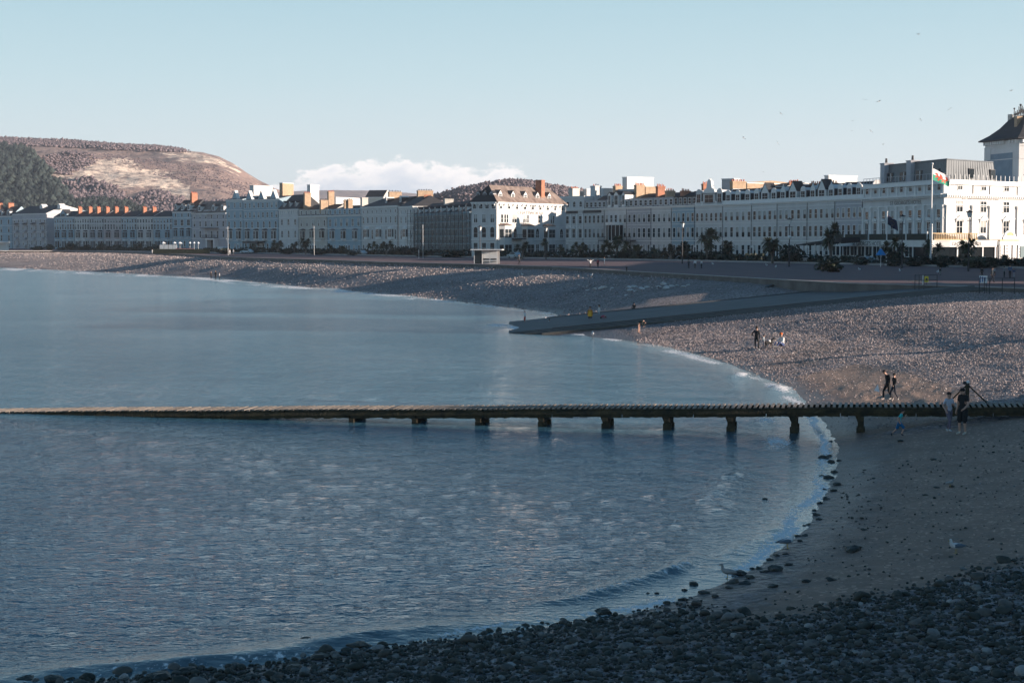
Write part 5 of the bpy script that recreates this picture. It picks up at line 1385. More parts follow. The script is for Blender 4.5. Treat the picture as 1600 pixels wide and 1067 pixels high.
# ================================================================== hills behind the town
def hill_material():
    m = bpy.data.materials.new('hillside'); m.use_nodes = True; t = m.node_tree; b = t.nodes['Principled BSDF']; b.inputs['Roughness'].default_value = 0.95
    pos = N(t, 'ShaderNodeNewGeometry').outputs['Position']
    def noi(sc, det=6, st=None):
        src = pos
        if st: mp = N(t, 'ShaderNodeMapping'); mp.inputs['Scale'].default_value = st; t.links.new(pos, mp.inputs[0]); src = mp.outputs[0]
        v = N(t, 'ShaderNodeTexNoise', ins={'Scale': sc, 'Detail': det, 'Roughness': 0.65}); t.links.new(src, v.inputs['Vector']); return v.outputs[0]
    rock = N(t, 'ShaderNodeAttribute', attribute_name='rock').outputs['Fac']; wood = N(t, 'ShaderNodeAttribute', attribute_name='wood').outputs['Fac']
    c = Mix(t, Ramp(t, noi(0.012), [(0.35, 0.0), (0.65, 1.0)]), (0.25, 0.178, 0.160), (0.34, 0.245, 0.215))
    c = Mix(t, Ramp(t, noi(0.05, 8), [(0.52, 0.0), (0.60, 0.85)]), c, (0.15, 0.118, 0.122))
    n2 = noi(0.035, 8, (1, 1, 2.2))
    rf = N(t, 'ShaderNodeMapRange', interpolation_type='SMOOTHSTEP'); t.links.new(Mth(t, 'ADD', rock, Mth(t, 'MULTIPLY', Mth(t, 'SUBTRACT', n2, 0.5), 2.0)), rf.inputs[0]); rf.inputs[1].default_value = 0.52; rf.inputs[2].default_value = 0.68
    c = Mix(t, rf.outputs[0], c, Mix(t, Ramp(t, noi(0.10, 9, (1, 1, 0.35)), [(0.40, 0.0), (0.53, 1.0)]), (0.26, 0.20, 0.18), (0.78, 0.64, 0.52)))
    c = Mix(t, wood, c, Mix(t, noi(0.02, 6), (0.030, 0.042, 0.036), (0.06, 0.062, 0.050)))
    t.links.new(c, b.inputs['Base Color'])
    bp = N(t, 'ShaderNodeBump', ins={'Strength': 1.0, 'Distance': 9.0}); t.links.new(noi(0.03, 9), bp.inputs['Height']); t.links.new(bp.outputs[0], b.inputs['Normal'])
    return m
M_hill = hill_material()
def interp(pts, x_): return np.interp(x_, [p[0] for p in pts], [p[1] for p in pts])
def pixinside(poly, px, py): return inside(np.array(poly, float), px, py)
def hill(name, sil, D0, Dc, D1, nx=360, ny=90, amp=10.0, seedo=0.0, pw=0.75, rocks=(), woods=(), z0=6.0, gully=1.0):
    pxs = np.linspace(sil[0][0], sil[-1][0], nx); dd = np.concatenate([np.linspace(D0, Dc, ny), np.linspace(Dc, D1, ny//3+1)[1:]])
    P_, D_ = np.meshgrid(pxs, dd)
    crest = CAMZ+(HOR-interp(sil, P_))/FPX*Dc
    tt = np.clip((D_-D0)/(Dc-D0), 0, 1); back_ = np.clip((D_-Dc)/(D1-Dc), 0, 1)
    X = (P_-CX)/FPX*D_; Y = D_
    prof = tt**pw*(1-back_**1.5)
    nz = (fbm(X/170+seedo, Y/170+seedo, 5)-0.47)
    ed = np.clip(4*tt*(1-tt)+0.15, 0, 1)
    Z = z0+(crest-z0)*prof+nz*amp*2.4*ed*gully+(fbm(X/45+seedo, Y/45, 4)-0.47)*amp*0.9*ed+(fbm(X/14, Y/14, 2)-0.37)*2.0
    py = HOR-(Z-CAMZ)/D_*FPX
    n, m_ = P_.shape; i = np.arange(n*m_).reshape(n, m_)
    f_ = np.stack([i[:-1, :-1], i[:-1, 1:], i[1:, 1:], i[1:, :-1]], -1).reshape(-1, 4)
    rk_ = np.zeros(P_.size); wd = np.zeros(P_.size); pf, yf = P_.ravel(), py.ravel()
    def soft(poly, sft):
        q = np.array(poly, float); d = poly_dist(np.vstack([q, q[:1]]), pf, yf); return np.clip(0.5+np.where(inside(q, pf, yf), d, -d)/sft, 0, 1)
    for q in rocks: rk_ = np.maximum(rk_, soft(q, 24))
    for q in woods: wd = np.maximum(wd, soft(q, 6))
    me = np_mesh(name, np.stack([X.ravel(), Y.ravel(), Z.ravel()], -1), f_, M_hill, True, attrs={'rock': rk_*0.95, 'wood': wd})
    o = put(name, me); tag(o, kind='structure')
    return X, Y, Z, P_, py
sil1 = [(-420, 262), (-200, 228), (-60, 217), (0, 216.5), (60, 219), (130, 223), (200, 229.5), (250, 232), (290, 237), (320, 240), (345, 247), (365, 257), (385, 270), (405, 283), (430, 296), (470, 312), (520, 330)]
cl1 = [(95, 258), (140, 246), (200, 248), (240, 262), (290, 285), (310, 305), (300, 316), (250, 300), (180, 296), (120, 290), (85, 275)]
cl2 = [(250, 238), (300, 239), (345, 246), (372, 262), (395, 282), (370, 272), (330, 258), (285, 252)]
cl3 = [(215, 255), (250, 262), (300, 290), (300, 312), (270, 310), (230, 290)]
wd1 = [(-420, 262), (-100, 240), (0, 234), (40, 236), (68, 260), (95, 290), (118, 325), (140, 345), (-420, 345)]
wd2 = [(100, 322), (160, 316), (195, 322), (230, 330), (230, 350), (90, 350)]
X1, Y1, Z1, P1, y1 = hill('hill', sil1, 1350, 2300, 2900, 420, 110, 11, 0.0, 0.72, [cl1, cl2, cl3], [wd1, wd2])
# a nearer shoulder that ends in the cliff
sil2 = [(640, 320), (680, 309), (705, 301), (730, 294), (760, 288), (790, 283.5), (830, 284), (860, 291), (900, 298), (960, 320), (1000, 340)]
X2, Y2, Z2, P2, y2 = hill('wooded_hill', sil2, 1000, 1300, 1700, 120, 40, 5, 4.0, 0.8, (), ())
sil3 = [(300, 330), (420, 303), (470, 299), (520, 297.5), (580, 298.5), (640, 302), (720, 310), (800, 330)]
hill('far_ridge', sil3, 4200, 5600, 7200, 80, 20, 12, 8.0, 0.8, (), ())
# trees on the slopes: far woods read as one mass
def wood_material(name, a, b_):
    m = bpy.data.materials.new(name); m.use_nodes = True; t = m.node_tree; b = t.nodes['Principled BSDF']; b.inputs['Roughness'].default_value = 0.95
    tn = N(t, 'ShaderNodeAttribute', attribute_name='tone').outputs['Fac']
    g = N(t, 'ShaderNodeNewGeometry'); n = N(t, 'ShaderNodeTexNoise', ins={'Scale': 0.6, 'Detail': 5.0}); t.links.new(g.outputs['Position'], n.inputs['Vector'])
    c = Mix(t, tn, a, b_); c = Mix(t, 1.0, c, Ramp(t, n.outputs[0], [(0.3, 0.55), (0.7, 1.35)]), 'MULTIPLY'); t.links.new(c, b.inputs['Base Color'])
    bp = N(t, 'ShaderNodeBump', ins={'Strength': 1.0, 'Distance': 1.2}); t.links.new(n.outputs[0], bp.inputs['Height']); t.links.new(bp.outputs[0], b.inputs['Normal'])
    return m
def clumps(name, X, Y, Z, P_, py_, poly, n, size, mat, seed, tall=1.0):
    r_ = np.random.default_rng(seed); pf, yf = P_.ravel(), py_.ravel(); q = np.array(poly, float)
    ok = np.where(inside(q, pf, yf))[0]
    if len(ok) == 0: return
    i = r_.choice(ok, n); xs = X.ravel()[i]+r_.normal(0, 3, n); ys = Y.ravel()[i]+r_.normal(0, 6, n); zs = Z.ravel()[i]
    base = I0; nv = len(base[0]); s_ = size*r_.uniform(0.6, 1.3, n)
    jit = 1+0.9*(r_.random((n, nv, 1))-0.5)
    v = base[0][None]*jit*np.stack([s_, s_, s_*r_.uniform(0.7, 1.1, n)*tall], -1)[:, None, :]
    V = (v+np.stack([xs, ys, zs+s_*0.5*tall], -1)[:, None, :]).reshape(-1, 3)
    F_ = (base[1][None]+(np.arange(n)*nv)[:, None, None]).reshape(-1, 3)
    o = put(name, np_mesh(name, V, F_, mat, True, attrs={'tone': np.repeat(r_.random(n), nv)})); tag(o, kind='stuff')
M_conif = wood_material('dark_woodland', (0.012, 0.026, 0.028), (0.036, 0.052, 0.046)); M_bare = wood_material('bare_woodland', (0.14, 0.110, 0.125), (0.20, 0.155, 0.165))
clumps('conifer_wood', X1, Y1, Z1, P1, y1, wd1, 18000, 3.9, M_conif, 1, 1.3)
clumps('conifer_wood', X1, Y1, Z1, P1, y1, wd2, 5000, 3.0, M_conif, 2, 1.2)
clumps('bare_wood', X1, Y1, Z1, P1, y1, [(100, 290), (140, 280), (180, 296), (200, 318), (250, 300), (300, 322), (430, 305), (470, 330), (430, 350), (120, 350)], 15000, 2.4, M_bare, 3)
clumps('bare_wood', X1, Y1, Z1, P1, y1, [(-100, 212), (60, 212), (200, 224), (290, 232), (290, 240), (200, 237), (60, 230), (-100, 228)], 10000, 1.9, M_bare, 4)
clumps('gorse_scrub', X1, Y1, Z1, P1, y1, [(70, 248), (120, 238), (160, 250), (110, 275), (80, 270)], 3500, 1.8, M_bare, 5, 0.7)
clumps('gorse_scrub', X1, Y1, Z1, P1, y1, [(150, 240), (330, 262), (420, 300), (380, 310), (300, 290), (200, 262)], 2600, 1.2, M_bare, 6, 0.5)
clumps('bare_wood', X2, Y2, Z2, P2, y2, [(640, 250), (1000, 250), (1000, 350), (640, 350)], 18000, 1.3, M_bare, 7)
# ================================================================== blocks that continue the sea front beyond the right edge of the picture
def bw(name, label, a, b_, h, depth, mat, n):
    pa = 800+2500*a[0]/a[1] if a[1] > 1 else None
    A = Vector((a[0], a[1], 0)); Bq = Vector((b_[0], b_[1], 0))
    root = empty(name, (A.x, A.y, PROM), math.atan2(Bq.y-A.y, Bq.x-A.x), label, 'hotel', 'hotels along the near promenade'); fr = Fr(root, A, Bq, A)
    m = MB(); m.box(0, fr.L, 0, depth, -0.3, h); m.obj('wall', [mat], root)
    put('roof', roof_mesh(fr.L, depth, h+0.02, h+3.0, 'ridge', 0.2, 0, 0, None, M_slate, mat), root)
    band(fr, [(h-0.4, h, 0.4)], M_trim)
    for z in (0.8, 4.8, 8.6): windows(fr, z, 1.1, 2.0, n)
    return fr
bw('seafront_hotel', 'white hotel across the side street from the grand corner hotel', (108, 300), (99, 247), 14.0, 14, M_white, 10)
bw('seafront_hotel', 'tall grey hotel between two lower ones beyond the slipway', (98.5, 246), (94.5, 223), 21.0, 14, M_lav, 5)
bw('seafront_hotel', 'lower pink hotel between two tall blocks', (94, 222), (91.5, 204), 13.5, 14, M_pink, 4)
bw('seafront_hotel', 'cream hotel above the head of the slipway', (91, 203), (82.5, 160), 20, 14, M_offw, 12)
bw('seafront_hotel', 'white hotel with many bays beyond the slipway head', (80.5, 150.5), (74.5, 127), 17.0, 14, M_white, 6)
bw('seafront_hotel', 'low white hotel wing nearest the lit strip of beach', (70, 62), (69.8, 50.5), 6.8, 18, M_white, 3)
bw('seafront_hotel', 'large cream hotel at the root of the pier', (69.7, 50), (68, -30), 15.0, 18, M_offw, 20)

# ================================================================== gardens, kerbs, road
M_lawn = pmat('garden_lawn', (0.030, 0.042, 0.020), 0.95, 0.5, 0.5, 0.6, 6)
M_asph = pmat('asphalt', (0.05, 0.05, 0.052), 0.85, 0.2, 0.4)
M_leafd = pmat('dark_evergreen_leaf', (0.030, 0.042, 0.022), 0.6, 0.5, 2.0, obj_var=0.35)
M_leafp = pmat('strappy_palm_leaf', (0.075, 0.082, 0.040), 0.55, 0.4, 1.5, obj_var=0.3)
M_bark = pmat('palm_bark', (0.20, 0.165, 0.14), 0.9, 0.4, 3, 0.8, 12)
kerb_px = [(-40, 393.0), (150, 392.6), (300, 394.6), (420, 396.3), (560, 399.2), (700, 401.8), (861, 404.5), (1040, 407.3), (1200, 411), (1300, 412.8), (1460, 416.8), (1640, 421)]
kerb = [W(a, b, PROM) for a, b in kerb_px]
fac = [WD(a, 376, d_) for a, d_ in ((-48, 885), (85, 812), (270, 751), (436, 627), (565, 567), (735, 466), (862, 455), (1050, 413.5), (1215, 375.5), (1348, 345.5), (1474, 312))]
kb = MB(); strip(kb, kerb, 0.0, 0.25, PROM+0.0, PROM+0.32); o = kb.obj('garden_kerb', M_coping); tag(o, kind='structure')
lw = MB(); strip(lw, kerb, 0.26, 22.0, PROM-0.1, PROM+0.10); tag(lw.obj('garden_lawn', M_lawn), kind='structure')
rd = MB(); strip(rd, kerb, 22.4, 38.0, PROM-0.1, PROM+0.012); tag(rd.obj('road', M_asph), kind='structure')

def leaf_cloud(n, rx, ry, rz, size, seed, shape='ball'):
    r_ = np.random.default_rng(seed)
    d = r_.normal(size=(n, 3)); d /= np.linalg.norm(d, axis=1)[:, None]; rad = r_.random(n)**0.38
    lob = 1+0.28*np.sin(d[:, 0]*4+seed)*np.cos(d[:, 1]*3+seed*2)+0.15*np.sin(d[:, 2]*6+seed)
    c = d*(rad*lob)[:, None]*np.array([rx, ry, rz])
    a = r_.normal(size=(n, 3)); a /= np.linalg.norm(a, axis=1)[:, None]; b_ = np.cross(a, r_.normal(size=(n, 3))); b_ /= np.linalg.norm(b_, axis=1)[:, None]
    s_ = size*r_.uniform(0.5, 1.2, n)[:, None]
    V = np.stack([c-a*s_-b_*s_*.6, c+a*s_-b_*s_*.6, c+a*s_+b_*s_*.6, c-a*s_+b_*s_*.6], 1).reshape(-1, 3)
    return V, np.arange(n*4).reshape(n, 4)
bush_meshes = []
for k in range(4):
    V, F_ = leaf_cloud(520, 1.0, 0.9, 0.75, 0.13, k+1); V[:, 2] += 0.62; V[:, 2] = np.maximum(V[:, 2], 0)
    bush_meshes.append(np_mesh('foliage', V, F_, M_leafd))
tm = MB()
for k in range(5): tm.tube((0, 0, 0), (math.cos(k*1.3)*0.4, math.sin(k*1.3)*0.4, 0.7), 0.05, 0.02, 5)
stem_me = tm.mesh('stems', [M_bark])
def bush(px, py, w_, h_, label, k=0, group='dark evergreen shrubs in the promenade gardens', z=PROM):
    p = W(px, py, z); s_ = w_/FPX*p.y/2; hh = h_/FPX*p.y/1.45
    o = empty('shrub', (p.x, p.y, z), random.uniform(0, 6), label, 'shrub', group); o.scale = (s_, s_, hh)
    put('foliage', bush_meshes[k % 4], o); put('stems', stem_me, o); return o
# cordylines: forked trunks, each with a rosette of sword leaves
def cordyline_mesh(heads, seed, leafn=70, ll=0.9):
    r_ = random.Random(seed); tr_ = MB(); cr = []
    for (x_, y_, z_) in heads:
        fork = (x_*0.15, y_*0.15, z_*0.45)
        tr_.tube((0, 0, 0), fork, 0.14, 0.10, 6); tr_.tube(fork, (x_, y_, z_), 0.09, 0.06, 6)
        for i in range(leafn):
            az_ = r_.uniform(0, 6.28); el_ = r_.uniform(-0.9, 1.45); L_ = ll*r_.uniform(0.7, 1.15)
            d = Vector((math.cos(az_)*math.cos(el_), math.sin(az_)*math.cos(el_), math.sin(el_)))
            sd2 = Vector((-math.sin(az_), math.cos(az_), 0))*0.085
            p0 = Vector((x_, y_, z_))+d*0.08; p1 = p0+d*L_*0.6; p2 = p1+(d+Vector((0, 0, -0.55)))*L_*0.4
            cr.append((p0-sd2, p0+sd2, p1+sd2, p1-sd2)); cr.append((p1-sd2, p1+sd2, p2+sd2*0.2, p2-sd2*0.2))
    V = np.array([[tuple(v) for v in q] for q in cr]).reshape(-1, 3)
    return tr_.mesh('trunk', [M_bark]), np_mesh('crown', V, np.arange(len(V)).reshape(-1, 4), M_leafp)
CORD = [cordyline_mesh([(0.0, 0, 3.0)], 1, 110), cordyline_mesh([(-0.8, 0.1, 2.6), (0.5, -0.2, 3.2), (0.9, 0.5, 2.3)], 2, 80), cordyline_mesh([(-1.3, 0, 2.2), (-0.5, 0.5, 3.1), (0.4, -0.3, 2.9), (1.3, 0.2, 2.4), (0.1, 0.2, 2.2)], 3, 70), cordyline_mesh([(0, 0, 0.35)], 4, 90, 1.0)]
def palm(px, py, h_, kind, label, group='cordyline palms in the promenade gardens', wide=1.0):
    p = W(px, py, PROM); hh = h_/FPX*p.y; base_h = [3.9, 4.0, 3.9, 1.3][kind]
    s_ = hh/base_h*1.12; wide *= 1.3
    o = empty('cordyline_palm', (p.x, p.y, PROM), random.uniform(0, 6), label, 'palm tree' if kind < 3 else 'spiky plant', group); o.scale = (s_*wide, s_*wide, s_)
    put('trunk', CORD[kind][0], o); put('crown', CORD[kind][1], o); return o
palm(1207, 412, 38, 2, 'sunlit yellowish cordyline palm with pale forked trunk, brightest in the gardens', wide=1.15)
bush(1236, 411, 36, 30, 'rounded sunlit shrub just right of the bright yellow palm', 1, 'sunlit planting')
palm(1298, 419, 66, 1, 'tall three-headed palm left of the big sign board on the veranda', wide=0.62)
bush(1296, 425, 44, 22, 'dark spreading shrub at the foot of the tall three-headed palm', 2)
palm(1394, 416, 42, 1, 'bushy palm in front of the sign board, right of the dark flag'); bush(1398, 416, 34, 26, 'dense dark shrub below the palm right of the dark flag', 3)
palm(1457, 413, 36, 1, 'palm at the foot of the tallest flagpole'); palm(1509, 416, 40, 2, 'broad dark palm in front of the sunlit hotel corner'); palm(1570, 412, 14, 3, 'low spiky plant near the family of three on the promenade')
palm(1110, 407, 46, 0, 'tall dense narrow palm mid-way along the crescent', wide=1.5); palm(1104, 408, 38, 1, 'lower palm touching the tall narrow one')
palm(1138, 408, 30, 2, 'wide open-crowned palm right of the tall narrow one'); palm(1068, 407, 28, 2, 'spreading palm behind the three people standing together'); palm(1048, 407, 24, 2, 'spreading palm left of the one behind the three people')
palm(1022, 406, 18, 3, 'low spiky plant under the pale crescent house'); palm(995, 405, 22, 3, 'spiky fan-shaped plant below the glazed-porch house'); palm(964, 405, 34, 2, 'tall dark palm in front of the glazed porch')
palm(948, 405, 24, 1, 'palm left of the tall dark one in front of the glazed porch'); palm(906, 404, 24, 2, 'wide dark palm in front of the name-board hotel'); palm(876, 404, 20, 1, 'small palm at the left end of the crescent')
palm(851, 403, 28, 0, 'slender palm against the sunlit edge of the white corner hotel'); palm(816, 406, 26, 1, 'palm standing over the lone walker, right of the shelter', wide=1.2); palm(768, 402, 22, 1, 'palm crown showing above the shelter roof')
palm(604, 400, 22, 2, 'palm in front of the right end of the long white hotel'); palm(582, 399, 20, 1, 'palm in front of the left end of the long white hotel'); palm(536, 398, 14, 3, 'spiky plant in front of the blue seafront house')
palm(516, 398, 16, 1, 'small palm in front of the blue seafront house'); palm(478, 397.5, 24, 2, 'dark rounded palm in front of the cream seafront house'); palm(460, 397, 18, 1, 'palm in front of the steep-roofed house'); palm(434, 396.5, 20, 2, 'palm in front of the right end of the gabled hotel'); palm(396, 396, 14, 1, 'small palm by the awning of the gabled hotel')
L_sh = [('dark shrub mass below the slipway-side hotel corner', 1440, 416, 60, 16), ('dark shrub right of the tallest flagpole', 1473, 418, 26, 20), ('long dark shrub bed in front of the hotel porch', 1530, 419, 60, 18), ('dark shrub at the right edge of the gardens', 1590, 417, 40, 14), ('dark shrub left of the blue parasol', 1352, 414, 44, 12), ('low shrub between the two big palms by the sign board', 1325, 413, 30, 14), ('low shrub under the wide open-crowned palm', 1150, 408, 44, 10), ('shrub right of the sunlit palm bed', 1262, 411, 36, 14), ('low dry grassy clump lit by the sun, left of the yellow palm', 1176, 410, 24, 9), ('shrub mass under the tall narrow palm', 1120, 408, 34, 16), ('low shrub behind the group of three', 1085, 406, 40, 12), ('shrub between the two low spiky plants', 1008, 405, 30, 9), ('shrub right of the glazed porch', 978, 405, 26, 18), ('low shrub in front of the second name board house', 930, 404, 34, 10), ('low shrub right of the slender palm', 866, 403, 26, 8), ('low shrub under the white corner hotel bay', 835, 403, 30, 8), ('shrub left of the shelter', 712, 402, 60, 12), ('dark shrub row below the scaffolding', 668, 401, 50, 12), ('dark shrub right of the long white hotel', 634, 400, 50, 14), ('dark shrub below the long white hotel', 560, 399, 40, 8), ('dark shrub below the cream house', 500, 398, 36, 9), ('shrub below the steep-roofed house', 448, 397, 24, 9), ('dark shrub left of the van and couple', 352, 397, 26, 9), ('shrub right of the cafe terrace', 388, 396, 22, 8)]
for k, (lb, px, py, w_, h_) in enumerate(L_sh): bush(px, py, w_, h_, lb, k)
for k, px in enumerate((60, 78, 96, 112, 126, 136, 147, 158, 170, 184, 200, 216, 236, 244, 262)):
    bush(px, 391.8 if px > 120 else 391.2, 15 if k % 3 else 22, (7, 10, 5, 12)[k % 4], 'small dark evergreen shrub in the far gardens below the long terrace', k, 'far shrubs below the long terrace')
# hedge: continuous low planting behind the kerb
r_ = np.random.default_rng(33); hv, hf, cnt = [], [], 0
for i in range(1, len(kerb)-1):
    a, b_ = kerb[i], kerb[i+1]; seg = (b_-a).length; n_ = int(seg*10)
    d = (b_-a).normalized(); nn_ = Vector((-d.y, d.x, 0)); t_ = r_.random(n_)*seg; o_ = 3.5+r_.random(n_)*3.0
    hgt = 0.2+1.3*r_.random(n_)**0.7*(0.6+0.8*np.array([vnoise(np.array([q/9.0+i*7]), np.array([0.3]))[0] for q in t_]))
    base_ = np.array(a)[None]+np.outer(t_, np.array(d))+np.outer(o_, np.array(nn_)); base_[:, 2] = PROM+hgt
    u_ = r_.normal(size=(n_, 3)); u_ /= np.linalg.norm(u_, axis=1)[:, None]; w2 = np.cross(u_, r_.normal(size=(n_, 3))); w2 /= np.linalg.norm(w2, axis=1)[:, None]; s_ = 0.32
    hv.append(np.stack([base_-u_*s_-w2*s_, base_+u_*s_-w2*s_, base_+u_*s_+w2*s_, base_-u_*s_+w2*s_], 1).reshape(-1, 3))
hv = np.concatenate(hv); o = put('low_planting', np_mesh('low_planting', hv, np.arange(len(hv)).reshape(-1, 4), M_leafd)); tag(o, kind='stuff')

# ================================================================== lamps, flagpoles, flags
M_pole = pmat('white_painted_metal', (0.72, 0.72, 0.71), 0.45); M_lampg = pmat('lamp_glass', (0.75, 0.76, 0.74), 0.2)
def street_lamp(px, py, ytop, label, globe=False):
    p = W(px, py, PROM); h = ZP(ytop, p.y)-PROM
    o = empty('street_lamp', (p.x, p.y, PROM), 0, label, 'street lamp', 'promenade lamps')
    m = MB(); m.tube((0, 0, 0), (0, 0, 1.0), 0.16, 0.13, 8); m.tube((0, 0, 1.0), (0, 0, h-1.1), 0.09, 0.06, 8); m.tube((-0.35, 0, h-1.5), (0.35, 0, h-1.5), 0.04, n=6); m.obj('post', [M_dark], o)
    m = MB()
    m.tube((0, 0, h-1.05), (0, 0, h-0.35), 0.20, 0.36, 6, smooth=False); m.obj('lantern', [M_lampg], o)
    m = MB(); m.tube((0, 0, h-0.345), (0, 0, h-0.2), 0.5, 0.42, 8, smooth=False); m.tube((0, 0, h-0.2), (0, 0, h), 0.2, 0.03, 6); m.obj('cap', [M_dark], o)
    if globe:
        m = MB(); m.ball((0, -0.15, h*0.60), 0.3, 8, 6); m.obj('globe', [M_lampg], o)
    return o
street_lamp(1513, 424, 328, 'tall dark street lamp in front of the sunlit hotel corner')
street_lamp(1409, 419, 335, 'dark street lamp just right of the dark flag')
street_lamp(1233, 417, 340, 'dark street lamp with a white globe left of the covered entrance', True)
street_lamp(1066, 412, 346, 'dark street lamp in front of the pale crescent house')
street_lamp(853, 406, 354, 'dark street lamp at the sunlit edge of the white corner hotel')
street_lamp(750, 410, 352, 'thin dark lamp post rising behind the shelter')
for k, (x_, y_) in enumerate(((60, 96.5), (60.5, 67.0))):  # unseen columns added and thickened only to cast thin shadow lines across the beach
    m = MB(); m.tube((0, 0, 0), (0, 0, 9.6), 0.5, 0.42, 10); m.tube((-0.4, 0, 8.5), (0.4, 0, 8.5), 0.08, n=6); m.tube((0, 0, 8.6), (0, 0, 9.2), 0.25, 0.3, 6)
    tag(m.obj('street_lamp', [M_dark], None, (x_, y_, PROM)), ['promenade lamp opposite the lit shingle', 'promenade lamp opposite the jetty'][k], 'street lamp', 'promenade lamps')
for px, pb, pt, lb in ((661, 404, 351, 'slim pale lamp post in front of the scaffolding'), (491, 399, 353, 'slim pale lamp post in front of the cream house'), (356.5, 399, 354, 'slim pale post at the left edge of the tall gabled hotel'), (654.5, 404, 390, 'short pale post beside the slim lamp post before the scaffolding')):
    p = W(px, pb, PROM); h = ZP(pt, p.y)-PROM
    m = MB(); m.tube((0, 0, 0), (0, 0, h), 0.055, 0.04, 8); m.box(-0.07, 0.07, -0.1, 0.1, h-0.9, h-0.1)
    tag(m.obj('lamp_post', [M_pole], None, (p.x, p.y, PROM)), lb, 'lamp post')
def flag_mesh(w_, h_, droop, mat_fn, mats, nx=36, ny=24, seed=0):
    V = []; F_ = []; MI = []
    for j in range(ny+1):
        for i in range(nx+1):
            s_, t_ = i/nx, j/ny
            V.append((s_*w_*0.96, 0.22*math.sin(s_*9+t_*2+seed)*s_, -droop*s_-(1-t_)*h_*(1-0.12*s_)+0.05*math.sin(s_*11)))
    for j in range(ny):
        for i in range(nx):
            a = j*(nx+1)+i; F_.append([a, a+1, a+nx+2, a+nx+1]); MI.append(mat_fn((i+0.5)/nx, (j+0.5)/ny))
    return np_mesh('flag', np.array(V), np.array(F_), mats, True, MI)
M_fw = pmat('flag_white', (0.8, 0.8, 0.8), 0.8); M_fg = pmat('flag_green', (0.02, 0.30, 0.19), 0.8); M_fr = pmat('flag_red', (0.72, 0.06, 0.03), 0.8); M_fb = pmat('flag_navy', (0.012, 0.02, 0.06), 0.8); M_fy = pmat('flag_dull_gold', (0.12, 0.10, 0.06), 0.8)
drag = [  # a heraldic dragon passant, facing the hoist, as polygons on a 0..1 flag
    [(0.20, 0.50), (0.30, 0.58), (0.40, 0.55), (0.62, 0.50), (0.70, 0.40), (0.64, 0.32), (0.45, 0.36), (0.34, 0.38), (0.28, 0.46)],   # body
    [(0.12, 0.66), (0.20, 0.74), (0.28, 0.72), (0.31, 0.60), (0.26, 0.50), (0.20, 0.56), (0.12, 0.60)],                                  # head and neck
    [(0.40, 0.52), (0.38, 0.70), (0.46, 0.90), (0.52, 0.76), (0.60, 0.80), (0.60, 0.66), (0.68, 0.62), (0.56, 0.50)],                    # wing
    [(0.68, 0.42), (0.80, 0.46), (0.84, 0.60), (0.78, 0.72), (0.86, 0.80), (0.92, 0.66), (0.90, 0.46), (0.80, 0.36), (0.70, 0.34)],     # tail
    [(0.26, 0.46), (0.16, 0.42), (0.12, 0.30), (0.18, 0.30), (0.22, 0.36), (0.32, 0.40)], [(0.34, 0.40), (0.30, 0.24), (0.24, 0.16), (0.36, 0.16), (0.40, 0.34)],
    [(0.58, 0.36), (0.52, 0.22), (0.46, 0.14), (0.58, 0.14), (0.66, 0.34)], [(0.66, 0.38), (0.72, 0.24), (0.70, 0.14), (0.82, 0.14), (0.80, 0.28), (0.72, 0.42)]]
def pin(poly, x_, y_): return bool(inside(np.array(poly), np.array([x_]), np.array([y_]))[0])
def f_wales(s_, t_):
    if any(pin(q, s_, t_) for q in drag): return 2
    return 0 if t_ > 0.5 else 1
def f_navy(s_, t_): return 1 if 0.03 < (s_-0.5)**2+((t_-0.5)*0.8)**2 < 0.045 else 0
def flagpole(px, pb, pt, label, flag=None, rad=0.13):
    p = W(px, pb, PROM); h = ZP(pt, p.y)-PROM
    o = empty('flagpole', (p.x, p.y, PROM), 0, label, 'flagpole')
    m = MB(); m.tube((0, 0, 0), (0, 0, h), rad, rad*0.55, 8); m.ball((0, 0, h+0.08), rad*1.3, 8, 5); m.obj('pole', [M_pole], o)
    if flag:
        me, dz, lb = flag
        f_ = put('flag', me, o, (rad, 0, h-dz), (0, 0, R(24))); f_['label'] = lb
    return o
flagpole(1454, 416, 257, 'tall white flagpole flying a red dragon on white and green', (flag_mesh(3.5, 1.9, 1.25, f_wales, [M_fw, M_fg, M_fr], 64, 40), 0.7, 'white and green flag with a red dragon'), 0.17)
flagpole(1385, 415, 332, 'shorter white flagpole flying a dark navy flag', (flag_mesh(2.1, 1.7, 1.3, f_navy, [M_fb, M_fy], 40, 30, 2), 0.35, 'dark navy flag with a dull ring emblem'), 0.12)
# shelter on the promenade
p = W(741, 412.6, PROM); Ysh = p.y
sh = empty('seaside_shelter', (p.x, p.y, PROM), R(-6), 'pale flat-roofed promenade shelter with two panels and benches', 'shelter')
s1 = Ysh/FPX
m = MB(); m.box(-0.6, 5.1, -0.7, 3.2, 2.50, 2.68); m.obj('roof', [M_pole], sh)
for x_ in (0.0, 1.45, 4.15):
    m = MB(); m.box(x_-0.06, x_+0.06, 0, 0.12, 0, 2.5); m.obj('post', [M_pole], sh)
m = MB(); m.box(0.06, 1.38, 0.04, 0.08, 0.05, 2.45); m.obj('side_panel', [M_glass], sh)
for a_, b_ in ((1.52, 2.76), (2.84, 4.08)):
    m = MB(); m.box(a_, b_, 0.5, 0.56, 0.05, 2.2); m.obj('back_panel', [M_trim], sh)
    m = MB(); m.box(a_+0.1, b_-0.05, 0.12, 0.48, 0.42, 0.50); m.box(a_+0.1, b_-0.05, 0.42, 0.48, 0.75, 1.0); m.obj('bench', [M_dark], sh)
m = MB(); m.box(-0.1, 4.3, 2.9, 2.98, 0, 2.48); m.obj('rear_wall', [M_pole], sh)
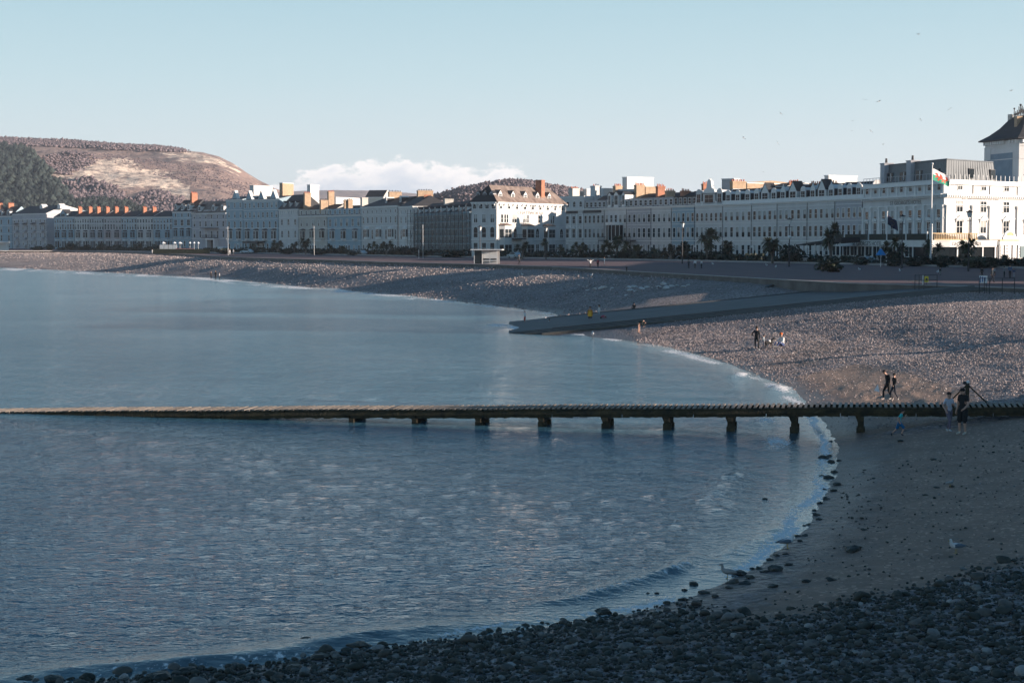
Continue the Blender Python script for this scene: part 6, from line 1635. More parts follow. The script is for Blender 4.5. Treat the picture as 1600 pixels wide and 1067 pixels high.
p = W(-6, 391.6, PROM); s2 = empty('seaside_shelter', (p.x, p.y, PROM), 0, 'white shelter at the far left end of the promenade', 'shelter')
m = MB(); m.box(-3, 5.0, -0.5, 3, 3.3, 3.6); m.obj('roof', [M_pole], s2); m = MB(); m.box(-2.6, 4.6, 2.4, 2.6, 0, 3.3); m.obj('rear_wall', [M_pole], s2)
for x_ in (-2.6, 0.8, 4.2): m = MB(); m.box(x_, x_+0.3, 0, 0.3, 0, 3.3); m.obj('post', [M_pole], s2)
# cafe canopy on the far promenade with its planters and parasols
p = W(262, 396.5, PROM); s2 = empty('terrace_cafe', (p.x, p.y, PROM), R(-8), 'seaside cafe terrace behind a dark hedge with white windbreaks, below the blue corner hotel', 'cafe terrace')
m = MB(); m.box(-5, 14, 0, 0.8, 0, 1.5); m.obj('hedge', [pmat('clipped_hedge', (0.03, 0.038, 0.02), 0.9, 0.5, 2, 0.8, 10)], s2)
for k in range(4): m = MB(); m.box(-3.3+k*1.5, -1.95+k*1.5, 1.6, 1.7, 1.4, 2.9); m.obj('windbreak', [M_trim], s2)
for k, x_ in enumerate((-2.2, 1.6, 3.4, 6.8, 8.2, 9.6)):
    m = MB(); m.tube((0, 0, 0), (0, 0, 3.2), 0.05, n=6); m.tube((0, 0, 3.2), (0, 0, 3.75), 0.9 if k < 3 else 0.5, 0.05, 8, 1); m.obj('parasol', [M_pole, M_fw], s2, (x_, 2.2, 0.1))
for k in range(5): m = MB(); m.box(0, 1.1, 1.2, 1.25, 1.2, 1.7); m.obj('banner', [pmat('pink_banner', (0.5, 0.25, 0.25), 0.8)], s2, (2.2+k*1.3, 0, 0))
# blue parasol with stall by the veranda
p = W(1376, 417, PROM); o = empty('parasol', (p.x, p.y, PROM), 0, 'bright blue parasol in front of the veranda, left of the dark flagpole', 'parasol')
m = MB(); m.tube((0, 0, 0), (0, 0, 3.0), 0.05, n=6); m.obj('pole', [M_pole], o)
m = MB(); m.tube((0, 0, 1.9), (0, 0, 2.9), 0.85, 0.15, 8, smooth=False); m.obj('canopy', [pmat('bright_blue_canvas', (0.01, 0.22, 0.55), 0.7)], o)
# covered entrance with a dark roof left of the veranda
p = WD(1246, 376, 345); o = empty('covered_entrance', (p.x, p.y, PROM), math.atan2(-0.86, 0.5), 'dark sloping canopy on posts left of the grand hotel veranda', 'canopy')
m = MB(); m.add([(0, 0, 3.4), (14, 0, 4.9), (14, 5, 4.9), (0, 5, 3.4), (0, 0, 3.2), (14, 0, 3.9), (14, 5, 3.9), (0, 5, 3.2)], [(0, 1, 2, 3), (7, 6, 5, 4), (4, 5, 1, 0), (5, 6, 2, 1), (6, 7, 3, 2), (7, 4, 0, 3)]); m.obj('canopy_roof', [M_slate], o)
for k in range(6): m = MB(); m.tube((0.3+k*2.6, 0.2, 0), (0.3+k*2.6, 0.2, 3.3+0.2*k*0.5), 0.14, n=6); m.obj('post', [M_pole], o)
# railings and signs where the slipway meets the promenade
def railing(pts, label, h=1.1, rails=2):
    P_ = [W(a, b, z) for a, b, z in pts]
    o = empty('railing', P_[0], 0, label, 'railing')
    for q in P_:
        m = MB(); m.tube((0, 0, -0.3), (0, 0, h), 0.035, n=6); m.obj('post', [M_dark], o, q-P_[0])
    for i in range(len(P_)-1):
        for k in range(rails):
            z_ = h-0.02-k*0.5; m = MB(); m.tube(P_[i]-P_[0]+Vector((0, 0, z_)), P_[i+1]-P_[0]+Vector((0, 0, z_)), 0.028, n=5); m.obj('rail', [M_dark], o)
    return o
railing([(1530, 453.5, 4.1), (1538, 453.8, 4.1), (1546, 454, 4.1), (1566, 454, 4.15), (1585, 454, 4.15)], 'dark metal railing at the head of the slipway, right of the blue and white poster')
railing([(1429.5, 447.5, 4.2), (1436, 447.8, 4.2), (1443.5, 447.8, 4.2), (1464, 447.5, 4.2)], 'dark railing around the yellow warning sign')
railing([(1350, 414, PROM), (1380, 416, PROM), (1405, 417, PROM)], 'thin dark railing in the gardens below the blue parasol', 1.0)
p = W(1447.5, 442.0, PROM); p = W(1447.5, 446.5, 4.2)
m = MB(); m.box(-0.18, 0.18, -0.02, 0.02, 0.35, 0.90, 0); m.box(-0.10, 0.10, -0.026, -0.021, 0.52, 0.72, 1); m.box(-0.12, 0.12, -0.026, -0.021, 0.42, 0.46, 1); m.tube((0, 0.04, -0.2), (0, 0.04, 0.9), 0.03, n=6, m=1)
tag(m.obj('warning_sign', [pmat('sign_yellow', (0.75, 0.60, 0.02), 0.5), M_dark], None, p), 'yellow warning sign with dark symbol on the railing at the slipway', 'sign')
p = W(1442, 446.5, 4.2); m = MB(); m.tube((0, 0, -0.2), (0, 0, 1.05), 0.045, n=6); tag(m.obj('bollard', [M_pole], None, p), 'short white bollard left of the yellow warning sign', 'bollard')
p = W(1536, 453.5, 4.1)
m = MB(); m.box(-0.36, 0.36, -0.02, 0.02, 0.62, 1.3, 0)
for k, (a_, b_) in enumerate(((-0.3, -0.22), (-0.12, -0.02), (0.06, 0.2))): m.box(a_, b_, -0.026, -0.021, 0.68+0.06*k, 1.25-0.05*k, 1)
for x_ in (-0.3, 0.3): m.tube((x_, 0.03, -0.3), (x_, 0.03, 0.7), 0.025, n=5, m=2)
tag(m.obj('beach_notice', [M_trim, pmat('poster_blue', (0.05, 0.14, 0.35), 0.6), M_dark], None, p), 'blue and white notice board on the slipway railing', 'sign')
# steps and their sloping walls down to the shingle, with the sunlit wing wall
for k, (pa, pb_) in enumerate((((1222, 437.5), (1198, 449.5)), ((1270, 440), (1246, 452.5)), ((1326, 442.5), (1305, 452)))):
    a = W(pa[0], pa[1], PROM-0.12); b_ = G(*pb_); b_.z += 0.12
    m = MB(); d = (b_-a); n_ = Vector((-d.y, d.x, 0)).normalized()*0.2
    vs = [a-n_-Vector((0, 0, 1.2)), a+n_-Vector((0, 0, 1.2)), b_+n_-Vector((0, 0, 1.0)), b_-n_-Vector((0, 0, 1.0)), a-n_, a+n_, b_+n_, b_-n_]
    m.add(vs, [(0, 1, 2, 3), (7, 6, 5, 4), (0, 4, 5, 1), (1, 5, 6, 2), (2, 6, 7, 3), (3, 7, 4, 0)])
    tag(m.obj('groyne_wall', [M_conc]), ['leftmost low concrete rib running down the shingle from the promenade', 'middle low concrete rib running down the shingle', 'low concrete rib running down to the sunlit wing wall'][k], 'low wall')
a = W(1269, 452, 3.1)
m = MB(); m.add([(0, 0, -0.6), (4.2, 1.2, -0.6), (4.2, 1.6, -0.6), (0, 0.4, -0.6), (0, 0, 0.5), (4.2, 1.2, 0.62), (4.2, 1.6, 0.62), (0, 0.4, 0.5)], [(0, 3, 2, 1), (4, 5, 6, 7), (0, 1, 5, 4), (1, 2, 6, 5), (2, 3, 7, 6), (3, 0, 4, 7)])
tag(m.obj('wing_wall', [M_coping], None, a), 'short pale sunlit wing wall beside the slipway', 'low wall')

# ================================================================== parked cars
def car_mesh(L_=4.2, W_=1.75, H_=1.45, van=False):
    hw = W_/2
    if van: prof = [(0, .35), (0, 1.0), (.25, 1.15), (.9, H_), (L_-.1, H_), (L_, 1.2), (L_, .35)]
    else: prof = [(0, .35), (0, .72), (.15, .82), (1.0, .95), (1.6, H_), (3.1, H_), (3.9, .98), (L_, .9), (L_, .35)]
    m = MB(); m.prism(prof[::-1], -hw, hw, 0)
    g = MB()
    wl = [(1.15, .98), (1.65, H_-.08), (3.0, H_-.08), (3.65, .98)] if not van else [(.5, 1.2), (.95, H_-.12), (1.7, H_-.12), (1.7, 1.2)]
    for y_ in (-hw-0.012, hw-0.003): g.prism(wl[::-1], y_, y_+0.015, 0)
    g.add([(1.02, -hw*.86, .97), (1.02, hw*.86, .97), (1.58, hw*.8, H_-.03), (1.58, -hw*.8, H_-.03)] if not van else [(.27, -hw*.86, 1.2), (.27, hw*.86, 1.2), (.86, hw*.8, H_-.03), (.86, -hw*.8, H_-.03)], [(0, 1, 2, 3)])
    wm = MB(); wm.tube((0, -0.1, 0), (0, 0.1, 0), 0.32, n=14, m=0); wm.tube((0, -0.115, 0), (0, 0.115, 0), 0.19, n=10, m=1)
    return m, g, wm
M_tyre = pmat('tyre', (0.02, 0.02, 0.02), 0.9); M_rim = pmat('wheel_rim', (0.4, 0.4, 0.4), 0.4)
def car(px, py, rz, colour, label, van=False, z=PROM+0.012):
    p = W(px, py, z); L_, H_ = (4.9, 2.1) if van else (4.2, 1.45)
    o = empty('parked_van' if van else 'parked_car', p, rz, label, 'van' if van else 'car', 'vehicles parked along the sea front')
    m, g, wm = car_mesh(L_, 1.75, H_, van)
    m.obj('body', [pmat('car_paint', colour, 0.3)], o); g.obj('windows', [M_glass], o); w_ = wm.mesh('wheel', [M_tyre, M_rim])
    for x_ in (0.8, L_-0.85):
        for y_ in (-0.82, 0.82): put('wheel', w_, o, (x_, y_, 0.32))
for px, py, rz, c_, lb, vn in ((338, 394.5, -0.7, (.6, .62, .65), 'pale van parked in front of the pale hotel with scaffold boards', True), (377, 396.2, -0.4, (.45, .55, .6), 'pale blue car parked in front of the tall gabled hotel', False), (548, 398.7, -0.8, (.3, .35, .4), 'grey car parked in front of the blue seafront house', False), (556, 398.9, -0.8, (.5, .55, .58), 'silver car parked right of the grey one before the blue house', False), (722, 401.5, -0.9, (.5, .5, .5), 'silver car parked left of the shelter', False), (731, 401.7, -0.9, (.35, .38, .42), 'grey car parked nearest to the shelter', False), (797, 403.5, -1.0, (.3, .4, .45), 'blue-grey car parked right of the shelter', False), (860, 403.2, -1.0, (.4, .5, .55), 'pale blue car at the foot of the sunlit hotel edge', False), (1030, 405.5, -1.0, (.25, .35, .42), 'blue car parked below the pale crescent house', False), (1340, 413.5, -1.1, (.2, .27, .3), 'dark blue car parked left of the blue parasol', False), (1463, 415.6, -1.0, (.6, .6, .6), 'white car partly hidden behind the tallest flagpole shrubs', False), (1516, 414.5, 0.7, (.7, .7, .7), 'white car parked in front of the hotel porch', False), (1249, 410.8, -1.0, (.75, .72, .7), 'low white car catching the sun beside the round lit shrub', False)):
    car(px, py, rz, c_, lb, vn)
# ================================================================== people
M_skin = pmat('skin', (0.48, 0.29, 0.22), 0.6)
_cm = {}
def cmat(c):
    k = tuple(round(v, 3) for v in c)
    if k not in _cm: _cm[k] = pmat('cloth', c, 0.85, 0.15, 6)
    return _cm[k]
BASE = dict(pelvis=(0, 0, .95), spine=(0, 0, 1.12), chest=(0, 0, 1.32), neck=(0, 0, 1.49), jaw=(0, -.02, 1.57), head=(0, -.015, 1.65), crown=(0, 0, 1.72),
    lsh=(-.17, 0, 1.42), lel=(-.23, .03, 1.14), lwr=(-.25, -.05, .90), lha=(-.25, -.07, .83), rsh=(.17, 0, 1.42), rel=(.23, .03, 1.14), rwr=(.25, -.05, .90), rha=(.25, -.07, .83),
    lhip=(-.09, 0, .90), lkn=(-.10, -.03, .50), lan=(-.10, .03, .08), lto=(-.11, -.15, .035), rhip=(.09, 0, .90), rkn=(.10, -.03, .50), ran=(.10, .03, .08), rto=(.11, -.15, .035))
RAD = dict(pelvis=.145, spine=.125, chest=.155, neck=.055, jaw=.075, head=.10, crown=.075, lsh=.07, lel=.045, lwr=.030, lha=.036, lhip=.09, lkn=.06, lan=.042, lto=.038)
for k in list(RAD):
    if k[0] == 'l' and k != 'l': RAD['r'+k[1:]] = RAD[k]
EDG = [('pelvis', 'spine'), ('spine', 'chest'), ('chest', 'neck'), ('neck', 'jaw'), ('jaw', 'head'), ('head', 'crown')]
for s_ in 'lr': EDG += [('chest', s_+'sh'), (s_+'sh', s_+'el'), (s_+'el', s_+'wr'), (s_+'wr', s_+'ha'), ('pelvis', s_+'hip'), (s_+'hip', s_+'kn'), (s_+'kn', s_+'an'), (s_+'an', s_+'to')]
def person(loc, H_, yaw, label, pose=None, top=(.1, .1, .1), low=(.05, .05, .06), shoes=(.05, .05, .05), hair=(.03, .02, .015), hairstyle='short', short_sleeve=False, shorts=False, bare=False, fat=1.0, group=None, fingers=False, sub=1, coat=None, hat=None, hood=None):
    J = {k: Vector(v) for k, v in BASE.items()}
    for k, v in (pose or {}).items(): J[k] = Vector(v)
    s = H_/1.76; names = list(J); idx = {n: i for i, n in enumerate(names)}
    vs = [J[n]*s for n in names]; es = [(idx[a], idx[b_]) for a, b_ in EDG]
    rad = [RAD[n]*s*(fat if n in ('pelvis', 'spine', 'chest', 'lhip', 'rhip') else 1) for n in names]
    if fingers:
        for sd2 in 'lr':
            h0 = J[sd2+'ha']; w0 = J[sd2+'wr']; d = (h0-w0).normalized(); side = d.orthogonal().normalized(); side = Vector((0, 1, 0))-d*d.y; side.normalize(); palm = d.cross(side)
            for i in range(5):
                b0 = h0+d*0.02+side*(-0.03+0.02*i) if i < 4 else h0-d*0.02+side*0.035
                ln = [0.055, 0.07, 0.068, 0.058, 0.05][i]
                dd = d if i < 4 else (d+side*0.9).normalized()
                j = len(vs); vs += [b0*s, (b0+dd*ln*0.55)*s, (b0+(dd+palm*0.5).normalized()*ln)*s]; rad += [0.012*s, 0.010*s, 0.008*s]; es += [(idx[sd2+'ha'], j), (j, j+1), (j+1, j+2)]
    me = bpy.data.meshes.new('body'); me.from_pydata([tuple(v) for v in vs], es, []); o = bpy.data.objects.new('tmp', me); COL.objects.link(o)
    md = o.modifiers.new('s', 'SKIN'); md.use_smooth_shade = True
    for i, v in enumerate(me.skin_vertices[0].data):
        v.radius = (rad[i], rad[i]*(0.72 if i < len(names) and names[i] in ('chest', 'spine', 'pelvis') else 1)); v.use_root = (i == 0)
    if sub: o.modifiers.new('b', 'SUBSURF').levels = sub
    bpy.context.view_layer.update()
    bm_ = bpy.data.meshes.new_from_object(o.evaluated_get(bpy.context.evaluated_depsgraph_get())); bpy.data.objects.remove(o)
    bm_.name = 'body'
    bm_.materials.clear()
    mats = [M_skin, cmat(top), cmat(low), cmat(shoes)]
    for q in mats: bm_.materials.append(q)
    segs = [(J[a]*s, J[b_]*s, a, b_) for a, b_ in EDG]
    for p in bm_.polygons:
        c = p.center; best = None; bd = 9
        for a, b_, na, nb in segs:
            ab = b_-a; t_ = max(0, min(1, (c-a).dot(ab)/ab.length_squared)); d = (c-(a+ab*t_)).length
            if d < bd: bd = d; best = (na, nb, t_)
        na, nb, t_ = best
        if nb in ('jaw', 'head', 'crown') or (nb == 'neck' and t_ > 0.8): mi = 0
        elif nb in ('spine', 'chest', 'neck', 'lsh', 'rsh'): mi = 1
        elif nb in ('lel', 'rel'): mi = 1 if (not short_sleeve or t_ < 0.6) else 0
        elif nb in ('lwr', 'rwr'): mi = 0 if short_sleeve else 1
        elif nb in ('lha', 'rha'): mi = 0
        elif nb in ('lhip', 'rhip'): mi = 2
        elif nb in ('lkn', 'rkn'): mi = 2 if not bare else 0
        elif nb in ('lan', 'ran'): mi = (0 if (shorts and t_ > 0.15) or bare else 2)
        else: mi = 3
        if nb in ('lan', 'ran') and t_ > 0.88 : mi = 3 if not bare else 0
        p.material_index = mi; p.use_smooth = True
    root = empty('person', loc, yaw, label, 'person', group)
    put('body', bm_, root)
    hc = J['head']*s; m = MB(); hr = 0.112*s
    up = (J['crown']-J['jaw']).normalized()
    m.ball((0, 0, 0), hr, 10, 7, 0, (0.94, 1.02, 0.80)); hm = m.mesh('hair', [cmat(hair)])
    put('hair', hm, root, hc+Vector((0, 0.022*s, 0.035*s)))
    if hairstyle == 'long':
        m = MB(); m.tube((0, 0, 0), (0, 0.03*s, -0.30*s), 0.085*s, 0.06*s, 8); put('long_hair', m.mesh('long_hair', [cmat(hair)]), root, hc+Vector((0, 0.05*s, 0)))
    m = MB(); m.ball((0, -0.104*s, -0.01*s), 0.016*s, 6, 4); put('nose', m.mesh('nose', [M_skin]), root, hc)
    if fingers:
        m = MB()
        for x_ in (-0.035, 0.035): m.ball((x_*s, -0.094*s, 0.012*s), 0.010*s, 6, 4)
        m.obj('eyes', [M_dark], root, hc)
        m = MB()
        for x_ in (-0.098, 0.098): m.ball((x_*s, 0.0, -0.005*s), 0.022*s, 6, 4)
        m.obj('ears', [M_skin], root, hc)
    if shorts and not bare:
        for sd2 in 'lr':
            a, b_ = J[sd2+'hip']*s, J[sd2+'kn']*s; m = MB(); m.tube(a+(a-b_)*0.12, b_+(a-b_)*0.02, 0.115*s, 0.098*s, 10); m.obj('shorts_leg', [cmat(low)], root)
    if coat:
        m = MB(); a, b_ = J['chest']*s, (J['pelvis']*s+Vector((0, 0, -coat[1]*s))); m.tube(a, b_, 0.17*s, 0.21*s, 12); m.obj('coat', [cmat(coat[0])], root)
    if hat: m = MB(); m.ball((0, 0, 0), 0.118*s, 10, 6, 0, (1, 1, .8)); m.obj('hat', [cmat(hat)], root, hc+Vector((0, 0, 0.05*s)))
    return root
walk = dict(lkn=(-.09, -.22, .55), lan=(-.09, -.20, .13), lto=(-.09, -.36, .11), rkn=(.09, .02, .50), ran=(.09, .28, .12), rto=(.09, .16, .04), lel=(-.22, .12, 1.16), lwr=(-.22, .10, .92), lha=(-.22, .08, .85), rel=(.22, -.02, 1.15), rwr=(.20, -.20, .98), rha=(.19, -.26, .93))
run = dict(lkn=(-.09, -.26, .60), lan=(-.09, -.12, .22), lto=(-.09, -.26, .15), rkn=(.09, .14, .55), ran=(.09, .46, .22), rto=(.09, .42, .08), chest=(0, -.10, 1.30), neck=(0, -.15, 1.46), jaw=(0, -.19, 1.54), head=(0, -.2, 1.62), crown=(0, -.2, 1.69), lsh=(-.17, -.1, 1.40), rsh=(.17, -.1, 1.40), lel=(-.22, .14, 1.18), lwr=(-.20, .02, .98), lha=(-.2, -.03, .92), rel=(.22, -.22, 1.15), rwr=(.18, -.34, 1.28), rha=(.17, -.37, 1.34))
sit = dict(pelvis=(0, 0, .16), spine=(0, -.03, .34), chest=(0, -.08, .54), neck=(0, -.12, .70), jaw=(0, -.15, .78), head=(0, -.16, .86), crown=(0, -.15, .93), lsh=(-.17, -.08, .63), rsh=(.17, -.08, .63), lel=(-.25, -.2, .42), rel=(.25, -.2, .42), lwr=(-.14, -.38, .30), rwr=(.14, -.38, .30), lha=(-.1, -.44, .28), rha=(.1, -.44, .28), lhip=(-.1, -.04, .14), rhip=(.1, -.04, .14), lkn=(-.2, -.42, .36), rkn=(.2, -.42, .36), lan=(-.12, -.62, .08), ran=(.12, -.62, .08), lto=(-.12, -.78, .04), rto=(.12, -.78, .04))
bend = dict(spine=(0, -.12, 1.05), chest=(0, -.34, 1.10), neck=(0, -.5, 1.06), jaw=(0, -.56, 1.0), head=(0, -.60, .94), crown=(0, -.64, .88), lsh=(-.16, -.40, 1.10), rsh=(.16, -.40, 1.10), lel=(-.2, -.45, .84), rel=(.2, -.45, .84), lwr=(-.16, -.5, .62), rwr=(.16, -.5, .62), lha=(-.15, -.52, .55), rha=(.15, -.52, .55))
arms = dict(lel=(-.42, 0, 1.52), lwr=(-.62, 0, 1.66), lha=(-.68, 0, 1.70), rel=(.42, 0, 1.52), rwr=(.62, 0, 1.66), rha=(.68, 0, 1.70))
bowed = dict(jaw=(0, -.05, 1.55), head=(0, -.08, 1.62), crown=(0, -.09, 1.69))
BLK = (.014, .014, .016)
def at(px, py, hp): 
    p = G(px, py); return p, hp/FPX*p.y
YL, YR, YC, YA = R(-90), R(90), 0.0, R(180)   # facing left, right, the camera, away
p, h = at(1504, 679.5, 75); person(p, h, R(-50), 'man in black T-shirt and black shorts looking down, tallest figure on the near sand', {**bowed, 'rel': (.26, -.06, 1.15), 'rwr': (.22, -.26, 1.0), 'rha': (.2, -.33, .97), 'lkn': (-.13, -.02, .5), 'lan': (-.15, .03, .08), 'lto': (-.17, -.15, .035)}, BLK, BLK, (.55, .5, .42), (.012, .01, .01), short_sleeve=True, shorts=True, fat=1.05, fingers=True, sub=2)
p, h = at(1482, 676.5, 64); person(p, h, R(20), 'woman in pale T-shirt and grey leggings walking beside the man in black', {**walk, 'lwr': (-.24, -.12, .98), 'lha': (-.24, -.18, .93), 'rel': (.24, -.02, 1.16), 'rwr': (.08, -.22, 1.22), 'rha': (.02, -.25, 1.25)}, (.50, .52, .60), (.16, .14, .19), (.5, .5, .5), (.03, .02, .02), short_sleeve=True, fat=1.12, fingers=True, sub=2)
p, h = at(1405, 684.5, 46); person(p, h, R(78), 'small boy in turquoise shirt and blue shorts running along the near sand', run, (.05, .48, .50), (.01, .12, .28), (.03, .03, .04), (.03, .02, .02), short_sleeve=True, shorts=True, fingers=True, sub=2)
p, h = at(1387, 627, 51); o = person(p, h, R(-75), 'person in black coat carrying a white bag on the lit shingle behind the jetty', {**walk, 'chest': (0, -.08, 1.31), 'neck': (0, -.14, 1.46), 'jaw': (0, -.2, 1.53), 'head': (0, -.24, 1.59), 'crown': (0, -.28, 1.65), 'rwr': (.22, -.28, .95), 'rha': (.22, -.34, .92)}, BLK, BLK, (.5, .42, .38), (.03, .02, .02), fat=1.1, fingers=True, sub=2)
m = MB(); m.add([(0, 0, .55), (-.35, -.1, 0), (.1, -.2, -.12), (.12, .12, -.05), (-.2, .15, 0)], [(0, 1, 2), (0, 2, 3), (0, 3, 4), (0, 4, 1), (1, 4, 3, 2)]); m.v = [(a*.6, b*.6, c*.6) for a, b, c in m.v]
tag(m.obj('bag', [M_fw], None, p+Vector((-.52, -.05, .55))), 'crumpled white carrier bag held by the person in the black coat', 'bag')
p, h = at(1397, 626.5, 43); person(p, h, R(-70), 'shorter person in dark clothes walking just behind the one with the white bag', walk, BLK, (.03, .035, .05), (.55, .5, .45), (.02, .015, .012), fat=1.0, sub=1)
p, h = at(1182, 548, 38); person(p, h, R(160), 'man all in black standing with hand on hip beside the dog on the lit shingle', {'rel': (.36, .06, 1.2), 'rwr': (.2, -.02, 1.0), 'rha': (.14, -.02, .97), 'lkn': (-.14, -.02, .5), 'lan': (-.17, .03, .08), 'lto': (-.2, -.12, .035)}, BLK, BLK, (.6, .6, .6), (.03, .02, .015), fat=1.05)
p, h = at(1193, 545, 22); person(p, h, R(60), 'small child in grey standing between the man in black and the dog', bowed, (.28, .33, .36), (.2, .2, .24), (.1, .1, .1), (.05, .03, .02))
p, h = at(1223, 542.5, 22); person(p, h*1.85, R(-60), 'child in white with an orange hat sitting on the lit shingle', sit, (.72, .70, .68), (.05, .08, .2), (.2, .2, .2), (.3, .1, .03), hat=(.65, .14, .03))
p, h = at(998, 521, 23); person(p, h*1.35, R(60), 'person in a dark coat with bare legs bending over at the edge of the shingle', bend, (.02, .025, .02), (.02, .025, .02), (.4, .25, .2), (.03, .02, .02), bare=True)
p, h = at(922, 508, 29); person(p, h, R(-20), 'person in a bright yellow jacket standing at the tip of the slipway', {}, (.50, .20, .03), BLK, (.4, .35, .3), (.08, .03, .02), 'long', coat=((.80, .42, .04), 0.12))
p, h = at(936, 501, 25); person(p, h, R(-70), 'person in black and white behind the one in the yellow jacket', {}, (.65, .63, .6), (.3, .35, .4), (.3, .3, .3), (.02, .015, .01), 'long')
p, h = at(939, 508.5, 17); person(p, h*1.45, R(60), 'child in a pink top crouching beside the one in the yellow jacket', bend, (.50, .08, .14), (.03, .05, .06), (.35, .2, .2), (.15, .06, .05))
p, h = at(991, 485.5, 11); person(p, h*1.9, R(-20), 'dark figure sitting on the upper edge of the slipway', sit, BLK, BLK, BLK, (.02, .02, .02))
p, h = at(820, 506, 21); person(p, h, R(-80), 'bather in white top and red shorts wading off the slipway tip', {}, (.72, .74, .76), (.45, .05, .03), (.4, .25, .2), (.5, .5, .5), shorts=True)
p, h = at(857, 509, 10); person(p, h*1.9, R(60), 'person in white sitting in the shallow water by the slipway', sit, (.75, .75, .75), (.5, .5, .5), (.3, .2, .2), (.02, .02, .02))
for k, (px, py, hp, yw, tp, lb) in enumerate(((330, 436, 12, 40, BLK, 'leftmost of the three dark figures on the far beach'), (337, 437.5, 15, -30, BLK, 'tallest of the three figures on the far beach'), (343, 437, 11, 90, (.5, .5, .5), 'paler figure on the right of the three on the far beach'))):
    p, h = at(px, py, hp); person(p, h, R(yw), lb, {}, tp, BLK, BLK, (.02, .02, .02), sub=1, group='walkers on the far beach')
def prm(px, py, hp): p = W(px, py, PROM); return p, hp/FPX*p.y
for px, py, hp, yw, tp, lw_, ps, lb in (
    (922.5, 419.8, 15, 10, (.75, .74, .72), BLK, arms, 'person in a white jumper with both arms raised at the promenade edge'),
    (1076, 419.5, 14, 30, (.06, .07, .08), BLK, {}, 'person in dark clothes, left of the three standing together on the promenade'),
    (1086, 419.5, 14.5, 0, (.78, .78, .78), BLK, {}, 'person in a bright white top, middle of the three on the promenade'),
    (1096, 419.5, 14, -60, (.6, .62, .62), BLK, {}, 'person in a pale top, right of the three on the promenade'),
    (979, 424.5, 9, 0, BLK, BLK, {}, 'small dark figure at the sea wall below the crescent'),
    (1569, 433.5, 17, 100, (.22, .24, .26), BLK, {}, 'child in grey holding the hand of the adult in blue'),
    (1578, 435.5, 22, 170, (.06, .13, .24), BLK, walk, 'adult in a blue coat walking with two children on the right of the promenade'),
    (1584, 434, 15, 170, (.03, .06, .14), (.3, .3, .35), {}, 'child in dark blue right of the adult in the blue coat'),
    (1550, 442, 24, 60, (.02, .03, .04), BLK, walk, 'person in dark clothes walking behind the slipway railing'),
    (1534, 434.5, 17, 0, (.02, .02, .02), BLK, {}, 'dark figure standing above the blue and white notice board'),
    (1554, 431.5, 14, -30, (.35, .37, .4), BLK, {}, 'person in grey further back near the dark shrub bed'),
    (1469, 430, 12, 30, (.02, .02, .03), (.3, .3, .3), {}, 'person in dark clothes standing right of the small shrub on the promenade'),
    (811, 414.5, 17, 60, (.04, .05, .06), BLK, walk, 'lone dark walker on the promenade right of the shelter'),
    (359, 398.5, 9, 40, (.6, .6, .62), (.4, .4, .4), {}, 'pale figure left of two beside the slim post by the gabled hotel'),
    (364.5, 398.5, 9, -40, (.55, .58, .62), (.1, .1, .1), {}, 'pale figure right of two beside the slim post by the gabled hotel'),
    (238, 396.6, 7, 20, (.6, .6, .6), (.4, .4, .4), walk, 'tiny pale walker left of the cafe terrace'),
    (934, 417.5, 13, 160, (.35, .04, .06), BLK, {}, 'person in dark red further back than the one with raised arms'),
    (944, 414, 12, 90, (.12, .25, .35), (.1, .15, .2), {}, 'person in pale blue near the shrubs below the glazed porch'),
    (1490, 413.5, 12, 20, (.75, .72, .03), BLK, {}, 'person in a fluorescent yellow top in front of the hotel veranda')):
    p, h = prm(px, py, hp); person(p, h, R(yw), lb, ps, tp, lw_, BLK, (.04, .03, .02), sub=0 if hp < 14 else 1)
# dog
p, h = at(1201, 543, 10)
dg = empty('dog', p, R(30), 'black and white dog standing between the man in black and the seated child', 'dog')
m = MB(); m.tube((-.30, 0, .38), (.22, 0, .40), .12, .15, 10); m.ball((.22, 0, .40), .15, 8, 5); m.ball((-.3, 0, .38), .12, 8, 5); m.tube((.26, 0, .46), (.42, 0, .60), .09, .075, 8)
m.ball((.46, 0, .63), .09, 8, 5); m.tube((.50, 0, .62), (.62, 0, .59), .055, .035, 8); m.tube((-.38, 0, .42), (-.58, 0, .55), .03, .02, 6)
for x_, y_ in ((.22, .08), (.22, -.08)): m.tube((x_, y_, .35), (x_+.01, y_, .18), .05, .035, 6); m.tube((x_+.01, y_, .18), (x_, y_, .0), .035, .03, 6)
for x_, y_ in ((-.3, .08), (-.3, -.08)): m.tube((x_, y_, .36), (x_+.07, y_, .2), .065, .04, 6); m.tube((x_+.07, y_, .2), (x_-.05, y_, .13), .04, .03, 6); m.tube((x_-.05, y_, .13), (x_, y_, 0), .03, .028, 6)
m.obj('body', [cmat(BLK)], dg)
m = MB(); m.ball((.05, 0, .43), .16, 8, 5, 0, (1.1, .9, .8)); m.obj('white_patch', [M_fw], dg)
m = MB(); m.add([(.44, .05, .68), (.50, .09, .66), (.44, .10, .77)], [(0, 1, 2)]); m.add([(.44, -.05, .68), (.50, -.09, .66), (.44, -.10, .77)], [(0, 2, 1)]); m.obj('ears', [cmat(BLK)], dg)

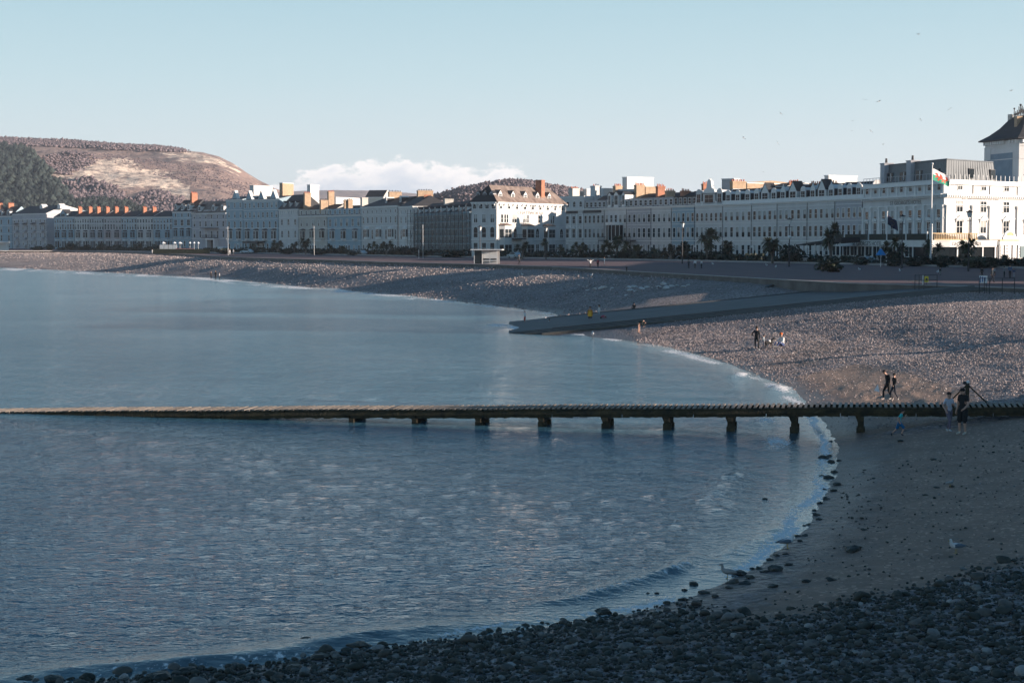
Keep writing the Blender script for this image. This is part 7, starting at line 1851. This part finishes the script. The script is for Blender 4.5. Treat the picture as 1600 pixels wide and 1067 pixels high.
# ================================================================== gulls
M_gw = pmat('gull_white', (0.62, 0.63, 0.64), 0.8, 0.1, 20); M_gg = pmat('gull_grey_wing', (0.12, 0.16, 0.21), 0.7, 0.15, 20); M_gb = pmat('gull_black_tip', (0.02, 0.02, 0.022), 0.7); M_beak = pmat('beak_yellow', (0.5, 0.33, 0.08), 0.5); M_gy = pmat('young_gull_mottled', (0.34, 0.335, 0.33), 0.85, 0.3, 25)
def loft(rings, n=12, m=None, mi=0):
    m = m or MB(); vs = []
    for (c, rx, rz, ax) in rings:
        ax = Vector(ax).normalized(); s_ = Vector((0, 1, 0)); u_ = ax.cross(s_)
        for i in range(n):
            t_ = 2*math.pi*i/n; vs.append(Vector(c)+s_*(rx*math.cos(t_))+u_*(rz*math.sin(t_)))
    k = len(rings); fs = [[j*n+i, j*n+(i+1) % n, (j+1)*n+(i+1) % n, (j+1)*n+i] for j in range(k-1) for i in range(n)]
    m.add(vs, fs+[list(range(n-1, -1, -1)), list(range((k-1)*n, k*n))], mi, True); return m
def gull(p, yaw, size, label, young=False, upright=0.0):
    W1, W2 = (M_gy, M_gy) if young else (M_gw, M_gg)
    o = empty('gull', p, yaw, label, 'gull'); o.scale = (size,)*3
    up = upright
    rings = [((-.30, 0, .19), .02, .012, (1, 0, .1)), ((-.22, 0, .20), .055, .04, (1, 0, .1)), ((-.10, 0, .215), .085, .072, (1, 0, .1)), ((.02, 0, .225), .095, .088, (1, 0, .15)), ((.11, 0, .245), .080, .080, (1, 0, .5)), ((.155, 0, .29), .055, .058, (.6, 0, 1)), ((.175, 0, .345+up), .040, .042, (.2, 0, 1)), ((.185, 0, .385+up), .042, .046, (.3, 0, 1)), ((.19, 0, .42+up), .030, .034, (.2, 0, 1)), ((.19, 0, .435+up), .008, .01, (0, 0, 1))]
    loft(rings, 14).obj('body', [W1], o)
    for sg in (-1, 1):
        m = loft([((.09, sg*.080, .235), .020, .045, (1, 0, 0)), ((.0, sg*.092, .245), .026, .062, (1, 0, 0)), ((-.14, sg*.078, .235), .022, .050, (1, 0, 0)), ((-.26, sg*.045, .222), .014, .026, (1, 0, 0)), ((-.30, sg*.03, .215), .010, .015, (1, 0, 0))], 10); w_ = m.obj('wing', [W2], o)
        loft([((-.27, sg*.035, .225), .010, .018, (1, 0, 0)), ((-.36, sg*.012, .20), .006, .008, (1, 0, 0)), ((-.40, sg*.005, .19), .002, .003, (1, 0, 0))], 8).obj('wing_tip', [M_gb], w_)
        m = MB(); m.tube((.0, sg*.035, .15), (.01, sg*.035, .0), .008, .007, 6); m.add([(.0, sg*.035, .004), (.06, sg*.035-.025, .004), (.07, sg*.035, .004), (.06, sg*.035+.025, .004), (.02, sg*.035, .018)], [(0, 1, 4), (1, 2, 4), (2, 3, 4), (3, 0, 4), (0, 3, 2, 1)]); m.obj('leg', [M_beak], o)
    m = MB(); m.add([(-.28, -.025, .20), (-.28, .025, .20), (-.37, .04, .17), (-.37, -.04, .17), (-.28, 0, .185), (-.37, 0, .16)], [(0, 1, 2, 3), (1, 4, 5, 2), (4, 0, 3, 5)]); m.obj('tail', [M_gw if not young else M_gb], o)
    m = loft([((.22, 0, .385+up), .014, .016, (1, 0, -.1)), ((.26, 0, .38+up), .009, .011, (1, 0, -.1)), ((.285, 0, .37+up), .003, .004, (1, 0, -.3))], 8); m.obj('beak', [M_beak if not young else M_gb], o)
    m = MB(); m.ball((.205, -.034, .395+up), .007, 6, 4); m.ball((.205, .034, .395+up), .007, 6, 4); m.obj('eyes', [M_gb], o)
    return o
gull(G(1494, 865), R(198), 0.92, 'grey-winged white gull standing on the near sand at the edge of the cobbles')
gull(G(1230, 857), R(8), 0.90, 'slender gull facing right in the shallows beside the dark rocks', upright=0.03)
gull(G(1137, 904), R(165), 0.80, 'mottled young gull standing on weedy rock in the shallows, nearest the water', young=True, upright=0.05)
gull(G(1484, 763), R(15), 0.62, 'pale crouching gull on the open sand between jetty and cobbles', young=True)
m = MB(); m.ball((0, 0, .12), .2, 10, 5, 0, (1, .8, .5))
# small gulls on the promenade and far beach
TG = ['tiny gull at the promenade edge above the boulders', 'tiny gull on the promenade below the dark flag', 'tiny gull left of the sunlit palm', 'tiny gull right of the one by the sunlit palm', 'tiny gull near the shrub below the tallest flagpole', 'tiny gull below the blue parasol', 'tiny gull on the shingle right of the shelter', 'tiny gull on the shingle below the figure with raised arms', 'tiny gull on the upper shingle below the crescent', 'tiny gull right of the three people on the promenade', 'tiny gull by the sea wall left of the figure with raised arms', 'tiny gull on the wet slipway tip beside the bather', 'tiny gull floating off the lower edge of the slipway']
def tiny(p, k, g='gulls resting on the promenade and upper beach'):
    m = MB(); m.ball((0, 0, .2), .2, 8, 5, 0, (1, .6, .6)); m.ball((.17, 0, .36), .085, 6, 4); m.tube((.1, 0, .22), (.17, 0, .36), .08, .06, 6); m.tube((0, 0, 0), (0, 0, .12), .02, n=5)
    o = m.obj('gull', [M_gw], None, p, (0, 0, k*1.7)); tag(o, TG[k], 'gull', g)
for k, (px, py, z_) in enumerate(((1140, 430, None), (1406, 425, 4.25), (1198, 416, 4.25), (1212, 418.5, 4.25), (1465, 427, 4.25), (1343, 423, 4.25), (816, 431, None), (924, 432, None), (1000, 425, None), (1114, 414, 4.25), (886, 420, None), (880, 505, None), (926, 525, None))):
    p = W(px, py, z_) if z_ else G(px, py); tiny(p, k)
# gulls on the wing
def flying(px, py, D, span_px, roll, yaw, label):
    p = WD(px, py, D); sp = span_px*1.4/FPX*D/2
    o = empty('flying_gull', p, yaw, label, 'flying gull', 'gulls circling in the sky'); o.rotation_euler = (roll, 0.1, yaw)
    m = loft([((-.5, 0, 0), .02, .02, (1, 0, 0)), ((-.2, 0, 0), .09, .08, (1, 0, 0)), ((.15, 0, .01), .09, .09, (1, 0, 0)), ((.36, 0, .03), .05, .05, (1, 0, 0)), ((.46, 0, .02), .01, .01, (1, 0, 0))], 8); m.obj('body', [M_gw], o)
    for sg in (-1, 1):
        m = MB(); y1, y2 = sg*0.5, sg*1.15
        V = [(.15, sg*.05, .03), (-.12, sg*.05, .03), (.22, y1, .22), (-.08, y1, .22), (.02, y2, .10), (-.05, y2, .10)]
        V2 = [(a, b_, c-.02) for a, b_, c in V]
        m.add(V+V2, [(0, 1, 3, 2), (2, 3, 5, 4), (6, 8, 9, 7), (8, 10, 11, 9), (0, 2, 8, 6), (2, 4, 10, 8), (1, 7, 9, 3), (3, 9, 11, 5), (4, 5, 11, 10)]); m.obj('wing', [M_gg], o)
    o.scale = (sp/1.15,)*3
    return o
for k, (px, py, sp, rl, yw, lb) in enumerate(((1435, 54, 8, .1, .3, 'highest gull, alone near the top right of the sky'), (1351, 156.5, 7, .2, 1.2, 'upper left of the pair of gulls above the zinc mansard'), (1373, 159, 9, -.2, .4, 'upper right of the pair of gulls above the zinc mansard'), (1220, 178, 8, .5, .5, 'dark gull above the crescent, higher of the left-hand ones'), (1332, 189.5, 5, .0, .2, 'small gull below the high pair'), (1331, 205, 5, .1, .3, 'lowest gull of the cluster above the crescent roofs'), (1361, 205.5, 8, .6, .6, 'banking dark gull right of the lowest one in the cluster'), (1438, 187.5, 6, .7, .3, 'gull left of the tall tower, level with its cresting'), (1484, 171, 7, -.6, 1.0, 'pale gull nearest to the tower'), (1215, 224, 7, .9, .9, 'steeply banking gull above the round dormers'), (1162, 216, 9, .5, .4, 'faint gull at the left of the flock'), (1380, 226, 6, .0, .2, 'gull just above the mansard chimney'), (1192, 269, 5, .2, .6, 'white gull low over the crescent roofs'), (1580, 142, 8, .0, .3, 'faint gull above the tower cresting'), (937, 190, 5, .2, .5, 'lone gull high over the white corner hotel'))):
    flying(px, py, 150+11*(k % 5), sp, rl, yw, lb)
# haze: thin winter air between the pier and the hills
hz = MB(); hz.box(-3200, 3200, -340, 7400, -4, 230)
M_haze = bpy.data.materials.new('haze_air'); M_haze.use_nodes = True; t = M_haze.node_tree; t.nodes.clear()
vo = N(t, 'ShaderNodeVolumePrincipled'); vo.inputs['Color'].default_value = (0.80, 0.88, 1.0, 1); vo.inputs['Density'].default_value = 0.00008; vo.inputs['Anisotropy'].default_value = 0.2
mo = N(t, 'ShaderNodeOutputMaterial'); t.links.new(vo.outputs[0], mo.inputs['Volume'])
HAZE = True
if HAZE:
    tag(hz.obj('haze', [M_haze]), kind='stuff')
